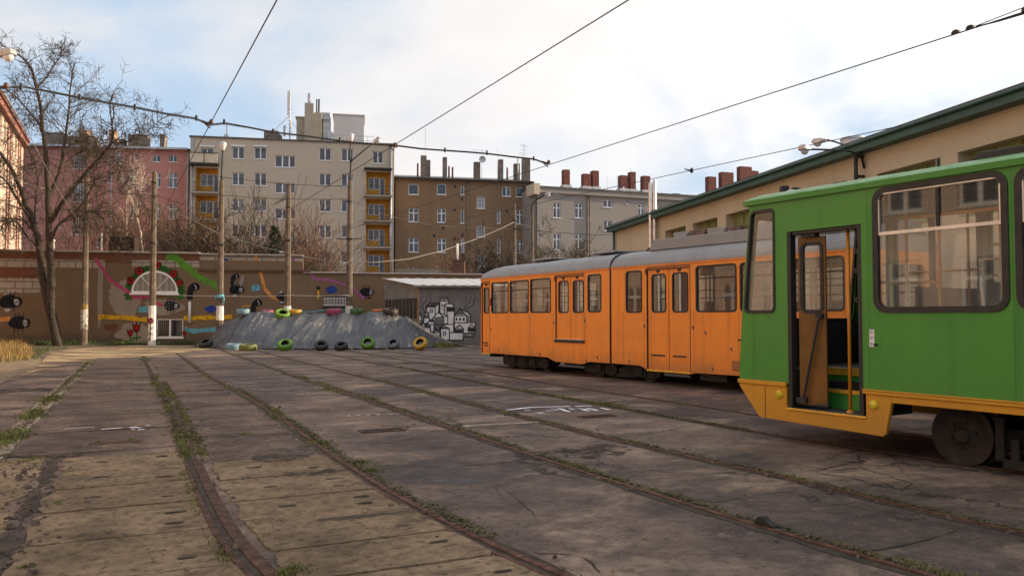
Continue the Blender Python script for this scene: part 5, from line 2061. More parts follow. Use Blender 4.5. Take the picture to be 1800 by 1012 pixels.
for (x0, x1, y0, yb_, mt) in [(742, 752, 273, 1.5, 'chim_grey'), (752.5, 761, 281, 3.0, 'chim_grey'), (781, 788, 276, 1.2, 'chim_grey'), (839, 850, 284.5, 2.4, 'chim_grey'), (879, 887, 280, 0.8, 'chim_grey'),
                              (910, 920, 287.5, 2.0, 'chim_grey'), (920.5, 934, 278.5, 0.6, 'chim_grey')]:
    u0, z1 = br.uz(x0, y0); u1, _ = br.uz(x1, y0)
    chimney(t, (u0, u1, ZB - 0.1, (z1 - CAM_H) * (1 + yb_ / 94) + CAM_H), yb_, 0.7, M[mt], False)
for (px, y0) in [(738, 286), (794.5, 291), (801, 293), (900, 294), (936, 290)]:
    u, z1 = br.uz(px, y0)
    pipe(t, 'chimney_pot', M['chim_red'], u, 3.0, ZB, z1 + 0.5, 0.11)
for (px, y0, r_) in [(750, 225, 0.03), (926, 252, 0.03), (851, 262, 0.025), (879, 258, 0.02), (915, 275, 0.09)]:
    u, z1 = br.uz(px, y0)
    pipe(t, 'aerial_mast', M['zinc'], u, 1.6, ZB + 0.3, z1 + 0.3, r_)
b = MB()
for (px, y0, w_) in [(926, 256, 0.5), (926, 262, 0.42), (926, 268, 0.6), (926, 254, 0.3), (845, 263, 0.9), (923, 271, 0.5)]:
    u, z1 = br.uz(px, y0)
    b.tube([(u - w_, 1.6, z1 + 0.3), (u + w_, 1.6, z1 + 0.2)], 0.018, 5)
b.build('aerial', M['zinc'], t)
u, z1 = br.uz(851.5, 279)
b = MB()
b.lathe([(0.0, 0.0), (0.25, -0.04), (0.42, -0.14)], (u, 1.6, z1 + 0.2), 'y', 16)
b.build('satellite_dish', M['zinc'], t, smooth=True)
for (px, py) in [(711, 298), (776, 301), (818, 302), (866, 304)]:
    u, z1 = br.uz(px, 305)
    b = MB()
    b.add([(u - 0.5, 2.2, ZB + 0.62), (u + 0.5, 2.2, ZB + 0.62), (u + 0.5, 3.4, ZB + 0.88), (u - 0.5, 3.4, ZB + 0.88), (u - 0.5, 2.2, ZB + 0.4), (u + 0.5, 2.2, ZB + 0.4), (u + 0.5, 3.4, ZB + 0.4), (u - 0.5, 3.4, ZB + 0.4)],
          [(0, 1, 2, 3), (0, 4, 5, 1), (1, 5, 6, 2), (2, 6, 7, 3), (3, 7, 4, 0)])
    b.build('skylight', M['zinc'], t)
# quoins where it meets the next house
b = MB()
qa, qb = br.len + 0.0, br.uz(944, 400)[0]
b.box(qa, qb, -0.02, 0.6, -0.05, ZB - 0.15)
b.build('corner_strip', pm('cream corner render', (0.50, 0.43, 0.34), 0.12, 1.5, 0.85), t)
b = MB()
for k in range(12):
    z_ = 0.6 + 1.33 * k
    b.box(qa + 0.002, qa + 0.55, -0.06, -0.02, z_, z_ + 0.65)
b.build('quoin', M['brown'], t)
rnd2 = random.Random(3)
for (px, py) in [(799, 369), (779, 401), (763, 414), (800, 420), (813, 413), (891, 371), (800, 328), (812, 350)]:
    u, z1 = br.uz(px, py)
    b = MB()
    b.box(u - 0.13, u + 0.13, -0.03, 0.0, z1 - 0.16, z1 + 0.16)
    b.build('vent_cover', M['black'], t)

# light grey tenement at the right back
E0, E1 = at(944, 327, 90.5), at(1400, 349, 103.0)
lg = Wall(E0, E1)
ZL = E0.z
M['lgrey'] = stucco('light grey render', (0.300, 0.270, 0.250), 0.12, (0.28, 0.252, 0.235))
t = thing('tenement_block', 'light grey tenement with red brick chimneys behind the orange tram', 'building', (lg.p0.x, lg.p0.y, 0), lg.rz)
lw = [(973, 984, 335, 341.5, ''), (1012, 1023, 336, 342.5, ''), (972.5, 986, 356, 383, 'cross'), (1010.5, 1024.5, 356.5, 383, 'cross'), (1060.5, 1076.5, 351, 364.5, 'two'), (1061, 1076.5, 388, 405.5, 'two'),
      (1100.5, 1104, 352, 358.5, ''), (1122, 1133, 358.5, 379, 'cross'), (1158, 1163, 359, 368, ''), (1137, 1140.5, 340, 345, ''), (972.5, 986, 410.5, 439, 'cross'), (1011, 1024.5, 410.5, 439, 'cross'), (1063, 1077, 438, 460, 'two'),
      (1183, 1196, 340, 346, '')]
rects = [(lg.rect(*w_[:4]), w_[4]) for w_ in lw]
b = MB()
holed_panel(b, 0, lg.len, -0.05, ZL, [r_ for r_, s_ in rects], 0, 0.22)
b.box(0, lg.len, 0.5, 11, -0.05, ZL - 0.02)
b.build('wall', M['lgrey'], t)
for r_, s_ in rects: window_at(t, 'window', r_, 0.15, s_, M['pane'], fr=0.10)
b = MB()
RH = 1.25
b.add([(0.1, -0.4, ZL), (lg.len, -0.4, ZL), (lg.len, 8, ZL + RH), (0.1, 8, ZL + RH), (0.1, -0.4, ZL - 0.2), (lg.len, -0.4, ZL - 0.2), (lg.len, 8, ZL - 0.2), (0.1, 8, ZL - 0.2)],
      [(0, 1, 2, 3), (4, 7, 6, 5), (0, 4, 5, 1), (1, 5, 6, 2), (2, 6, 7, 3), (3, 7, 4, 0)])
b.build('roof', M['roof_felt'], t)
b = MB()
b.box(0.15, lg.len, -0.30, 0.0, ZL - 0.75, ZL - 0.2)
b.build('cornice', M['lgrey'], t)
b = MB()
b.box(-0.55, 0.15, -0.5, 2.0, ZL - 1.0, ZL + 0.25)
b.build('party_wall_cap', M['cream_par'], t)
for px in (1032.5, 1036.5):
    pipe(t, 'downpipe', M['chim_grey'], lg.uz(px, 400)[0], -0.10, 0, ZL - 0.7, 0.08)
pipe(t, 'roof_stub', M['white_paint'], lg.uz(1103, 325)[0], 1.0, ZL, ZL + 0.75, 0.07)
for (x0, x1, y0) in [(1012.5, 1023, 294), (1048, 1061, 301.5), (1064.5, 1075.5, 296), (1115, 1127, 304.5), (1132.5, 1142, 298.5), (1155.5, 1168, 305.5), (1273, 1287, 307), (1297, 1318, 299), (1330, 1351, 289), (1351.5, 1363, 297)]:
    u0, z1 = lg.uz(x0, y0); u1, _ = lg.uz(x1, y0)
    chimney(t, (u0, u1, ZL + 0.2, (z1 - CAM_H) * 1.02 + CAM_H), 3.4, 0.8, M['chim_red'], False)
    b = MB()
    b.box(u0 - 0.18, u1 + 0.18, 3.25, 4.35, ZL + 0.1, ZL + 0.95)
    b.build('chimney_base', M['zinc'], t)
for px, y0 in [(1091, 308), (1109, 307), (1134, 293)]:
    u, z1 = lg.uz(px, y0)
    pipe(t, 'aerial_mast', M['zinc'], u, 3.5, ZL, z1 + 0.5, 0.025)

# sunlit tenement along the left edge of the yard (its far end shows at the edge of the picture)
M['left_wall'] = stucco('sunlit pink-cream render', (0.56, 0.44, 0.37), 0.10, (0.52, 0.38, 0.32))
M['left_pier'] = pm('dull red pier brick', (0.21, 0.085, 0.07), 0.25, 2, 0.9, bump=0.3)
p0 = wpa(-9.0, 88.5)
lb = Wall(wpa(-9.0, 2.0), at(38, 400, 71.0))
HL = at(38, 250, 71.0).z
t = thing('tenement_block', 'pink and cream tenement in full sun at the left edge', 'building', (lb.p0.x, lb.p0.y, 0), lb.rz)
LL = lb.len
hol = []
nb = int(LL / 6.4)
for k in range(nb):
    for fl in range(5):
        for du in (2.7, 4.9):
            u = LL - 3.0 - 6.4 * k - du
            if u > 0.5: hol.append((u, u + 1.15, 1.6 + 3.35 * fl, 3.4 + 3.35 * fl, 0))
b = MB()
holed_panel(b, 0, LL, -0.05, HL, hol, 0, 0.2)
b.box(0, LL, 0.5, 11, -0.05, HL - 0.02)
b.quad((LL, 0, 0), (LL, 0.5, 0), (LL, 0.5, HL), (LL, 0, HL))
b.build('wall', M['left_wall'], t)
for h in hol: window_at(t, 'window', h[:4], 0.14, 'cross', M['pane'], fr=0.09)
for k in range(nb + 1):
    for dx in (2.2, 3.6):
        u = LL - 6.4 * k - dx
        if u < 0.5: continue
        b = MB()
        b.box(u - 0.2, u + 0.2, -0.07, 0.0, 0, HL - 0.5)
        b.build('pier', M['left_pier'], t)
b = MB()
b.box(-0.3, LL + 0.3, -0.50, 0.5, HL, HL + 0.18)
b.box(-0.3, LL + 0.3, -0.35, 0.0, HL - 0.5, HL)
b.build('cornice', M['left_pier'], t)
b = MB()
b.add([(-0.3, -0.52, HL + 0.19), (LL + 0.3, -0.52, HL + 0.19), (LL + 0.3, 6, HL + 0.9), (-0.3, 6, HL + 0.9), (-0.3, 6, HL + 0.19), (LL + 0.3, 6, HL + 0.19)], [(0, 1, 2, 3), (0, 4, 5, 1), (1, 5, 2), (0, 3, 4), (2, 5, 4, 3)])
b.build('roof', pm('red roof tile', (0.22, 0.07, 0.05), 0.3, 2, 0.8, bump=0.5), t)

# ------------------------------------------------------------------ the painted boundary wall
W0, W1 = at(-150, 600, 46.8), at(850, 600, 54.0)
bw_ = Wall(W0, W1)
M['wall'] = stucco('brown wall render', (0.185, 0.130, 0.083), 0.35, (0.155, 0.110, 0.075), 1.1)
M['wall_pale'] = stucco('pale repair render', (0.30, 0.26, 0.21), 0.25)


def masonry(name, c1, c2, mortar, bw__, bh, ms):
    t = NT(name)
    sp = t.n.new('ShaderNodeSeparateXYZ')
    t.link(t.co(), sp.inputs[0])
    cm = t.n.new('ShaderNodeCombineXYZ')
    t.link(sp.outputs['X'], cm.inputs[0])
    t.link(sp.outputs['Z'], cm.inputs[1])
    br_ = t.n.new('ShaderNodeTexBrick')
    t.link(cm.outputs[0], br_.inputs['Vector'])
    br_.inputs['Scale'].default_value = 1
    br_.inputs['Brick Width'].default_value = bw__
    br_.inputs['Row Height'].default_value = bh
    br_.inputs['Mortar Size'].default_value = ms
    br_.inputs['Color1'].default_value = (*c1, 1)
    br_.inputs['Color2'].default_value = (*c2, 1)
    br_.inputs['Mortar'].default_value = (*mortar, 1)
    col = t.mix(t.ramp(t.noise(2.0, 6, 0.7), 0.4, 0.75, 0, 0.6), br_.outputs['Color'], tuple(x * 0.5 for x in c1))
    t.bump(br_.outputs['Fac'], -0.4, 0.02)
    return t.done(col, 0.9, spec=0.2)


M['brick'] = masonry('red wall brick', (0.20, 0.068, 0.036), (0.13, 0.048, 0.028), (0.13, 0.095, 0.07), 0.26, 0.085, 0.012)
M['block'] = masonry('pale wall block', (0.40, 0.35, 0.30), (0.33, 0.29, 0.25), (0.14, 0.12, 0.10), 0.95, 0.42, 0.035)
M['coping'] = pm('coping concrete', (0.40, 0.36, 0.33), 0.2, 3, 0.85)
wt = thing('boundary_wall', 'long brown rendered wall with bright painted ribbons and flowers across the back of the yard', 'wall', (bw_.p0.x, bw_.p0.y, 0), bw_.rz)
UZ = bw_.uz
HA = UZ(180, 443.5)[1]
HB = UZ(690, 481.5)[1]
uS = UZ(351, 450)[0]
uT = UZ(533, 460)[0]
uE = bw_.len + 6
Wr = bw_.rect
hol = [Wr(275, 322, 560, 593) + (0,), Wr(569, 608, 521, 539) + (0,)]
arc_u0, arc_z0 = UZ(231, 515)
arc_u1, _ = UZ(313, 515)
_, arc_z1 = UZ(272, 475.5)
b = MB()
holed_panel(b, 0, uT, -0.05, HB, hol, 0, 0.14)
holed_panel(b, uT, uE, -0.05, HB, hol, 0, 0.14)
b.box(0, uE, 0.3, 7, -0.05, HB - 0.01)
b.box(0, uT, 0.0, 0.5, HB, HA)
b.box(0, uS, 0.5, 6, HB - 0.01, HA - 0.02)
b.build('render_face', M['wall'], wt)


def band(name, mat, x0, x1, y0, y1, dy):
    r_ = Wr(x0, x1, y0, y1)
    b = MB()
    b.box(r_[0], r_[1], -dy, 0.02, r_[2], r_[3])
    return b.build(name, mat, wt)


band('brick_band', M['brick'], -150, 350.5, 444.5, 455, 0.012)
band('brick_band', M['brick'], 185, 232, 455.2, 462, 0.016)
band('block_band', M['block'], -150, 184.8, 455.2, 469, 0.008)
band('block_band', M['block'], 232.2, 350.5, 455.2, 469, 0.008)
band('brick_band', M['brick'], -150, 73, 469.2, 488, 0.010)
band('block_band', M['block'], -150, 74, 488.2, 514, 0.008)
band('block_band', M['block'], 352, 534, 450.5, 458, 0.008)
band('panel', M['wall'], 353, 532, 458.2, 473.5, 0.05)
band('lintel', pm('brown lintel', (0.10, 0.055, 0.035), 0.3, 3, 0.8), 350, 546, 473.7, 477.5, 0.14)
# plaster pilaster of torn render, pale repaired patch
for (cx_, cy_, w_, h_, mt, seed, nm) in [(220, 521, 0.98, 1.12, 'wall_pale', 3, 'repair_patch'), (176, 512, 0.17, 2.2, 'wall_pale', 8, 'torn_render'), (285, 540, 1.3, 0.45, 'wall_pale', 5, 'repair_patch'),
                                         (240, 585, 1.2, 0.55, 'wall_pale', 15, 'repair_patch'), (45, 560, 1.7, 0.9, 'wall', 21, 'repair_patch'), (195, 575, 0.4, 0.25, 'brick', 30, 'bare_brick')]:
    u, z = UZ(cx_, cy_)
    N = 44
    b = MB()
    pts = []
    for k in range(N):
        a = 2 * PI * k / N
        f = 1 + 0.35 * noise.noise(Vector((math.cos(a) * 1.5, math.sin(a) * 1.5, seed))) + 0.15 * noise.noise(Vector((math.cos(a) * 6, math.sin(a) * 6, seed)))
        pts.append((u + w_ * f * math.cos(a), max(0.05, z + h_ * f * math.sin(a))))
    b.prism_xz(pts, -0.007 - 0.0003 * seed, 0.01)
    b.build(nm, M[mt], wt)
b = MB()
b.box(0, uS, -0.16, 6.1, HA, HA + 0.10)
b.box(uS, uT, -0.14, 0.62, HA - 0.04, HA + 0.05)
b.box(uT + 0.01, uE, -0.14, 7.1, HB, HB + 0.09)
b.build('coping', M['coping'], wt)
# flat panes: arched window, cellar window, vent grille
b = MB()
r_ = (arc_u1 - arc_u0) / 2
uc = (arc_u0 + arc_u1) / 2
hh = arc_z1 - arc_z0
N = 28
outer = [(uc + r_ * math.cos(PI * k / N), arc_z0 + hh * math.sin(PI * k / N)) for k in range(N + 1)]
inner = [(uc + (r_ - 0.13) * math.cos(PI * k / N), arc_z0 + 0.13 + (hh - 0.26) * math.sin(PI * k / N)) for k in range(N + 1)]
k0 = 0
for y_ in (-0.07, 0.0):
    b.v += [(p[0], y_, p[1]) for p in outer] + [(p[0], y_, p[1]) for p in inner]
n1 = N + 1
for k in range(N):
    b.f.append((k, k + 1, n1 + k + 1, n1 + k))
    b.f.append((k, 2 * n1 + k, 2 * n1 + k + 1, k + 1))
    b.f.append((n1 + k, n1 + k + 1, 3 * n1 + k + 1, 3 * n1 + k))
b.f.append((0, n1, 2 * n1 - 1, N))
b.f.append((n1, 3 * n1, 4 * n1 - 1, 2 * n1 - 1))
b.box(arc_u0 - 0.08, arc_u1 + 0.08, -0.14, 0.0, arc_z0 - 0.10, arc_z0)
for a in (50, 130, 90):
    a = R(a)
    p1_ = (uc + (r_ - 0.13) * math.cos(a), arc_z0 + 0.13 + (hh - 0.26) * math.sin(a))
    p0_ = (uc, arc_z0 + 0.13)
    b.tube([(p0_[0], -0.05, p0_[1]), (p1_[0], -0.05, p1_[1])], 0.024, 6)
aw = b.build('arched_window', M['white_frame'], wt)
t = NT('curtained arched glass')
wv = t.n.new('ShaderNodeTexWave')
wv.inputs['Scale'].default_value = 0.9
wv.inputs['Distortion'].default_value = 2.5
t.link(t.scale(t.co(), (1, 1, 0.1)), wv.inputs['Vector'])
M['curtain_glass'] = t.done(t.mix(wv.outputs['Fac'], (0.13, 0.135, 0.12), (0.23, 0.235, 0.21)), 0.12)
b = MB()
b.add([(p[0], -0.02, p[1]) for p in inner], [tuple(range(N, -1, -1))])
b.build('pane', M['curtain_glass'], aw)
h = hol[0]
cw = window_at(wt, 'cellar_window', h[:4], 0.06, 'two', M['pane'], True, fr=0.075)
b = MB()
for k in range(1, 14):
    x_ = h[0] + (h[1] - h[0]) * k / 14
    if abs(k - 7) > 0: b.box(x_ - 0.012, x_ + 0.012, 0.03, 0.055, h[2] + 0.1, h[3] - 0.1)
b.build('window_bars', M['bogie'], cw)
h = hol[1]
b = MB()
b.quad((h[0], 0.12, h[2]), (h[1], 0.12, h[2]), (h[1], 0.12, h[3]), (h[0], 0.12, h[3]))
vg = b.build('vent_opening', M['black'], wt)
b = MB()
for k in range(15):
    x_ = h[0] + 0.04 + (h[1] - h[0] - 0.08) * k / 14
    b.box(x_ - 0.018, x_ + 0.018, 0.0, 0.03, h[2] + 0.12, h[3] - 0.12)
b.box(h[0], h[1], -0.005, 0.03, h[3] - 0.12, h[3] - 0.07)
b.box(h[0], h[1], -0.005, 0.03, h[2] + 0.07, h[2] + 0.12)
b.build('vent_bars', M['white_paint'], vg)
b = MB()
b.box(h[0] - 0.1, h[1] + 0.1, -0.10, 0.0, h[2] - 0.10, h[2])
b.box(h[0] - 0.1, h[1] + 0.1, -0.06, 0.0, h[3], h[3] + 0.07)
b.build('vent_sill', M['black'], vg)
u0, z0 = UZ(334, 530); u1, z1 = UZ(335.5, 567)
pipe(wt, 'drain_pipe', M['white_paint'], u0, -0.12, z1, z0, 0.09)

# painted marks on the render: flat colours
for nm, c in (('p_green', (0.10, 0.26, 0.035)), ('p_pink', (0.42, 0.075, 0.16)), ('p_yellow', (0.62, 0.36, 0.02)), ('p_sky', (0.13, 0.36, 0.46)), ('p_blue', (0.025, 0.055, 0.26)), ('p_orange', (0.58, 0.26, 0.08)),
              ('p_black', (0.013, 0.013, 0.02)), ('p_white', (0.36, 0.36, 0.38)), ('p_red', (0.27, 0.018, 0.015)), ('p_leaf', (0.035, 0.13, 0.025)), ('p_mauve', (0.33, 0.10, 0.27))):
    t = NT('wall paint ' + nm[2:])
    f = t.ramp(t.noise(3.5, 7, 0.72), 0.5, 0.72, 0, 0.55)
    M[nm] = t.done(t.mix(f, c, tuple(x * 0.55 + 0.05 for x in c)), 0.85, spec=0.15)
    wear = t.math('MULTIPLY', t.ramp(t.noise(4.0, 9, 0.75), 0.52, 0.62, 1.0, 0.35), t.ramp(t.noise(22, 6, 0.75), 0.56, 0.66, 1.0, 0.25))
    t.link(wear, t.b.inputs['Alpha'])
YP = 0.0


def wall_blob(name, mat, px, py, rx, ry, seed=0, lob=0.12, fr=3, layer=0, N=36):
    """flat painted blob centred at that pixel, radii in pixels"""
    u, z = UZ(px, py)
    k = 0.0365
    b = MB()
    pts = []
    for i in range(N):
        a = 2 * PI * i / N
        f = 1 + lob * math.sin(fr * a + seed) + 0.5 * lob * noise.noise(Vector((math.cos(a) * 3, math.sin(a) * 3, seed)))
        pts.append((u + rx * k * f * math.cos(a), z + ry * k * f * math.sin(a)))
    b.prism_xz(pts, -0.018 - 0.003 * layer, -0.012)
    return b.build(name, mat, wt)


def wall_ribbon(name, mat, pts, w_, layer=0, wob=0.25):
    """painted ribbon: pts in pixels, w_ = width in pixels"""
    k = 0.0365
    Q = [Vector((*UZ(*p), 0)) for p in pts]
    C = cat([(q.x, q.y) for q in Q], 0.12)
    b = MB()
    ribbon(b, C, w_ * k / 2, 0, w_ * k * wob, layer + len(pts))
    y_ = -0.016 - 0.003 * layer - 0.00037 * (len(pts) % 7)
    b.v = [(v[0], y_, v[1]) for v in b.v]
    return b.build(name, mat, wt)


wall_ribbon('painted_ribbon', M['p_green'], [(294, 447), (310, 455), (330, 470), (350, 487), (362, 494), (376, 499), (388, 506)], 13)
wall_ribbon('painted_ribbon', M['p_pink'], [(168, 453), (174, 464), (182, 473), (190, 487), (200, 497), (212, 504), (225, 512), (236, 522), (250, 523), (263, 522), (272, 530), (286, 537)], 5.5, 1)
wall_ribbon('painted_ribbon', M['p_orange'], [(449, 450), (454, 463), (457, 475), (461, 490), (464, 503), (472, 515), (480, 523), (491, 527)], 5.5)
wall_ribbon('painted_ribbon', M['p_mauve'], [(513, 454), (524, 467), (535, 475), (545, 479), (551, 489), (568, 491), (585, 493), (600, 499), (614, 503), (632, 517), (645, 523)], 4, 1)
wall_ribbon('painted_ribbon', M['p_yellow'], [(173, 557), (190, 557), (210, 558), (225, 558), (240, 561), (258, 562)], 7.5)
wall_ribbon('painted_ribbon', M['p_yellow'], [(323, 559), (345, 559), (365, 558), (385, 558), (408, 556)], 7.0)
wall_ribbon('painted_ribbon', M['p_sky'], [(325, 578), (340, 581), (355, 580), (368, 579), (380, 579)], 7.5)
wall_ribbon('painted_ribbon', M['p_orange'], [(-20, 560), (0, 561), (18, 560)], 7)
wall_ribbon('painted_ribbon', M['p_yellow'], [(425, 540), (432, 537), (438, 538), (444, 535)], 2.0)
wall_ribbon('painted_ribbon', M['p_sky'], [(520, 546), (545, 548), (565, 545), (590, 543), (612, 545)], 2.5)
for (px, py, rx, ry, mt, sd_) in [(397, 461, 8, 6.5, 'p_blue', 1), (371, 543, 10, 6, 'p_blue', 2), (583, 509, 9.5, 7, 'p_blue', 3), (449.5, 506, 7.5, 6, 'p_sky', 4), (252, 544, 9, 5.5, 'p_sky', 5), (637, 521, 4, 5, 'p_mauve', 6), (605, 520, 4, 3, 'p_blue', 7)]:
    wall_blob('painted_blob', M[mt], px, py, rx, ry, sd_, 0.08, 4, 1)


# plain painted insects: black body, pale wing, legs
def insect(px, py, s_, fl=1, dots=False, wing=True, seed=0):
    wall_blob('painted_insect', M['p_black'], px, py, 11 * s_, 8.5 * s_, seed, 0.06, 3, 3)
    wall_blob('painted_insect', M['p_black'], px + fl * 11 * s_, py + 0.5 * s_, 5.5 * s_, 6 * s_, seed + 1, 0.05, 3, 2)
    if wing:
        wall_blob('painted_wing', M['p_white'], px - fl * 3 * s_, py - 9.5 * s_, 3.2 * s_, 4.5 * s_, seed + 2, 0.08, 2, 1)
        wall_blob('painted_wing', M['p_white'], px - fl * 2 * s_, py + 10 * s_, 3.6 * s_, 3.2 * s_, seed + 3, 0.08, 2, 1)
    for k in (-6, 0, 6):
        wall_ribbon('painted_leg', M['p_black'], [(px + k * s_, py - 7 * s_), (px + (k + 1) * s_, py - 11 * s_), (px + (k + 3.2) * s_, py - 13.5 * s_)], 1.3, 1, 0.1)
        wall_ribbon('painted_leg', M['p_black'], [(px + k * s_, py + 7 * s_), (px + (k + 1) * s_, py + 11 * s_), (px + (k - 1) * s_, py + 13.5 * s_)], 1.3, 1, 0.1)
    wall_blob('painted_face', M['p_white'], px + fl * 10 * s_, py + 0.5 * s_, 3.0 * s_, 4.4 * s_, seed, 0.12, 2, 5)
    wall_ribbon('painted_stripe', M['p_black'], [(px + fl * 7.5 * s_, py + 1.5 * s_), (px + fl * 12.5 * s_, py + 0.2 * s_)], 1.3, 6, 0.1)
    if dots:
        for (dx, dy) in ((-7, -3), (-8, 2.5), (-3, -5), (-2.5, 0), (-3, 5), (2.5, -3.5), (2.5, 3.5)):
            wall_blob('painted_dot', M['p_white'], px + dx * s_, py + dy * s_, 0.9 * s_, 0.9 * s_, 0, 0.0, 3, 6, 10)


insect(300, 537, 0.95, 1, True, False, 1)
insect(414, 509, 0.95, 1, False, True, 2)
insect(16, 530, 1.35, 1, False, True, 3)
insect(32, 567, 1.25, 1, False, False, 4)
insect(497, 522, 0.9, 1, False, True, 5)
insect(643, 513, 0.9, 1, False, False, 6)
for (px, py, s_) in ((340, 510, 1.0), (451, 537, 0.9), (413, 490, 0.7)):
    wall_ribbon('painted_figure', M['p_black'], [(px - 6 * s_, py + 16 * s_), (px - 6 * s_, py + 6 * s_), (px - 4 * s_, py - 4 * s_), (px + 3 * s_, py - 9 * s_)], 10 * s_, 2, 0.08)
    wall_blob('painted_figure', M['p_black'], px + 4 * s_, py - 6 * s_, 6.5 * s_, 7 * s_, 2, 0.05, 3, 3)
    wall_ribbon('painted_stripe', M['p_white'], [(px + 2 * s_, py - 10 * s_), (px + 5 * s_, py - 5 * s_), (px + 4 * s_, py - 1 * s_)], 1.5, 5, 0.1)
wall_ribbon('painted_figure', M['p_white'], [(422, 500), (425, 492), (427, 485)], 5, 1, 0.1)
for k in range(3): wall_ribbon('painted_stripe', M['p_black'], [(420.5 + 1.3 * k, 497 - 4 * k), (425 + 1.2 * k, 496 - 4 * k)], 1.2, 4, 0.1)
wall_ribbon('painted_stem', M['p_yellow'], [(559, 510), (560, 517), (559, 524)], 3.0, 1, 0.1)
wall_blob('painted_flower', M['p_black'], 559.5, 506, 3, 3, 0, 0.1, 3, 2)
for (px, py, dx) in ((641, 523, 6), (490, 533, 12)):
    wall_ribbon('painted_stripe', M['p_black'], [(px, py), (px + dx, py + 0.6), (px + 2 * dx, py)], 1.4, 2, 0.1)


def flower(px, py, s_, sd_=0):
    for k in range(5):
        a = 2 * PI * k / 5 + sd_
        wall_blob('painted_petal', M['p_black'], px + 4.2 * s_ * math.cos(a), py + 4.2 * s_ * math.sin(a), 3.6 * s_, 3.6 * s_, k, 0.04, 3, 2, 14)
        wall_blob('painted_petal', M['p_red'], px + 4.0 * s_ * math.cos(a), py + 4.0 * s_ * math.sin(a), 2.7 * s_, 2.7 * s_, k, 0.04, 3, 3, 14)
    wall_blob('painted_heart', M['p_black'], px, py, 1.8 * s_, 1.8 * s_, 0, 0.0, 3, 5, 12)


# leaf wreath round the arched window with red flowers
rnd = random.Random(2)
for k in range(22):
    a = R(-8 + 196 * k / 21)
    px, py = 272 - 46 * math.cos(a), 514 - 44 * math.sin(a)
    wall_blob('painted_leaf', M['p_leaf'], px, py, rnd.uniform(4, 7), rnd.uniform(4, 7), k, 0.25, 5, 0, 20)
for k in range(26):
    px = 232 + 82 * k / 25
    wall_ribbon('painted_leaf', M['p_leaf'], [(px, 516.5), (px + rnd.uniform(-2, 2), 518.5), (px + rnd.uniform(-3, 3), 521)], 1.6, 0, 0.1)
for i, (px, py, s_) in enumerate([(230, 493, 1.0), (245, 477, 1.1), (276, 466, 1.0), (304, 482, 1.1), (315, 497, 0.95)]): flower(px, py, s_, i)
# tulips
for (px, py, s_) in [(240, 576, 1.0), (229, 585, 0.75), (324, 586, 0.5)]:
    wall_ribbon('painted_stem', M['p_black'], [(px, py + 4 * s_), (px + 0.5, py + 14 * s_), (px, py + 24 * s_)], 1.3, 1, 0.1)
    wall_blob('painted_leaf', M['p_leaf'], px + 4 * s_, py + 17 * s_, 4 * s_, 2 * s_, 1, 0.1, 2, 1, 16)
    wall_blob('painted_leaf', M['p_leaf'], px - 4 * s_, py + 18 * s_, 4 * s_, 2 * s_, 2, 0.1, 2, 1, 16)
    u, z = UZ(px, py)
    k = 0.0365 * s_
    for lay, mt, f in ((2, 'p_black', 1.18), (3, 'p_red', 0.95)):
        b = MB()
        b.prism_xz([(u + x_ * k * f, z + y_ * k * f) for x_, y_ in ((-5.5, 4), (-4.5, -3), (-2, -6.5), (2, -6.5), (4.5, -3), (5.5, 4), (6, 8), (2.6, 4), (0, 8.5), (-2.6, 4), (-6, 8))], -0.018 - 0.003 * lay, -0.012)
        b.build('painted_tulip', M[mt], wt)

# dark brick stack behind the wall top, small brick chimney with its white pipe
r_ = Wr(186, 231, 413, 446)
b = MB()
b.box(r_[0], r_[1], 0.7, 2.0, HB, r_[3])
o = b.build('brick_stack', masonry('sooty brick', (0.045, 0.022, 0.018), (0.035, 0.018, 0.015), (0.02, 0.015, 0.013), 0.26, 0.085, 0.012), loc=(bw_.p0.x, bw_.p0.y, 0), rz=bw_.rz)
tag(o, 'squat sooty brick stack rising behind the painted wall near the birch', 'chimney')
c0 = at(806, 478, 58)
t = thing('brick_chimney', 'small brick chimney with a thin white pipe behind the shed roof', 'chimney', (c0.x, c0.y, 0))
k = 58 / 1400
b = MB()
b.box(-11 * k, 11 * k, -0.4, 0.4, 0, at(806, 459, 58).z)
b.box(-12.5 * k, 12.5 * k, -0.45, 0.45, at(806, 459, 58).z, at(806, 457, 58).z)
b.build('stack', masonry('brown chimney brick', (0.14, 0.07, 0.05), (0.10, 0.05, 0.04), (0.08, 0.06, 0.05), 0.26, 0.085, 0.012), t)
pipe(t, 'chimney_pipe', M['white_paint'], -0.1, 0, at(806, 458, 58).z, at(806, 428, 58).z, 0.085)
# small pipes standing on the wall
for (px, y0, y1_, lab) in [(94, 424, 440, 'short white vent pipe on the wall top beside the tree'), (178, 413, 442, 'grey vent pipe on the wall top next to the brick stack')]:
    q = at(px, y1_ + 4, 49)
    b = MB()
    b.tube([(0, 0, 0), (0, 0, at(px, y0, 49).z - q.z)], 0.055, 8)
    b.lathe([(0.0, 0.12), (0.10, 0.06), (0.10, 0.0)], (0, 0, at(px, y0, 49).z - q.z), 'z', 10)
    tag(b.build('vent_pipe', M['white_paint'] if px < 100 else M['zinc'], loc=q, smooth=True), lab, 'pipe')

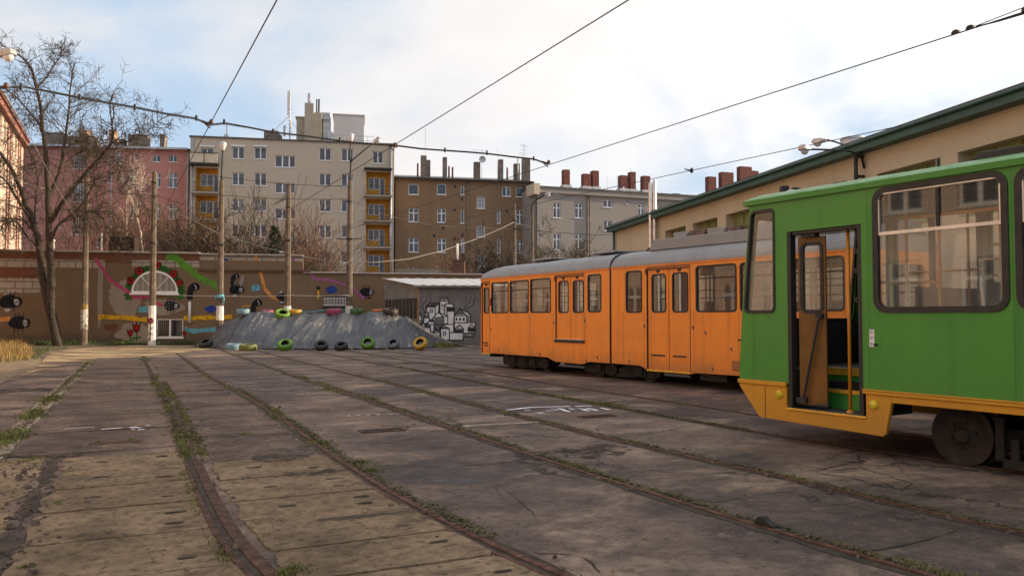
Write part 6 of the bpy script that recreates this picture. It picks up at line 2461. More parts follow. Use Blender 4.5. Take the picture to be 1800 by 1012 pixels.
# ------------------------------------------------------------------ the corrugated shed
S0, S1 = at(735, 600, 46.0), at(905, 600, 46.6)
sh = Wall(S0, S1)
t = thing('corrugated_shed', 'grey corrugated shed with a painted toy town and a sloping metal roof', 'shed', (sh.p0.x, sh.p0.y, 0), sh.rz)
tt = NT('grey corrugated sheet')
sp = tt.n.new('ShaderNodeSeparateXYZ')
tt.link(tt.co(), sp.inputs[0])
M['corr'] = tt.done(tt.mix(tt.ramp(tt.noise(1.2, 6, 0.6), 0.35, 0.7), (0.115, 0.115, 0.120), (0.165, 0.162, 0.165)), 0.6)
M['corr_light'] = pm('pale corrugated sheet', (0.19, 0.188, 0.18), 0.15, 1.5, 0.6)
HS = sh.uz(790, 500)[1]
back = at(676, 489, 51.2)
bu, by = (back - S0).dot(sh.d), (back - S0).dot(sh.n)
HB2 = back.z


def corrugated(mb, u0, u1, z0, z1, y0, amp, per, fn=None):
    n = max(2, int((u1 - u0) / per * 4))
    L = []
    for k in range(n + 1):
        u = u0 + (u1 - u0) * k / n
        L.append((u, y0 + amp * (1, 0.2, -1, 0.2)[k % 4]))
    k0 = len(mb.v)
    for (u, y_) in L:
        for z in (z0, z1): mb.v.append(fn(u, y_, z) if fn else (u, y_, z))
    for k in range(n): mb.f.append((k0 + 2 * k, k0 + 2 * k + 2, k0 + 2 * k + 3, k0 + 2 * k + 1))


b = MB()
corrugated(b, 0, sh.len, 0.0, HS - 0.75, 0.0, 0.012, 0.14)
b.build('front_wall', M['corr'], t)
b = MB()
corrugated(b, 0, sh.len, HS - 0.72, HS - 0.06, -0.03, 0.012, 0.14)
b.build('front_wall_head', M['corr'], t)
b = MB()
b.box(-0.04, 0.06, -0.06, 0.02, 0, HS - 0.05)
b.build('corner_post', pm('worn brown post', (0.30, 0.16, 0.07), 0.3, 3, 0.7), t)
sl_ = math.hypot(bu, by)
sdx, sdy = bu / sl_, by / sl_


def side(u, y_, z): return (sdx * u + sdy * 0 - sdy * y_ * 0, sdy * u, z)


b = MB()
for (za, zb) in ((0, 1.55), (2.75, HS + 0.35)):
    n = 24
    k0 = len(b.v)
    for k in range(n + 1):
        f = k / n
        o_ = 0.012 * (1, 0.2, -1, 0.2)[k % 4]
        zt2 = min(zb, HS - 0.1 + (HB2 - HS) * f) if zb > 2 else zb
        for z in (za, zt2): b.v.append((bu * f - sdy * o_, by * f + sdx * o_, z))
    for k in range(n): b.f.append((k0 + 2 * k, k0 + 2 * k + 2, k0 + 2 * k + 3, k0 + 2 * k + 1))
b.build('side_wall', M['corr_light'], t)
b = MB()
b.quad((bu * 0.02 + 0.03, by * 0.02, 1.55), (bu + 0.03, by, 1.55), (bu + 0.03, by, 2.75), (bu * 0.02 + 0.03, by * 0.02, 2.75))
sw = b.build('window_band', M['tram_dark'], t)
b = MB()
for k in range(10):
    f = 0.03 + 0.94 * k / 9
    b.box(bu * f - 0.03, bu * f + 0.03, by * f - 0.03, by * f + 0.03, 1.55, 2.75)
b.build('mullion', M['chim_grey'], sw)
b = MB()
n = 40
k0 = 0
e0, e1 = -0.30, sh.len
for k in range(n + 1):
    f = k / n
    for (uu, yy, zz) in ((e0 + (e1 - e0) * f, -0.35, HS - 0.05), (bu - 0.2 + (e1 - bu) * f, by, HB2)):
        b.v.append((uu, yy, zz + 0.02 * (1, 0, -1, 0)[k % 4]))
for k in range(n): b.f.append((2 * k, 2 * k + 2, 2 * k + 3, 2 * k + 1))
b.build('roof', pm('pale metal roof', (0.50, 0.49, 0.50), 0.12, 0.8, 0.5, 0.2), t)
b = MB()
b.box(e0, e1, -0.37, -0.33, HS - 0.16, HS - 0.075)
b.build('roof_edge', M['corr_light'], t)

# the painted toy town on its front, white shapes with black outlines
M['mural_white'] = pm('mural white', (0.60, 0.60, 0.65), 0.2, 2.2, 0.7)
M['mural_black'] = pm('mural black', (0.012, 0.012, 0.016), 0.2, 5, 0.7)
md = {'n': 0}


def mpx(x_, y_):           # coordinates in the enlarged crop of the mural
    return sh.uz(720 + x_ * 130 / 940, 480 + y_ * 140 / 1012)


def mline(pts, w_, parent=None, mat=None, lay=0):
    Q = [mpx(*p) for p in pts]
    b = MB()
    for i in range(len(Q) - 1):
        a, c = Vector((*Q[i], 0)), Vector((*Q[i + 1], 0))
        d = (c - a).normalized()
        nrm = Vector((-d.y, d.x, 0)) * w_
        a2, c2 = a - d * w_ * 0.7, c + d * w_ * 0.7
        k0 = len(b.v)
        y_ = -0.031 - 0.0006 * lay - 0.00013 * i
        for q in (a2 + nrm, a2 - nrm, c2 - nrm, c2 + nrm): b.v.append((q.x, y_, q.y))
        b.f.append((k0, k0 + 1, k0 + 2, k0 + 3))
    return b


def mhouse(outline, lines, fills=(), dk=()):
    """one painted house: white fill, black hatching and outline"""
    md['n'] += 1
    y0 = -0.016 - 0.0012 * md['n'] * 0.6
    b = MB()
    Q = [mpx(*p) for p in outline]
    b.add([(q[0], y0, q[1]) for q in Q], [tuple(range(len(Q)))])
    ho = b.build('painted_house', M['mural_white'], t)
    ln = MB()
    allp = [outline + [outline[0]]] + list(lines)
    for j, L in enumerate(allp):
        m = mline(L, 0.030 if j < 3 else 0.024)
        m.v = [(v[0], y0 - 0.0004 - 0.00001 * (j % 9), v[2]) for v in m.v]
        ln.add(m.v, m.f)
    for F_ in dk:
        Q = [mpx(*p) for p in F_]
        ln.add([(q[0], y0 - 0.0003, q[1]) for q in Q], [tuple(range(len(Q)))])
    ln.build('painted_outline', M['mural_black'], ho)


def hatch(p0, p1, p2, p3, n):
    """n lines from edge p0-p1 across to edge p3-p2"""
    o_ = []
    for k in range(1, n + 1):
        f = k / (n + 1)
        o_.append([(p0[0] + (p1[0] - p0[0]) * f, p0[1] + (p1[1] - p0[1]) * f), (p3[0] + (p2[0] - p3[0]) * f, p3[1] + (p2[1] - p3[1]) * f)])
    return o_


# back row first
mhouse([(385, 350), (437, 280), (495, 345), (495, 560), (385, 560)], [[(385, 355), (495, 355)], [(437, 285), (437, 355)]] + hatch((385, 350), (437, 285), (437, 285), (495, 350), 3), (), [[(405, 390), (422, 390), (422, 430), (405, 430)]])
mhouse([(220, 430), (258, 378), (372, 380), (372, 470), (330, 590), (220, 590)], [[(220, 430), (325, 430), (372, 382)], [(325, 430), (325, 590)]] + hatch((220, 428), (322, 428), (368, 384), (262, 380), 6), (), [[(252, 455), (272, 455), (272, 476), (252, 476)], [(278, 455), (298, 455), (298, 476), (278, 476)], [(252, 482), (272, 482), (272, 503), (252, 503)], [(278, 482), (298, 482), (298, 503), (278, 503)]])
mhouse([(440, 400), (470, 388), (540, 388), (570, 432), (560, 660), (475, 660), (445, 560)], [[(440, 400), (475, 435), (570, 435)], [(475, 435), (475, 660)], [(475, 482), (568, 482)]] + hatch((475, 437), (475, 482), (568, 482), (568, 437), 4))
mhouse([(570, 540), (635, 448), (775, 520), (775, 625), (725, 625), (570, 640)], [[(570, 540), (725, 540), (640, 450)], [(725, 540), (725, 625)], [(725, 540), (775, 518)]] + hatch((572, 535), (635, 450), (640, 450), (722, 535), 6) + hatch((725, 545), (725, 625), (775, 622), (775, 522), 5), (), [[(585, 565), (608, 565), (608, 600), (585, 600)], [(630, 565), (655, 565), (655, 600), (630, 600)], [(675, 565), (702, 565), (702, 605), (675, 605)]])
mhouse([(570, 628), (835, 628), (835, 760), (740, 760), (740, 790), (570, 790)], [])
mhouse([(440, 650), (560, 650), (560, 760), (440, 760)], [])
mhouse([(118, 480), (152, 540), (152, 640), (118, 628)], [[(118, 540), (152, 540)], [(118, 608), (152, 608)]], (), [[(122, 505), (134, 510), (134, 530), (122, 530)]])
mhouse([(190, 500), (215, 488), (243, 500), (250, 570), (250, 640), (175, 640), (185, 565)], [[(186, 565), (250, 568)], [(190, 503), (215, 512), (243, 503)]] + hatch((190, 515), (186, 565), (250, 568), (245, 515), 3))
mhouse([(295, 570), (365, 495), (485, 545), (485, 640), (430, 645), (310, 650)], [[(295, 570), (430, 555), (365, 497)], [(430, 555), (430, 645)], [(430, 555), (485, 545)], [(310, 600), (430, 595)], [(310, 625), (430, 622)]] + hatch((310, 572), (430, 560), (430, 640), (310, 645), 7))
mhouse([(200, 640), (255, 612), (310, 612), (310, 745), (262, 745), (200, 745)], [[(262, 650), (262, 745)], [(262, 650), (310, 650)]])
mhouse([(150, 655), (170, 640), (235, 640), (265, 690), (265, 745), (190, 745), (190, 690)], [[(190, 690), (265, 690)]] + hatch((168, 645), (235, 645), (262, 688), (195, 688), 4))
mhouse([(315, 690), (385, 745), (385, 830), (315, 800)], [[(315, 745), (385, 745)]] + hatch((318, 700), (318, 740), (380, 742), (330, 705), 2))
mhouse([(505, 755), (680, 755), (680, 850), (505, 850)], [])
mhouse([(570, 710), (635, 655), (685, 710), (680, 755), (570, 755)], [[(570, 712), (685, 712)], [(600, 690), (620, 690)]] + hatch((570, 716), (570, 755), (682, 755), (684, 716), 3))
mhouse([(745, 695), (785, 650), (835, 690), (835, 740), (745, 735)], [[(745, 692), (835, 692)]] + hatch((745, 696), (745, 735), (835, 738), (835, 696), 3))
mhouse([(375, 700), (435, 665), (505, 705), (505, 850), (395, 850), (395, 712)], [[(375, 702), (505, 706)], [(390, 690), (480, 690)]], (), [[(425, 740), (441, 732), (441, 760), (422, 760)], [(447, 732), (465, 742), (466, 760), (447, 760)], [(422, 766), (441, 766), (441, 795), (428, 790)], [(447, 766), (466, 766), (462, 788), (447, 795)]])
mhouse([(682, 762), (790, 762), (812, 805), (682, 805)], hatch((684, 764), (790, 764), (810, 803), (684, 803), 6))
mhouse([(700, 455), (708, 448), (722, 452), (724, 485), (700, 475)], [])
for pts in ([(215, 475), (190, 450), (185, 415), (205, 385), (235, 370), (245, 335)], [(715, 440), (735, 415), (775, 400), (795, 375), (790, 335), (810, 310), (835, 295)]):
    Q = [Vector((*mpx(*p), 0)) for p in pts]
    for w_, y_, mt in ((0.10, -0.0285, 'mural_black'), (0.055, -0.0305, 'corr_light')):
        b = MB()
        ribbon(b, cat([(q.x, q.y) for q in Q], 0.06), w_, 0, 0.02, 3)
        b.v = [(v[0], y_, v[1]) for v in b.v]
        b.build('painted_smoke', M[mt], t)

# ------------------------------------------------------------------ concrete poles and lamps
PZ = 46.3


def taper_pole(root, h, r0, r1, name='shaft', n=8, mat=None, z0=0.0):
    b = MB()
    k = 14
    pts = [(0, 0, z0 + (h - z0) * i / k) for i in range(k + 1)]
    b.tube(pts, [r0 + (r1 - r0) * i / k for i in range(k + 1)], n)
    b.v = [(x * math.cos(0.18) - y * math.sin(0.18), x * math.sin(0.18) + y * math.cos(0.18), z) for x, y, z in b.v]
    return b.build(name, mat or M['concrete_pole'], root)


def painted_band(root, z0, z1, h, r0, r1, mat):
    b = MB()
    f = lambda z: r0 + (r1 - r0) * z / h + 0.008
    b.tube([(0, 0, z0), (0, 0, (z0 + z1) / 2), (0, 0, z1)], [f(z0), f((z0 + z1) / 2), f(z1)], 8, False)
    b.v = [(x * math.cos(0.18) - y * math.sin(0.18), x * math.sin(0.18) + y * math.cos(0.18), z) for x, y, z in b.v]
    return b.build('painted_band', mat, root)


def pole_at(px, py_top, name, lab, cat, r0=0.215, r1=0.135, Y=PZ):
    q = at(px, 559, Y)
    h = at(px, py_top, Y).z
    t = thing(name, lab, cat, (q.x, q.y, 0), 0, 'concrete poles in front of the painted wall')
    taper_pole(t, h, r0, r1)
    return t, h, q


def clamp(t, z, r_, arm=0.0):
    b = MB()
    b.tube([(0, 0, z - 0.05), (0, 0, z + 0.05)], r_ + 0.03, 10)
    if arm:
        b.box(-arm, arm, -0.03 - r_, 0.03 - r_, z - 0.025, z + 0.025)
    b.build('clamp', M['black'], t)


t = NT('flaking band paint')
f = t.ramp(t.noise(5, 8, 0.7), 0.45, 0.55)
M['flaky'] = t.done(t.mix(f, (0.46, 0.44, 0.42), (0.16, 0.13, 0.11)), 0.85)

t, h, q = pole_at(148, 302, 'concrete_pole', 'bare concrete pole with a flaking grey-white foot, right beside the big tree', 'pole')
painted_band(t, 0.95, 2.1, h, 0.215, 0.135, M['flaky'])
painted_band(t, 2.12, 2.4, h, 0.215, 0.135, pm('dirty yellow band', (0.22, 0.15, 0.05), 0.4, 4, 0.85))
clamp(t, h - 1.7, 0.15, 0.0); clamp(t, 7.3, 0.17, 0.0)
b = MB()
b.box(-0.32, 0.32, -0.05, 0.05, h - 0.75, h - 0.68)
b.build('insulator_arm', M['white_paint'], t)
t, h, q = pole_at(267.5, 303, 'concrete_pole', 'concrete pole with a white foot and a painted red flower, before the arched window', 'pole')
painted_band(t, 0.03, 2.3, h, 0.215, 0.135, M['white_paint'])
clamp(t, h - 0.6, 0.15); clamp(t, 5.95, 0.18)
b = MB()
b.tube([(0, 0, h), (0, 0, h + 0.14)], [0.06, 0.03], 6)
b.build('pole_cap', M['black'], t)
for k in range(5):
    a = 2 * PI * k / 5
    b = MB()
    b.lathe([(0.0, -0.015), (0.085, -0.01), (0.085, 0.0)], (0.02 + 0.11 * math.cos(a), -0.215, 1.42 + 0.11 * math.sin(a)), 'y', 10)
    b.build('painted_petal', M['p_red'], t)
b = MB()
for pts in ([(0.0, -0.228, 1.3), (0.03, -0.228, 0.9), (-0.02, -0.228, 0.3)], [(0.0, -0.228, 0.9), (0.13, -0.225, 1.05)], [(-0.01, -0.228, 0.6), (-0.14, -0.225, 0.8)], [(0.02, -0.228, 0.75), (0.15, -0.225, 0.6)], [(-0.01, -0.228, 0.45), (-0.13, -0.225, 0.3)]):
    b.tube(pts, 0.018, 5)
b.build('painted_stem', M['p_black'], t)


def lantern(t, q, d, name='lamp_head'):
    return hood_lamp(t, q, d, 0.40, R(4), name)


t, h, q = pole_at(386.5, 318, 'lamp_post', 'lamp post with a single bulb-shaped head and a pale blue rag tied round it', 'lamp post')
painted_band(t, 1.46, 2.28, h, 0.215, 0.135, M['white_paint'])
clamp(t, 5.85, 0.18, 0.25)
b = MB()
ht = at(386, 263, PZ).z
b.tube([(0, 0, h - 0.4), (0, 0, h + 0.3), (0.03, 0, ht)], [0.10, 0.06, 0.045], 8)
b.build('mast', M['black'], t, smooth=True)
b = MB()
b.lathe([(0.0, 0.0), (0.09, 0.0), (0.11, 0.05), (0.15, 0.16), (0.20, 0.26), (0.21, 0.33), (0.19, 0.36)], (0.03, 0, ht - 0.05), 'z', 16)
hd = b.build('lamp_bowl', M['bowl'], t, smooth=True)
b = MB()
b.lathe([(0.22, 0.0), (0.225, 0.05), (0.17, 0.14), (0.0, 0.18)], (0.03, 0, ht + 0.29), 'z', 16)
b.build('lamp_hood', M['zinc'], hd, smooth=True)
zr = at(386, 521, PZ).z
b = MB()
b.tube([(0, 0, zr - 0.10), (0, 0, zr), (0, 0, zr + 0.12)], [0.215, 0.225, 0.215], 10, False)
b.tube([(0.2, -0.1, zr), (0.26, -0.12, zr - 0.15), (0.23, -0.1, zr - 0.4)], [0.06, 0.05, 0.03], 6)
b.tube([(-0.2, -0.1, zr), (-0.28, -0.1, zr - 0.2)], [0.05, 0.02], 6)
o = b.build('rag', M['p_sky'], smooth=True, loc=(q.x, q.y, 0))
tag(o, 'pale blue rag tied round the lamp post at head height', 'rag')

t, h, q = pole_at(505, 325, 'concrete_pole', 'short concrete pole without a lamp behind the tarpaulin heap', 'pole')
painted_band(t, 0.03, 2.28, h, 0.215, 0.135, M['white_paint'])
clamp(t, h - 1.3, 0.15); clamp(t, 6.1, 0.18, 0.2)
b = MB()
b.tube([(0, 0, h), (0, 0, h + 0.1)], [0.06, 0.03], 6)
b.build('pole_cap', M['black'], t)
b = MB()
b.lathe([(0.0, 0.1), (0.10, 0.06), (0.12, -0.02), (0.0, -0.05)], (-0.35, -0.1, at(500, 444, PZ).z), 'z', 10)
b.build('cable_box', M['white_paint'], t)

t, h, q = pole_at(613.5, 318, 'lamp_post', 'lamp post with two heads on a forked mast behind the tarpaulin heap', 'lamp post')
painted_band(t, 0.03, 2.28, h, 0.215, 0.135, M['white_paint'])
clamp(t, at(613, 420, PZ).z, 0.19, 0.75)
clamp(t, h - 1.2, 0.15)
b = MB()
P_ = lambda px, py, dy=0: at(px, py, PZ + dy) - q - Vector((0, 0, 0)) + Vector((0, 0, q.z))
fk = P_(616.5, 286)
b.tube([(0, 0, h - 0.6), (0.02, 0, h + 0.2), fk], [0.10, 0.055, 0.05], 8)
b.tube([fk, P_(615, 272), P_(616, 250)], 0.04, 8)
b.tube([fk, P_(621, 280), P_(640, 264), P_(655, 253)], 0.04, 8)
b.build('mast', M['black'], t, smooth=True)
top = P_(616.5, 249)
b = MB()
b.lathe([(0.0, 0.0), (0.09, 0.0), (0.12, 0.06), (0.17, 0.2), (0.19, 0.32), (0.17, 0.42)], top, 'z', 14)
hd = b.build('lamp_bowl', M['bowl'], t, smooth=True)
b = MB()
b.lathe([(0.20, 0.0), (0.20, 0.06), (0.13, 0.14), (0.0, 0.16)], top + Vector((0, 0, 0.34)), 'z', 14)
b.build('lamp_hood', M['zinc'], hd, smooth=True)
hood_lamp(t, P_(655, 253), Vector((1, -0.2, 0)), 0.42, R(40))

# pole and lamp post farther back beside the brown house
q = at(904.5, 559, 60)
t = thing('concrete_pole', 'slim plain pole in front of the brown house, left of the swan-neck lamp', 'pole', (q.x, q.y, 0))
taper_pole(t, at(904, 362, 60).z, 0.19, 0.10)
clamp(t, at(904, 402, 60).z, 0.16, 0.45); clamp(t, at(904, 387, 60).z, 0.15)
b = MB()
b.tube([(0, 0, at(904, 362, 60).z), (0, 0, at(904, 357, 60).z)], [0.06, 0.03], 6)
b.build('pole_cap', M['black'], t)
q = at(936, 559, 57)
t = thing('lamp_post', 'swan-neck lamp post at the corner of the brown house, seen above the orange tram', 'lamp post', (q.x, q.y, 0))
taper_pole(t, at(936, 372, 57).z, 0.16, 0.09)
P2 = lambda px, py: at(px, py, 57) - Vector((q.x, q.y, 0))
b = MB()
b.tube([P2(935, 378), P2(934.5, 366), P2(937, 358), P2(943, 351), P2(951, 345.5), P2(957, 342.5)], 0.07, 8)
b.build('arm', M['black'], t, smooth=True)
hood_lamp(t, P2(956, 343), Vector((1, 0, 0)), 0.34, R(18))

# lamp reaching into the picture at the top left; its pole stands just outside the frame
q = Vector((-14.7, 20.4, 0))
t = thing('lamp_post', 'lamp post whose metal head reaches in at the top left corner', 'lamp post', q)
taper_pole(t, 7.2, 0.17, 0.10)
hp = at(6, 97, 19.9) - q
b = MB()
b.tube([(0, 0, 6.8), (0.05, 0, 7.5), (0.5, -0.1, 7.95), (1.1, -0.3, hp.z - 0.12), hp], [0.07, 0.06, 0.05, 0.045, 0.045], 8)
b.build('arm', M['black'], t, smooth=True)
hood_lamp(t, hp + Vector((-0.16, 0.0, -0.02)), Vector((1, -0.1, 0)), 0.32, R(12))

# ------------------------------------------------------------------ wires
def wire(name, pts, r_, lab, cat, mat=None, n=5):
    b = MB()
    b.tube(pts, r_, n)
    return tag(b.build(name, mat or M['cable'], smooth=True), lab, cat)


WH = 5.78
GRP = 'overhead tram wires'


def wz(px, py, z=WH):
    return gz(px, py, z)


def straight(P, a, b_):
    A, B = wz(*P[0]), wz(*P[1])
    d = (B - A).normalized()
    return [A - d * a, A, B, B + d * b_]


wire('contact_wire', straight([(487, 0), (370, 217)], 6, 45), 0.010, 'overhead wire rising from the lamp post with the single bulb head to the top edge', 'wire')
wire('contact_wire', straight([(1105, 0), (698, 252)], 6, 45), 0.010, 'overhead wire running from the roof of the flats to the top middle', 'wire')
wire('contact_wire', straight([(1680, 60), (964, 290)], 10, 34), 0.010, 'overhead wire slanting across the white sky above the depot lamps', 'wire')
wire('contact_wire', straight([(1590, 220), (1214, 300)], 12, 20), 0.010, 'thin overhead wire passing just above the depot eave', 'wire')

SY = lambda px: 14.6 + (px - 5) / (963 - 5) * 7.2
spx = [(-60, 130), (5, 156), (20, 153), (40, 152), (90, 161), (140, 171), (190, 180), (237, 188), (290, 199), (345, 208), (368, 219), (395, 216), (440, 224), (480, 232), (540, 239), (597, 247), (640, 252), (697, 255.5), (740, 261), (782, 264), (820, 266.5), (856, 269.5), (900, 275), (938, 279), (952, 284), (963, 288)]
t = thing('span_cable', 'black sagging span cable with clips strung across the yard in front of the houses', 'cable', (0, 0, 0))
b = MB()
b.tube([at(px, py, SY(px)) for px, py in spx], 0.014, 6)
b.tube([at(px, py + (2.2 if 1 < i < 10 else 1.5), SY(px)) for i, (px, py) in enumerate(spx[2:])], 0.010, 5)
b.build('cable', M['cable'], t, smooth=True)
for (px, py) in [(37, 153), (140, 171), (237, 189), (345, 208), (394, 215), (480, 231.5), (597, 246), (697, 256), (782, 264), (856, 269), (938, 279)]:
    q = at(px, py, SY(px))
    b = MB()
    b.box(q.x - 0.022, q.x + 0.022, q.y - 0.02, q.y + 0.02, q.z - 0.055, q.z + 0.065)
    b.build('cable_clip', M['black'], t, bevel=0.006)
for (px, py) in [(8, 154), (369, 217), (692, 257), (963, 287)]:
    q = at(px, py, SY(px))
    b = MB()
    b.tube([q + Vector((-0.17, 0, 0.06)), q + Vector((-0.05, 0, 0.0)), q + Vector((0.04, 0, 0.05))], [0.016, 0.03, 0.03], 6)
    b.tube([q + Vector((-0.17, 0, 0.05)), q + Vector((-0.02, 0, -0.09)), q + Vector((0.02, 0, -0.10))], 0.014, 6)
    b.lathe([(0.0, 0.07), (0.035, 0.05), (0.05, 0.02), (0.035, 0.0), (0.05, -0.03), (0.0, -0.06)], q + Vector((0.03, 0, 0.03)), 'z', 10)
    b.build('insulator', pm('brown insulator', (0.10, 0.045, 0.025), 0.3, 10, 0.3), t, smooth=True)
t = thing('section_insulator', 'dark fittings and doubled wire at the top right corner of the sky', 'insulator', (0, 0, 0))
A, B = wz(1680, 60), wz(964, 290)
dw = (A - B).normalized()
for s0, h_ in ((-0.0, 0.06), (0.22, 0.06), (1.0, 0.07), (1.12, 0.09)):
    q = A + dw * s0
    Mx = Matrix.Translation(q) @ Matrix.Rotation(math.atan2(dw.y, dw.x), 4, 'Z')
    b = MB()
    sec = [(-0.06, 0), (0.05, 0), (0.06, h_ * 0.6), (0.02, h_), (-0.03, h_), (-0.06, h_ * 0.5)]
    b.add([Mx @ Vector((x_, -0.02, z_)) for x_, z_ in sec] + [Mx @ Vector((x_, 0.02, z_)) for x_, z_ in sec],
          [tuple(range(6)), tuple(range(11, 5, -1))] + [(i, i + 6, (i + 1) % 6 + 6, (i + 1) % 6) for i in range(6)])
    b.build('fitting', M['black'], t)
b = MB()
b.tube([A + dw * 0.3 + Vector((0, 0, 0.01)), A + dw * 0.65 + Vector((0, 0, -0.015)), A + dw * 1.3 + Vector((0, 0, -0.03)), A + dw * 3], 0.012, 5)
b.tube([A + dw * 0.3 + Vector((0, 0, 0.02)), A + dw * 0.9 + Vector((0, 0, 0.06)), A + dw * 1.6 + Vector((0, 0, 0.07)), A + dw * 3 + Vector((0, 0, 0.06))], 0.007, 5)
b.build('side_wire', M['cable'], t, smooth=True)
q = wz(1214, 300)
b = MB()
b.tube([Vector((-0.18, 0, 0.05)), Vector((0, 0, 0)), Vector((0.04, 0, 0.08))], [0.014, 0.025, 0.02], 6)
b.lathe([(0.0, 0.08), (0.05, 0.05), (0.04, 0.0), (0.06, -0.03), (0.0, -0.08)], (0.03, 0, 0), 'z', 8)
tag(b.build('wire_clamp', M['black'], loc=q), 'small dark clamp on the thin wire above the red chimneys', 'clamp')

AT = at
wire('stay_wire', [AT(8, 165, 14.8), AT(55, 245, 26), AT(100, 330, 37), AT(148, 405, PZ - 0.2)], 0.012, 'stay wire slanting down through the bare tree to the pole beside it', 'wire', M['galv'])
M['pale_cable'] = pm('pale cable sheath', (0.27, 0.25, 0.225), 0.1, 6, 0.6)
wire('house_cable', [AT(-10, 295, 40), AT(20, 310, 42), AT(45, 323, 43.5), AT(75, 331, 44.8), AT(100, 333.5, 45.5), AT(130, 332.5, 46), AT(148, 333, PZ - 0.2), AT(168, 329, 46), AT(174, 322, 45.9)], 0.020,
     'pale cable hanging in front of the big tree at the left', 'cable', M['pale_cable'])
wire('house_cable', [AT(250, 344, 45.9), AT(280, 358, 45.8), AT(320, 378, 45.8), AT(360, 398, 45.9), AT(386, 411, PZ - 0.23), AT(420, 422, 45.9), AT(460, 434, 45.9), AT(500, 443, PZ - 0.22), AT(540, 452, 46), AT(580, 459, 46), AT(613, 461.5, PZ - 0.23)], 0.016,
     'pale cable dropping from the arched-window pole to the forked lamp post', 'cable', M['pale_cable'])
wire('house_cable', [AT(613, 461.5, PZ - 0.23), AT(660, 461, 47), AT(720, 455, 49), AT(780, 440, 52), AT(840, 419, 56), AT(880, 402, 58.5), AT(904, 390, 59.8)], 0.017,
     'pale cable climbing from the forked lamp post to the slim pole by the brown house', 'cable', M['pale_cable'])
wire('house_cable', [AT(904, 390, 59.8), AT(940, 401, 59), AT(980, 409, 58), AT(1040, 416, 57), AT(1115, 419.5, 55)], 0.017, 'pale cable from the slim pole towards the depot corner', 'cable', M['pale_cable'])
for i, (pts, lab) in enumerate([
    ([(148, 318), (200, 324), (267, 331), (330, 337), (386, 311), (386, 311)], None),
    ([(148, 333), (195, 338), (240, 342), (267, 344)], 'thin dark line between the two leftmost poles'),
    ([(386, 311), (450, 318), (505, 324), (560, 326.5), (613, 327)], 'thin dark line from the bulb lamp post to the forked lamp post, upper'),
    ([(386, 343), (440, 347), (505, 350), (560, 350.5), (613, 350)], 'thin dark line from the bulb lamp post to the forked lamp post, lower'),
    ([(267, 344), (300, 352), (345, 365), (386, 380)], 'thin dark line falling from the arched-window pole to the bulb lamp post')]):
    if lab: wire('line', [AT(px, py, PZ - 0.15) for px, py in pts], 0.016, lab, 'wire')
wire('line', [AT(904, 402, 59.8), AT(960, 407, 59), AT(1040, 413, 57.5), AT(1120, 411, 55)], 0.02, 'thin dark line from the slim pole towards the depot', 'wire')
wire('line', [AT(613, 350, PZ - .1), AT(680, 379, 50), AT(760, 396, 54), AT(840, 401, 57), AT(904, 402, 59.8)], 0.014, 'faint dark line across the brown house', 'wire')
wire('string', [AT(269, 517.5, PZ - 0.25), AT(330, 519.5, PZ - 0.22), AT(386, 520.5, PZ - 0.24), AT(450, 521, PZ - 0.22), AT(505, 519, PZ - 0.24), AT(560, 520, PZ - 0.22), AT(613, 519, PZ - 0.24)], 0.011,
     'white string tied from pole to pole in front of the painted wall', 'string', M['white_paint'])

# ------------------------------------------------------------------ the tarpaulin heap and its tyres
t = NT('grey tarpaulin')
wr = t.noise(3.2, 7, 0.65, stretch=(1.6, 0.35, 0.35), dist=0.6)
wr2 = t.noise(9, 5, 0.6, stretch=(1.5, 0.4, 0.4))
pale = t.ramp(t.noise(0.6, 5, 0.6), 0.4, 0.7)
base = t.mix(pale, (0.036, 0.036, 0.040), (0.068, 0.065, 0.066))
base = t.mix(t.ramp(wr, 0.58, 0.72, 0, 0.35), base, (0.22, 0.205, 0.195))  # wrinkles painted lighter, as if they caught the light
base = t.mix(t.ramp(t.noise(2.2, 7, 0.7), 0.55, 0.75, 0, 0.5), base, (0.13, 0.105, 0.08))
for sc_, st_, wd_ in ((1.2, (1.0, 0.14, 0.14), 0.009), (2.2, (1.0, 0.18, 0.18), 0.008), (0.9, (1.0, 0.5, 0.5), 0.006)):
    ln_ = t.ramp(t.math('ABSOLUTE', t.math('SUBTRACT', t.noise(sc_, 4, 0.55, stretch=st_, dist=0.5), 0.5)), 0.0, wd_, 1, 0)
    ln_ = t.math('MULTIPLY', ln_, t.ramp(t.noise(0.9, 4), 0.42, 0.6))
    base = t.mix(t.math('MULTIPLY', ln_, 0.7), base, (0.36, 0.33, 0.31))  # painted highlight lines along the creases
    wr = t.math('ADD', wr, t.math('MULTIPLY', ln_, 0.2))
t.bump(t.math('ADD', t.math('MULTIPLY', wr, 1.0), t.math('MULTIPLY', wr2, 0.2)), 0.6, 0.07)
M['tarp'] = t.done(base, t.ramp(wr, 0.3, 0.7, 0.32, 0.5), spec=0.5)

fr_px = [(340, 607), (365, 611), (400, 613), (450, 614), (520, 614.5), (600, 614), (680, 613), (740, 611.5), (790, 609), (812, 606.5)]
FR = [gz(*p) for p in fr_px]
YR = 44.6
top_px = [(352, 606), (371, 590), (395, 566), (420, 553), (440, 549.5), (490, 549), (520, 550.5), (560, 550), (620, 549), (680, 548.5), (715, 555), (742, 574), (770, 591), (795, 603), (808, 607)]
TP = [at(px, py, YR) for px, py in top_px]


def lerp_tab(tab, x_, f):
    if x_ <= tab[0].x: return f(tab[0])
    for a, c in zip(tab, tab[1:]):
        if x_ <= c.x:
            k = (x_ - a.x) / max(1e-6, c.x - a.x)
            return f(a) * (1 - k) + f(c) * k
    return f(tab[-1])


X0, X1 = TP[0].x - 0.35, TP[-1].x + 0.35
NXX, NYY = 300, 50


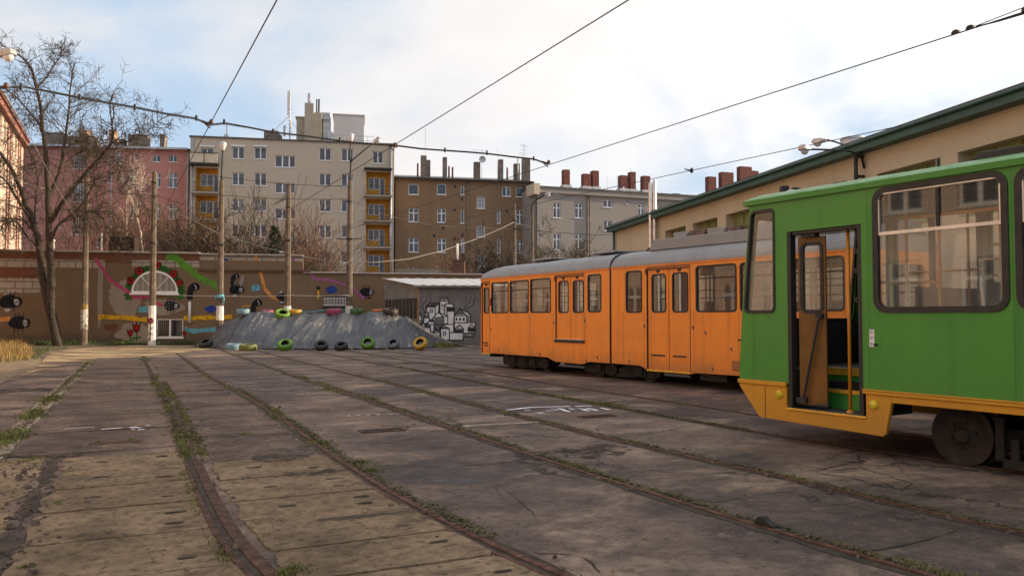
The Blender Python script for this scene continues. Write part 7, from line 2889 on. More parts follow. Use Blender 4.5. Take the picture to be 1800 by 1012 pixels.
def heap_point(i, j):
    x_ = X0 + (X1 - X0) * i / NXX
    zt2 = max(0.0, lerp_tab(TP, x_, lambda v: v.z) - 0.02)
    zt2 *= 1 + 0.14 * noise.noise(Vector((x_ * 0.75, 4, 4))) + 0.05 * noise.noise(Vector((x_ * 2.7, 4, 9)))
    yf = lerp_tab(FR, x_ * 0.985, lambda v: v.y)
    v = j / NYY
    yb = YR + 1.1
    if v < 0.72:
        k = v / 0.72
        y_ = yf + (YR - yf) * k
        z_ = zt2 * (k ** 0.9 * 0.93 + 0.07 * math.sin(k * PI / 2))
        # folds that start at the ridge's high points and widen downwards
        fold = 0.0
        for (cx_, wd, am) in ((-12.6, 0.9, 0.24), (-11.9, 0.5, 0.14), (-9.2, 1.2, 0.2), (-7.6, 0.8, 0.16), (-13.9, 1.2, 0.16), (-5.6, 0.7, 0.14), (-10.6, 0.7, 0.11), (-6.6, 0.5, 0.11)):
            xx = x_ - cx_ - (1 - k) * 0.8 * math.sin(cx_ * 3)
            fold += am * math.exp(-(xx / (wd * (0.35 + 0.65 * (1 - k)))) ** 2)
        fold += 0.10 * noise.noise(Vector((x_ * 1.4, k * 1.1, 2))) + 0.03 * noise.noise(Vector((x_ * 4.2 + k * 2.0, k * 1.2, 5)))
        for (fx, fk_, am2, sd2) in ((1.5, 0.55, 0.17, 11), (2.7, 0.8, 0.10, 23)):
            rdg = 1 - abs(noise.noise(Vector((x_ * fx + 0.8 * k * math.sin(x_ * 1.3), k * fk_, sd2)))) * 1.7
            fold += am2 * 0.7 * max(0.0, rdg) ** 3 * max(0.0, 0.5 + 1.6 * noise.noise(Vector((x_ * 0.5, sd2, 3))))
        z_ += (fold - 0.10) * (zt2 / 2.0) * (k * (1 - k) * 3.4) ** 0.7
        y_ -= 0.5 * fold * (1 - k)
    elif v < 0.9:
        k = (v - 0.72) / 0.18
        y_ = YR + 0.55 * k
        z_ = zt2 * (1.0 - 0.03 * k) + 0.05 * noise.noise(Vector((x_ * 2.5, k * 2, 4)))
    else:
        k = (v - 0.9) / 0.1
        y_ = YR + 0.55 + 0.55 * k
        z_ = zt2 * (0.97 - 0.95 * k ** 2)
    return x_, y_, max(z_, 0.012 + 0.02 * abs(noise.noise(Vector((x_ * 4, v * 9, 1)))))


b = MB()
b.v = [heap_point(i, j) for i in range(NXX + 1) for j in range(NYY + 1)]
for i in range(NXX):
    for j in range(NYY):
        a = i * (NYY + 1) + j
        b.f.append((a, a + NYY + 1, a + NYY + 2, a + 1))
o = b.build('tarpaulin_heap', M['tarp'], smooth=True)
tag(o, 'long heap under a creased grey tarpaulin weighted with tyres in front of the wall', 'heap')
b = MB()
rnd = random.Random(6)
for k in range(60):
    x_ = X0 + 0.4 + (X1 - X0 - 0.8) * k / 59
    y_ = lerp_tab(FR, x_, lambda v: v.y) - 0.05
    w_ = rnd.uniform(0.18, 0.5)
    N = 9
    k0 = len(b.v)
    for i in range(N):
        a = 2 * PI * i / N
        f = rnd.uniform(0.6, 1.15)
        b.v.append((x_ + w_ * f * math.cos(a), y_ + 0.22 * f * math.sin(a), 0.02 + rnd.uniform(0, 0.05)))
    b.f.append(tuple(range(k0, k0 + N)))
stuff(b.build('tarpaulin_hem', M['tarp']), 'crumpled tarpaulin edge lying along the foot of the heap', 'tarpaulin')

# U-shaped section: tread, two bulging side walls, bead edges, and an open dark inside
tyre_prof = [(0.195, 0.11), (0.205, 0.128), (0.26, 0.150), (0.315, 0.145), (0.35, 0.125), (0.366, 0.095), (0.370, 0.0), (0.366, -0.095), (0.35, -0.125), (0.315, -0.145), (0.26, -0.150), (0.205, -0.128), (0.195, -0.11),
             (0.205, -0.10), (0.26, -0.12), (0.33, -0.10), (0.342, 0.0), (0.33, 0.10), (0.26, 0.12), (0.205, 0.10), (0.195, 0.11)]
b = MB()
b.lathe(tyre_prof, (0, 0, 0), 'z', 36)
tyre = None
TYM = {}
for nm, c in (('lime', (0.17, 0.34, 0.02)), ('sky', (0.20, 0.34, 0.42)), ('yellow', (0.58, 0.33, 0.02)), ('pink', (0.34, 0.045, 0.12)), ('green', (0.05, 0.13, 0.03)), ('orange', (0.50, 0.14, 0.03)), ('black', (0.022, 0.022, 0.026)),
              ('brown', (0.055, 0.032, 0.026)), ('olive', (0.16, 0.17, 0.04)), ('slate', (0.11, 0.13, 0.155)), ('grass', (0.10, 0.25, 0.02))):
    tt = NT(nm + ' tyre paint')
    f = tt.ramp(tt.noise(7, 7, 0.7), 0.56, 0.68, 0, 0.8)
    tt.bump(tt.noise(25, 4), 0.4, 0.01)
    # only the outside of the tyre was painted: the inside of the ring stays rubber
    sp = tt.n.new('ShaderNodeSeparateXYZ')
    tt.link(tt.co(), sp.inputs[0])
    rad = tt.math('SQRT', tt.math('ADD', tt.math('MULTIPLY', sp.outputs['X'], sp.outputs['X']), tt.math('MULTIPLY', sp.outputs['Y'], sp.outputs['Y'])))
    inside = tt.math('MULTIPLY', tt.math('LESS_THAN', tt.math('ABSOLUTE', sp.outputs['Z']), 0.122), tt.math('LESS_THAN', rad, 0.345))
    TYM[nm] = tt.done(tt.mix(inside, tt.mix(f, tuple(x * 0.72 for x in c), (0.03, 0.03, 0.03)), (0.012, 0.012, 0.012)), 0.6)
tyres = [  # px, py, depth or None for on the ground, colour, tilt x, tilt y, scale, label
    (496.5, 552, 44.35, 'lime', 30, 14, 1.1, 'lime green tyre leaning on the top of the heap beside the short pole'),
    (427, 547.5, 44.75, 'sky', 8, -4, 1.0, 'pale blue tyre lying flat on the left end of the heap top'),
    (519, 548.5, 44.9, 'yellow', 5, 3, 1.0, 'yellow tyre lying flat on the heap top behind the lime one'),
    (470, 548, 45.0, 'pink', 6, 8, 0.9, 'small pink tyre on the heap top left of the lime one'),
    (587, 547.5, 44.8, 'pink', 6, 0, 1.1, 'pink tyre lying flat on the middle of the heap top'),
    (627, 547, 44.95, 'green', 8, 5, 1.0, 'dark green tyre on the heap top at the foot of the forked lamp post'),
    (664, 547.5, 44.9, 'orange', 6, -5, 0.9, 'orange tyre mostly sunk in the heap top towards the right'),
    (686.5, 547.5, 44.6, 'brown', 10, 6, 1.1, 'dark brown tyre on the right end of the heap top'),
    (383, 598, None, 'lime', 62, 40, 0.95, 'bright lime tyre propped up at the left foot of the heap'),
    (362, 603, None, 'black', 30, -10, 1.0, 'black tyre at the far left foot of the heap'),
    (388, 607, None, 'pink', 6, 4, 0.85, 'flat pink tyre at the left foot of the heap'),
    (411, 609.5, None, 'sky', 4, 0, 1.15, 'flat pale blue tyre at the left foot of the heap'),
    (436, 611, None, 'olive', 5, 2, 1.15, 'flat olive tyre at the left foot of the heap'),
    (501, 606, None, 'grass', 36, 2, 0.98, 'grass green tyre leaning at the foot of the heap left of the black pair'),
    (565, 607, None, 'black', 34, 4, 0.9, 'left one of two black tyres at the foot of the heap'),
    (600, 608, None, 'black', 28, -4, 0.9, 'right one of two black tyres at the foot of the heap'),
    (646.5, 603, None, 'grass', 50, -3, 0.95, 'grass green tyre standing between the black pair and the slate one'),
    (691.5, 604, None, 'slate', 46, -8, 0.9, 'slate grey tyre leaning at the right foot of the heap'),
    (739, 603.5, None, 'yellow', 50, -12, 0.97, 'yellow tyre standing at the right foot of the heap')]
for i, (px, py, dep_, cn, tx, ty, sc, lab) in enumerate(tyres):
    if tyre is None:
        o = b.build('tyre', TYM['black'], smooth=True)
        tyre = o
    else:
        o = tyre.copy()
        COL.objects.link(o)
    o.material_slots[0].link = 'OBJECT'
    o.material_slots[0].material = TYM[cn]
    if dep_:
        o.location = at(px, py, dep_)
    else:
        # the lower edge rests on the ground against the foot of the heap
        zc2 = (0.37 * math.sin(R(tx)) + 0.10 * math.cos(R(tx))) * sc
        o.location = gz(px, py, zc2 * 0.98)
    o.rotation_euler = (R(tx), R(ty * 0.5), R(ty))
    o.scale = (sc, sc, sc)
    tag(o, lab, 'tyre', 'tyres weighting the tarpaulin')

# ------------------------------------------------------------------ trees and shrubs
M['bark'] = pm('dark bark', (0.034, 0.024, 0.017), 0.5, 6, 0.9, bump=0.9, bsc=30)
M['twig'] = pm('twig bark', (0.048, 0.033, 0.023), 0.4, 3, 0.85)
M['shrub_twig'] = pm('brown shrub twigs', (0.125, 0.066, 0.040), 0.45, 2, 0.85)
M['birch'] = pm('birch bark', (0.40, 0.33, 0.26), 0.35, 6, 0.8)
M['dry_leaf'] = pm('withered leaves', (0.17, 0.095, 0.035), 0.5, 1.5, 0.8)
M['conifer'] = pm('conifer needles', (0.028, 0.050, 0.020), 0.45, 2.5, 0.8)
M['evergreen'] = pm('evergreen leaves', (0.038, 0.048, 0.018), 0.5, 2.0, 0.8)


def rdir(rr, d, ang):
    """direction turned by about ang away from d"""
    a = Vector((rr.gauss(0, 1), rr.gauss(0, 1), rr.gauss(0, 1)))
    a = (a - d * a.dot(d))
    if a.length < 1e-6: a = Vector((1, 0, 0))
    a.normalize()
    return (d * math.cos(ang) + a * math.sin(ang)).normalized()


def grow(mb, tips, rr, p, d, L, r_, depth, up=0.15, wig=0.22, kids=(2, 4), ang=(0.5, 1.0), shrink=0.62, thin=0.003, segs=5):
    pts, rs = [p.copy()], [r_]
    q = p.copy()
    dd = d.copy()
    for k in range(segs):
        dd = rdir(rr, dd, rr.uniform(0, wig))
        dd = (dd + Vector((0, 0, up * 0.25))).normalized()
        q = q + dd * (L / segs)
        pts.append(q.copy())
        rs.append(max(thin, r_ * (1 - 0.6 * (k + 1) / segs)))
    mb.tube(pts, rs, 7 if r_ > 0.06 else (5 if r_ > 0.02 else 3), False)
    tips.append(q)
    if depth <= 0: return
    for c in range(rr.randint(*kids)):
        f = rr.uniform(0.3, 1.0)
        i = min(segs - 1, int(f * segs))
        b0 = pts[i].lerp(pts[i + 1], f * segs - i)
        nd = rdir(rr, (pts[i + 1] - pts[i]).normalized(), rr.uniform(*ang))
        grow(mb, tips, rr, b0, nd, L * shrink * rr.uniform(0.7, 1.15), max(thin, rs[i] * 0.55), depth - 1, up, wig * 1.1, kids, ang, shrink, thin, max(3, segs - 1))


def limb(mb, pts, r0, r1, n=9):
    """thick limb through measured points, smoothed"""
    C = []
    for i in range(len(pts) - 1):
        p0 = pts[max(i - 1, 0)]; p1 = pts[i]; p2 = pts[i + 1]; p3 = pts[min(i + 2, len(pts) - 1)]
        for k in range(5):
            u = k / 5
            C.append(0.5 * ((2 * p1) + (p2 - p0) * u + (2 * p0 - 5 * p1 + 4 * p2 - p3) * u * u + (3 * p1 - p0 - 3 * p2 + p3) * u ** 3))
    C.append(pts[-1])
    C = [c + Vector((noise.noise(c * 1.3), noise.noise(c * 1.3 + Vector((9, 0, 0))), 0)) * 0.05 for c in C]
    m = len(C)
    mb.tube(C, [r0 + (r1 - r0) * (i / (m - 1)) ** 0.8 for i in range(m)], n)
    return C


rr = random.Random(21)
TY = 45.0
base = at(98, 559, TY)
bt = thing('bare_tree', 'big bare dark tree with two stems at the left before the wall', 'tree', (0, 0, 0))
tr, cr = MB(), MB()
tips = []


def LP(lst): return [at(px, py, TY + dy) for px, py, dy in lst]


limbs = [
    (LP([(104, 611, 0), (98, 590, 0), (92, 555, 0), (84, 525, 0), (76, 490, 0.1), (72, 455, 0.2), (68, 425, 0.3), (58, 392, 0.5), (46, 362, 0.8)]), 0.30, 0.16),
    (LP([(92, 560, 0), (90, 525, -0.2), (90, 490, -0.3), (88, 445, -0.4), (86, 400, -0.5), (85, 360, -0.5), (83, 320, -0.6)]), 0.24, 0.15),
]
for P, a, c in limbs: limb(tr, P, a, c)
branches = [
    (LP([(46, 362, 0.8), (36, 330, 1.0), (22, 300, 1.4), (4, 275, 1.8), (-20, 240, 2.4)]), 0.19, 0.06),
    (LP([(58, 392, 0.5), (30, 350, 0.2), (10, 318, -0.5), (-15, 300, -1)]), 0.12, 0.04),
    (LP([(83, 320, -0.6), (81, 280, -0.6), (77, 240, -0.8), (73, 200, -0.9), (66, 165, -1.1), (57, 125, -1.3), (44, 106, -1.6), (26, 92, -1.9), (8, 82, -2.2), (0, 74, -2.4)]), 0.18, 0.02),
    (LP([(84, 345, -0.5), (98, 320, -0.3), (108, 290, 0), (112, 262, 0.3), (118, 225, 0.6), (121, 190, 0.8), (124, 150, 1.1), (128, 122, 1.3), (134, 108, 1.4)]), 0.15, 0.02),
    (LP([(87, 392, -0.5), (108, 360, -0.9), (128, 332, -1.2), (150, 305, -1.5), (172, 280, -1.8), (184, 266, -2), (196, 252, -2.2), (197, 220, -2.3), (194, 185, -2.3), (197, 166, -2.4)]), 0.17, 0.02),
    (LP([(88, 430, -0.4), (98, 402, -0.9), (118, 382, -1.4), (138, 366, -1.8), (148, 352, -2), (162, 326, -2.3), (166, 312, -2.4)]), 0.10, 0.03),
    (LP([(86, 378, -0.5), (100, 368, 0.2), (130, 370, 0.8), (160, 372, 1.2), (193, 371, 1.5)]), 0.07, 0.03),
    (LP([(150, 371, 1.0), (175, 378, 0.6), (188, 398, 0.2), (204, 415, 0), (218, 428, 0)]), 0.045, 0.012),
    (LP([(77, 240, -0.8), (66, 215, -0.4), (50, 195, 0), (30, 172, 0.5), (12, 158, 0.9)]), 0.09, 0.03),
    (LP([(64, 155, -1.1), (80, 138, -0.8), (95, 115, -0.6), (104, 102, -0.4), (107, 90, -0.3), (103, 80, -0.2)]), 0.07, 0.012),
    (LP([(72, 440, 0.2), (50, 418, -0.5), (25, 388, -1), (0, 398, -1.3), (-20, 405, -1.5)]), 0.07, 0.02),
    (LP([(74, 425, 0.3), (40, 388, 0.9), (10, 386, 1.5), (-10, 392, 1.8)]), 0.06, 0.02),
    (LP([(112, 262, 0.3), (140, 250, 0.2), (165, 258, 0), (174, 268, 0)]), 0.04, 0.012),
    (LP([(184, 266, -2.0), (205, 285, -1.7), (222, 305, -1.5), (240, 335, -1.2), (246, 350, -1.1)]), 0.04, 0.01),
    (LP([(196, 252, -2.2), (225, 248, -2.4), (250, 236, -2.6), (270, 222, -2.8), (285, 208, -3)]), 0.04, 0.008),
    (LP([(60, 400, 0.5), (62, 360, 1.2), (66, 320, 1.6), (60, 280, 2.0), (40, 245, 2.4), (20, 230, 2.7)]), 0.09, 0.02),
    (LP([(108, 290, 0), (132, 272, 0.5), (150, 262, 0.9), (152, 240, 1.2)]), 0.05, 0.015),
]
for P, a, c in branches:
    C = limb(tr if a > 0.11 else cr, P, a * 0.82, c, 7)
    m = len(C)
    for k in range(int(18 + 0.75 * m)):
        i = rr.randint(int(m * 0.2), m - 2)
        d0 = (C[i + 1] - C[i]).normalized()
        Lk = rr.uniform(0.8, 1.9) * (1.0 if a > 0.06 else 0.7) * (0.5 if C[i].z > 14.5 else 1.0)
        grow(cr, tips, rr, C[i], rdir(rr, d0, rr.uniform(0.6, 1.25)), Lk, rr.uniform(0.016, 0.028), 2, 0.0, 0.36, (2, 5), (0.5, 1.1), 0.62, 0.0085)
# sucker twigs round the two stems
for k in range(46):
    py = rr.uniform(375, 560)
    q = at(82 + (py - 375) * 0.04 + rr.uniform(-8, 8), py, TY - 0.35)
    grow(cr, tips, rr, q, Vector((rr.uniform(-1, 1), rr.uniform(-0.8, 0.2), rr.uniform(0.0, 1.0))).normalized(), rr.uniform(0.5, 1.3), 0.012, 2, 0.3, 0.4, (1, 3), (0.4, 1.0), 0.6, 0.005)
auto_smooth(tr.build('trunk', M['bark'], bt, fix=False), 60)
cr.build('crown', M['twig'], bt, fix=False)


def leaf_cards(mb, rr, pts, size, n, spread):
    for p in pts:
        for k in range(n):
            q = p + Vector((rr.gauss(0, spread), rr.gauss(0, spread), rr.gauss(0, spread)))
            d = Vector((rr.gauss(0, 1), rr.gauss(0, 1), rr.gauss(0, 1))).normalized()
            e = rdir(rr, d, 1.3)
            s_ = size * rr.uniform(0.6, 1.3)
            mb.add([q, q + d * s_ + e * s_ * 0.35, q + d * s_ * 1.9, q + d * s_ - e * s_ * 0.35], [(0, 1, 2, 3)])


def shrub(px, py_base, Y, h, w_, stems, lab, leaf=0, mat='shrub_twig', up=0.2, depth=3, seed=1, cat='shrub', lean=1.0, thin=0.015, leafmat='dry_leaf', r0=0.03, kids=(2, 4)):
    rq = random.Random(seed)
    q0 = at(px, 559, Y)
    q0.z = 0
    t_ = thing('bare_shrub', lab, cat, q0)
    b = MB()
    tips_ = []
    for k in range(int(stems * 2.9)):
        a = rq.uniform(0, 2 * PI)
        sp_ = rq.uniform(0, 1)
        st = Vector((math.cos(a), math.sin(a), 0)) * w_ * 0.18 * sp_
        d = Vector((math.cos(a) * w_ * 0.42 * sp_ * lean, math.sin(a) * w_ * 0.42 * sp_ * lean, h * 0.62)).normalized()
        grow(b, tips_, rq, st, d, h * rq.uniform(0.45, 0.7), r0 * rq.uniform(0.8, 1.4), depth, up, 0.25, kids, (0.35, 0.9), 0.6, thin)
    b.build('stems', M[mat], t_, fix=False)
    if leaf:
        lv = MB()
        sel = [p for p in tips_ if rq.random() < 0.8 and p.z > h * 0.25]
        leaf_cards(lv, rq, sel, 0.07, leaf + 1, 0.16)
        lv.build('leaves', M[leafmat], t_, fix=False)
    return t_


shrub(205, 440, 60, 10.0, 6.5, 9, 'tangle of brown twigs behind the wall left of the sooty stack', 1, seed=3, depth=3)
shrub(248, 440, 57, 8.2, 5.0, 10, 'rusty brown thicket behind the wall under the birch', 2, seed=4, depth=3)
shrub(310, 440, 56, 8.4, 5.5, 10, 'dark spreading bare shrub behind the wall right of the arched window', 0, 'twig', seed=5, depth=3)
shrub(362, 440, 58, 10.5, 5.5, 5, 'bare tree in front of the left balconies of the flats', 1, 'twig', seed=6, depth=4, cat='tree', r0=0.07)
shrub(412, 445, 57, 7.6, 5.0, 10, 'brown leafy thicket behind the wall below the flats', 3, seed=7)
shrub(445, 445, 60, 10.5, 5.0, 7, 'tall bare bush behind the wall between bulb lamp post and conifer', 1, 'twig', seed=8, depth=3)
shrub(528, 450, 59, 10.0, 4.6, 30, 'reddish broom of upright shoots behind the wall right of the short pole', 0, up=0.5, seed=9, depth=2, lean=0.8, r0=0.022)
shrub(560, 470, 58, 7.6, 4.5, 14, 'loose fan of thin shoots behind the evergreen bush', 0, up=0.4, seed=12, depth=2, r0=0.02)
shrub(783, 478, 60, 5.8, 4.2, 12, 'brown weedy bush with yellow leaves left of the small brick chimney', 2, seed=10, depth=3)
shrub(828, 478, 62, 5.0, 2.0, 6, 'thin bush right of the small brick chimney', 1, seed=13, depth=3)
shrub(885, 470, 64, 7.6, 5.5, 12, 'dark round bare bush before the brown house beside the slim pole', 0, 'twig', seed=14, depth=4, thin=0.016)
shrub(968, 470, 64, 7.8, 5.5, 12, 'dark bare bush with some yellow leaves before the light grey house', 1, 'twig', seed=15, depth=4, thin=0.016, leafmat='dry_leaf')

shrub(285, 440, 60, 9.6, 6.0, 9, 'rust coloured bush behind the wall seen through the stem of the arched-window pole', 3, seed=23, depth=3)
shrub(335, 440, 59, 8.2, 4.6, 9, 'dense brown bush behind the wall at the corner of the flats', 3, seed=24, depth=3)
shrub(165, 440, 58, 8.0, 6.0, 8, 'loose brown bush behind the wall beside the flaking pole', 2, seed=25, depth=3)
shrub(485, 445, 61, 8.0, 4.6, 9, 'brown bush behind the wall round the foot of the conifer', 2, seed=26, depth=3)

# birch leaning behind the wall
rq = random.Random(31)
t = thing('birch_tree', 'thin pale birch leaning behind the wall next to the sooty stack', 'tree', (0, 0, 0))
b, tips_ = MB(), []
for P, a, c in ((([(251, 445), (247, 410), (240, 380), (232, 355), (224, 332), (215, 310), (208, 290)]), 0.085, 0.02), ([(222, 445), (223, 400), (222, 350), (221, 330)], 0.05, 0.02), ([(236, 375), (244, 350), (248, 330), (249, 318)], 0.035, 0.012)):
    C = limb(b, [at(px, py, 54) for px, py in P], a, c, 6)
    for k in range(16):
        i = rq.randint(int(len(C) * 0.3), len(C) - 2)
        grow(b, tips_, rq, C[i], rdir(rq, Vector((0, 0, 1)), rq.uniform(0.2, 0.9)), rq.uniform(0.8, 2.0), 0.018, 2, 0.2, 0.3, (1, 3), (0.4, 0.9), 0.6, 0.007)
b.build('trunk', M['birch'], t, fix=False)

# conifer and evergreen bush
rq = random.Random(41)
q0 = at(482, 559, 55)
q0.z = 0
t = thing('conifer', 'small dark green conifer behind the wall beside the short pole', 'tree', q0)
b = MB()
hc = at(482, 398, 55).z
b.tube([(0, 0, 0), (0, 0, hc)], [0.10, 0.01], 6)
b.build('trunk', M['bark'], t)
b = MB()
for k in range(2600):
    f = rq.random() ** 0.75
    z = 3.0 + (hc - 3.0) * f
    rad = 0.06 + 1.15 * (1 - f) ** 0.8
    a = rq.uniform(0, 2 * PI)
    r_ = rad * rq.uniform(0.25, 1.05)
    whorl = 0.12 * math.sin(z * 9 + a * 2)
    p = Vector((r_ * math.cos(a), r_ * math.sin(a), z + whorl - 0.25 * r_))
    d = Vector((math.cos(a), math.sin(a), rq.uniform(-0.6, 0.25))).normalized()
    e = Vector((-math.sin(a), math.cos(a), rq.uniform(-0.4, 0.4))).normalized()
    L = rq.uniform(0.14, 0.30)
    b.add([p, p + d * L * 0.5 + e * 0.045, p + d * L, p + d * L * 0.5 - e * 0.045], [(0, 1, 2, 3)])
b.build('crown', M['conifer'], t, fix=False)
q0 = at(575, 559, 56)
q0.z = 0
t = thing('evergreen_bush', 'rounded dull green bush behind the low wall left of the forked lamp post', 'bush', q0)
b, tips_ = MB(), []
for k in range(26):
    a = rq.uniform(0, 2 * PI)
    d = Vector((math.cos(a) * 0.55 * rq.random(), math.sin(a) * 0.5 * rq.random(), 1)).normalized()
    grow(b, tips_, rq, Vector((rq.uniform(-0.5, 0.5), rq.uniform(-0.5, 0.5), 0)), d, rq.uniform(3.2, 4.2), 0.03, 3, 0.2, 0.25, (2, 4), (0.4, 0.9), 0.5, 0.006)
b.build('stems', M['twig'], t, fix=False)
b = MB()
leaf_cards(b, rq, [p for p in tips_ if p.z > 2.0], 0.06, 5, 0.16)
b.build('leaves', M['evergreen'], t, fix=False)

# ------------------------------------------------------------------ grass, weeds, dry verge, litter
M['grass'] = pm('yard grass', (0.135, 0.145, 0.036), 0.55, 2.6, 0.85)
M['dry_grass'] = pm('dry straw grass', (0.22, 0.140, 0.050), 0.5, 1.2, 0.85)
M['moss'] = pm('mossy soil', (0.080, 0.068, 0.026), 0.5, 3, 0.95, bump=0.7)
M['weed'] = pm('dark weeds', (0.035, 0.055, 0.014), 0.5, 2, 0.8)


def blade(mb, rq, p, h, w_, lean):
    a = rq.uniform(0, 2 * PI)
    ln = Vector((math.cos(a), math.sin(a), 0)) * h * lean * rq.uniform(0.3, 1)
    sd = Vector((-math.sin(a + rq.uniform(-1, 1)), math.cos(a + rq.uniform(-1, 1)), 0)) * w_
    m = p + ln * 0.35 + Vector((0, 0, h * 0.6))
    tpt = p + ln + Vector((0, 0, h * rq.uniform(0.75, 1.0)))
    k0 = len(mb.v)
    mb.v += [tuple(p - sd), tuple(p + sd), tuple(m + sd * 0.7), tuple(m - sd * 0.7), tuple(tpt)]
    mb.f += [(k0, k0 + 1, k0 + 2, k0 + 3), (k0 + 3, k0 + 2, k0 + 4)]


rq = random.Random(51)
gm = MB(); ms = MB()


def along(sd_, off_, spread, a_rng, dens, seed, thr=0.0, h=(0.02, 0.07)):
    """tufts beside a rail; density follows patchy noise"""
    C = CURVES[sd_] if isinstance(sd_, int) else sd_
    for i in range(len(C) - 1):
        q = C[i]
        if not (a_rng[0] <= q.y <= a_rng[1]): continue
        nv = noise.noise(Vector((q.x * 0.7, q.y * 0.75, seed))) + 0.5 * noise.noise(Vector((q.x * 2, q.y * 2.3, seed)))
        k = max(0.0, nv - thr)
        n = int(dens * (0.08 + min(1.0, 2.5 * k)) * (C[i + 1] - q).length / 0.3)
        for j in range(n):
            u = rq.random()
            p = q.lerp(C[i + 1], u)
            p = Vector((p.x + off_ + rq.gauss(0, spread), p.y + rq.gauss(0, 0.06), 0.004))
            hh2 = rq.uniform(*h) * (0.3 + min(0.6, 1.4 * k))
            blade(gm, rq, p, hh2, rq.uniform(0.002, 0.0045) * (1 + p.y * 0.10), 0.7)


Lc = [Vector((-1.45, 34 - 0.3 * k, 0)) for k in range(84)]
along(Lc, 0.0, 0.10, (8.6, 19.5), 110, 71, -0.25, (0.02, 0.08))
along(Lc, 0.12, 0.05, (19, 34), 26, 72, -0.1, (0.02, 0.05))
along(1, -0.08, 0.04, (9.6, 22), 34, 73, -0.22, (0.02, 0.08))
along(1, 0.09, 0.03, (9.6, 24), 28, 74, -0.15, (0.02, 0.08))
along(1, -0.15, 0.03, (3, 9.8), 50, 75, 0.0, (0.015, 0.05))
along(1, 0.20, 0.05, (3, 9.8), 40, 76, 0.05, (0.015, 0.06))
along(1, 0.0, 0.12, (24, 38), 30, 70, 0.0, (0.02, 0.06))
along(2, 0.09, 0.05, (6, 18), 80, 77, -0.05, (0.02, 0.07))
along(2, 0.16, 0.07, (3, 7), 40, 78, 0.05, (0.02, 0.05))
along(2, -0.06, 0.05, (9, 30), 30, 69, 0.0, (0.02, 0.06))
along(3, 0.09, 0.05, (2, 22), 85, 79, -0.02, (0.02, 0.06))
along(3, 0.02, 0.08, (22, 38), 22, 80, 0.0, (0.02, 0.05))
along(4, 0.07, 0.05, (2, 22), 55, 81, 0.05, (0.02, 0.05))
along(5, 0.02, 0.07, (8.5, 26), 65, 82, -0.02, (0.02, 0.06))
along(6, 0.02, 0.06, (8.5, 26), 24, 83, 0.05, (0.02, 0.05))
# special tufts seen in the photograph
for (px, py, r_, n, h_) in [(325, 770, 0.10, 170, 0.10), (228, 774, 0.07, 80, 0.07), (172, 778, 0.05, 40, 0.06), (630, 815, 0.22, 260, 0.08), (655, 828, 0.15, 150, 0.07), (690, 757, 0.10, 90, 0.05), (810, 757, 0.09, 120, 0.07), (890, 727, 0.13, 170, 0.07),
                            (1070, 710, 0.28, 320, 0.06), (1090, 713, 0.2, 200, 0.05), (520, 1003, 0.13, 230, 0.07), (498, 1008, 0.08, 120, 0.06), (432, 763, 0.10, 80, 0.05), (355, 740, 0.06, 60, 0.05), (330, 720, 0.10, 120, 0.06), (60, 806, 0.25, 220, 0.03), (40, 812, 0.3, 180, 0.03),
                            (580, 685, 0.35, 320, 0.06), (600, 690, 0.3, 220, 0.05), (640, 905, 0.12, 70, 0.04), (20, 770, 0.25, 240, 0.08), (100, 885, 0.06, 50, 0.05), (42, 1000, 0.06, 60, 0.05)]:
    c = Vector((*pa(gz(px, py)), 0))
    for j in range(n):
        a, rad = rq.uniform(0, 2 * PI), abs(rq.gauss(0, r_ * 0.6))
        p = Vector((c.x + rad * math.cos(a), c.y + 1.2 * rad * math.sin(a), 0.006))
        blade(gm, rq, p, 0.6 * h_ * rq.uniform(0.4, 1.1) * max(0.4, 1 - 0.4 * rad / r_), rq.uniform(0.002, 0.0045) * (1 + c.y * 0.07), 0.8)
stuff(gm.build('yard_grass', M['grass'], rz=YA, fix=False), 'short green grass growing in tufts along the rails and slab joints', 'grass')
for sd_, rng, w_, off_, jt in ((Lc, (8.6, 34), 0.12, 0.0, 0.14), (CURVES[1], (9.7, 24), 0.09, -0.08, 0.10), (CURVES[1], (9.7, 22), 0.07, 0.11, 0.08), (CURVES[2], (5, 19), 0.06, 0.09, 0.09), (CURVES[3], (3, 20), 0.06, 0.09, 0.09), (CURVES[4], (3, 20), 0.05, 0.07, 0.08), (CURVES[5], (8.5, 24), 0.07, 0.02, 0.10)):
    C = [q for q in sd_ if rng[0] <= q.y <= rng[1]]
    for i in range(len(C) - 1):
        q = C[i]
        nv = noise.noise(Vector((q.x * 0.7, q.y * 0.75, 71))) + 0.5 * noise.noise(Vector((q.x * 2, q.y * 2.3, 71)))
        for j in range(int((26 + 70 * max(0.0, nv + 0.1)) * (C[i + 1] - q).length / 0.3)):
            p = q.lerp(C[i + 1], rq.random())
            x_, y_ = p.x + off_ + rq.gauss(0, w_ * 0.55), p.y + rq.gauss(0, 0.05)
            s_ = rq.uniform(0.008, 0.030)
            z_ = 0.010 + rq.uniform(0, 0.008)
            k0 = len(ms.v)
            for i_ in range(6):
                a = 2 * PI * i_ / 6
                f = rq.uniform(0.5, 1.2) * s_
                ms.v.append((x_ + f * math.cos(a), y_ + f * math.sin(a), z_ + rq.uniform(-0.004, 0.008)))
            ms.f.append(tuple(range(k0, k0 + 6)))
stuff(ms.build('moss', M['moss'], rz=YA, fix=False), 'mossy crumbs of soil lying along the rails and joints', 'moss')

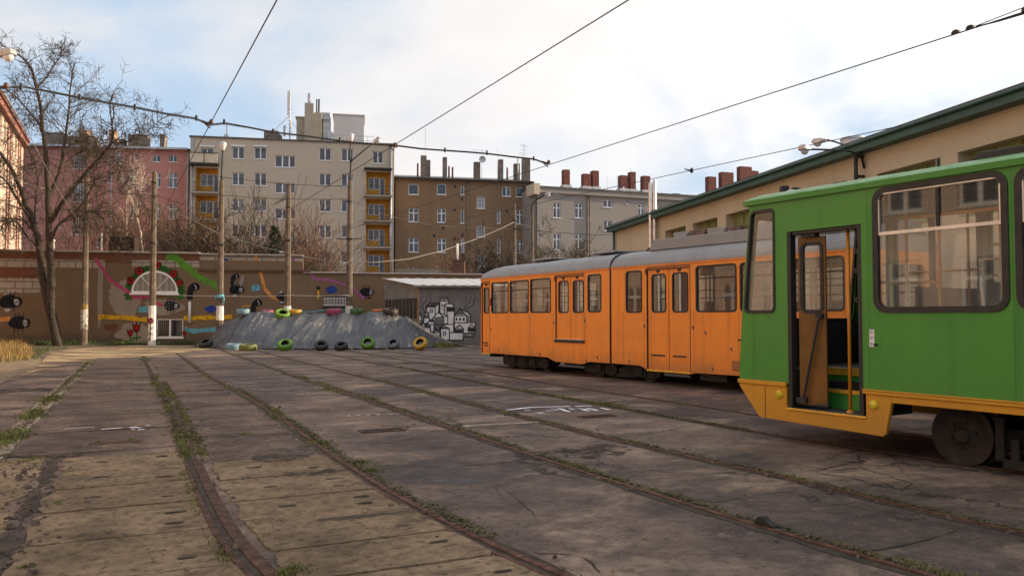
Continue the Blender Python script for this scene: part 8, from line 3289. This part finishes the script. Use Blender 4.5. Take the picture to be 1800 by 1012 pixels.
# verge at the left back: soil hump, straw, green fringe
vg_px = [(-60, 690), (0, 676), (30, 660), (60, 648), (75, 636), (70, 626), (90, 617), (130, 611), (175, 608), (230, 606), (262, 606), (262, 604), (100, 604), (-100, 604), (-200, 640)]
poly = [gz(*p) for p in vg_px]
b = MB()
b.add([(p.x, p.y, 0.015) for p in poly], [tuple(range(len(poly)))])
structure(b.build('soil_verge', M['soil']))


def inside(x_, y_, P):
    c = False
    for i in range(len(P)):
        a, d = P[i], P[i - 1]
        if (a.y > y_) != (d.y > y_) and x_ < (d.x - a.x) * (y_ - a.y) / (d.y - a.y) + a.x: c = not c
    return c


t = NT('sand with painted sunlight')
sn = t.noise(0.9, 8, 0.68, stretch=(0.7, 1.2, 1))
t.done(t.mix(t.ramp(sn, 0.35, 0.65), (0.30, 0.225, 0.14), (0.44, 0.345, 0.225)), 0.95, spec=0.1)  # sandy soil, its colour lifted to paint sunlight on this patch
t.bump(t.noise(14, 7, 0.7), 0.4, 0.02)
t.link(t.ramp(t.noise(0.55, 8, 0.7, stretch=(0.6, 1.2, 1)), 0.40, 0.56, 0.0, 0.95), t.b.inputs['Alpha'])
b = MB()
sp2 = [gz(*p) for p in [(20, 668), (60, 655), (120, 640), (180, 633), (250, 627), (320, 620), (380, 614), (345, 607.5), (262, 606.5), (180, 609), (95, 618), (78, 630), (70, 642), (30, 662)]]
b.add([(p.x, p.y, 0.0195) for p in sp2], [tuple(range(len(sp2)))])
structure(b.build('sunlit_tinted_sand', t.m))
dg, gg = MB(), MB()
straw_px = [(-80, 668), (0, 655), (28, 645), (50, 636), (62, 627), (52, 616), (30, 608), (-60, 604), (-200, 640)]
SPl = [gz(*p) for p in straw_px]
cnt = 0
while cnt < 7000:
    x_, y_ = rq.uniform(-36, -18), rq.uniform(24, 46)
    if not inside(x_, y_, SPl): continue
    if noise.noise(Vector((x_ * 0.7, y_ * 0.7, 3))) < -0.30: continue
    blade(dg, rq, Vector((x_, y_, 0.01)), rq.uniform(0.15, 0.75) * (0.7 + 0.6 * noise.noise(Vector((x_ * 0.5, y_ * 0.5, 8)))), rq.uniform(0.006, 0.013), 0.55)
    cnt += 1
stuff(dg.build('dry_grass', M['dry_grass'], fix=False), 'tall straw coloured dry grass on the left verge in the sun', 'dry grass')
edge = [gz(*p) for p in vg_px]
cnt = 0
while cnt < 7000:
    x_, y_ = rq.uniform(-34, -18), rq.uniform(21, 42)
    if not inside(x_, y_, edge): continue
    d = noise.noise(Vector((x_ * 0.6, y_ * 0.6, 13)))
    if d < -0.15 and rq.random() < 0.85: continue
    blade(gg, rq, Vector((x_, y_, 0.01)), rq.uniform(0.05, 0.17), rq.uniform(0.005, 0.011), 0.8)
    cnt += 1
for k in range(5200):      # green weeds at the foot of the wall
    px = rq.uniform(60, 345)
    if 262 < px < 300 and rq.random() < 0.5: continue
    yy = rq.uniform(45.3, 47.4) + (px / 345) * 1.6
    p = at(px, 600, yy)
    p.z = 0.0
    big = max(0.0, noise.noise(Vector((p.x * 0.6, p.y * 0.6, 4))) + 0.35)
    blade(gg, rq, p, rq.uniform(0.06, 0.42) * (0.25 + big), rq.uniform(0.010, 0.026), 0.8)
stuff(gg.build('weeds', M['weed'], fix=False), 'low green weeds along the foot of the wall and the verge edge', 'weeds')
# weedy patch at the right foot of the heap
b = MB()
for k in range(900):
    c = at(779 + rq.gauss(0, 9), 600, 43.4 + rq.gauss(0, 0.35))
    c.z = 0.0
    blade(b, rq, c, rq.uniform(0.06, 0.36), rq.uniform(0.008, 0.02), 0.8)
stuff(b.build('weeds', M['grass'], fix=False), 'clump of green weeds at the right foot of the tarpaulin heap', 'weeds')

# fallen leaves and small stones
lf, stn = MB(), MB()
for k in range(1500):
    a_ = 3.6 + 26 * rq.random() ** 1.5
    p_ = rq.uniform(-3.2, 7.6)
    q = wpa(p_, a_, 0.017 + rq.uniform(0, 0.006))
    s_ = rq.uniform(0.006, 0.021) * (1 + 0.03 * a_)
    an = rq.uniform(0, PI)
    d = Vector((math.cos(an), math.sin(an), rq.uniform(-0.15, 0.3))) * s_
    e = Vector((-math.sin(an), math.cos(an), rq.uniform(-0.1, 0.35))) * s_ * 0.6
    lf.add([q - d, q - e, q + d, q + e], [(0, 1, 2, 3)])
stuff(lf.build('fallen_leaves', M['dry_leaf'], fix=False), 'small brown fallen leaves scattered over the yard floor', 'leaves')
for k in range(900):
    near = rq.random() < 0.5
    if near:
        a_ = rq.uniform(3.6, 10.5); p_ = -0.85 + rq.gauss(0, 0.22)
    else:
        a_ = rq.uniform(3.6, 22); p_ = rq.choice([CURVES[1], CURVES[2], CURVES[3], CURVES[4]])
        p_ = next((q.x for q in p_ if q.y <= a_), 0) + rq.gauss(0, 0.12)
    s_ = rq.uniform(0.006, 0.022) if rq.random() < 0.85 else rq.uniform(0.02, 0.045)
    c = wpa(p_, a_, 0.006)
    k0 = len(stn.v)
    for i in range(6):
        a = 2 * PI * i / 6
        f = rq.uniform(0.7, 1.2)
        stn.v.append((c.x + s_ * f * math.cos(a), c.y + s_ * f * math.sin(a), c.z))
    for i in range(6):
        a = 2 * PI * i / 6
        f = rq.uniform(0.4, 0.7)
        stn.v.append((c.x + s_ * f * math.cos(a), c.y + s_ * f * math.sin(a), c.z + s_ * rq.uniform(0.5, 0.9)))
    for i in range(6): stn.f.append((k0 + i, k0 + (i + 1) % 6, k0 + 6 + (i + 1) % 6, k0 + 6 + i))
    stn.f.append(tuple(k0 + 6 + i for i in range(6)))
stuff(stn.build('gravel', M['slab_dark'], fix=True), 'loose stone chips in the broken joints and along the rails', 'gravel')
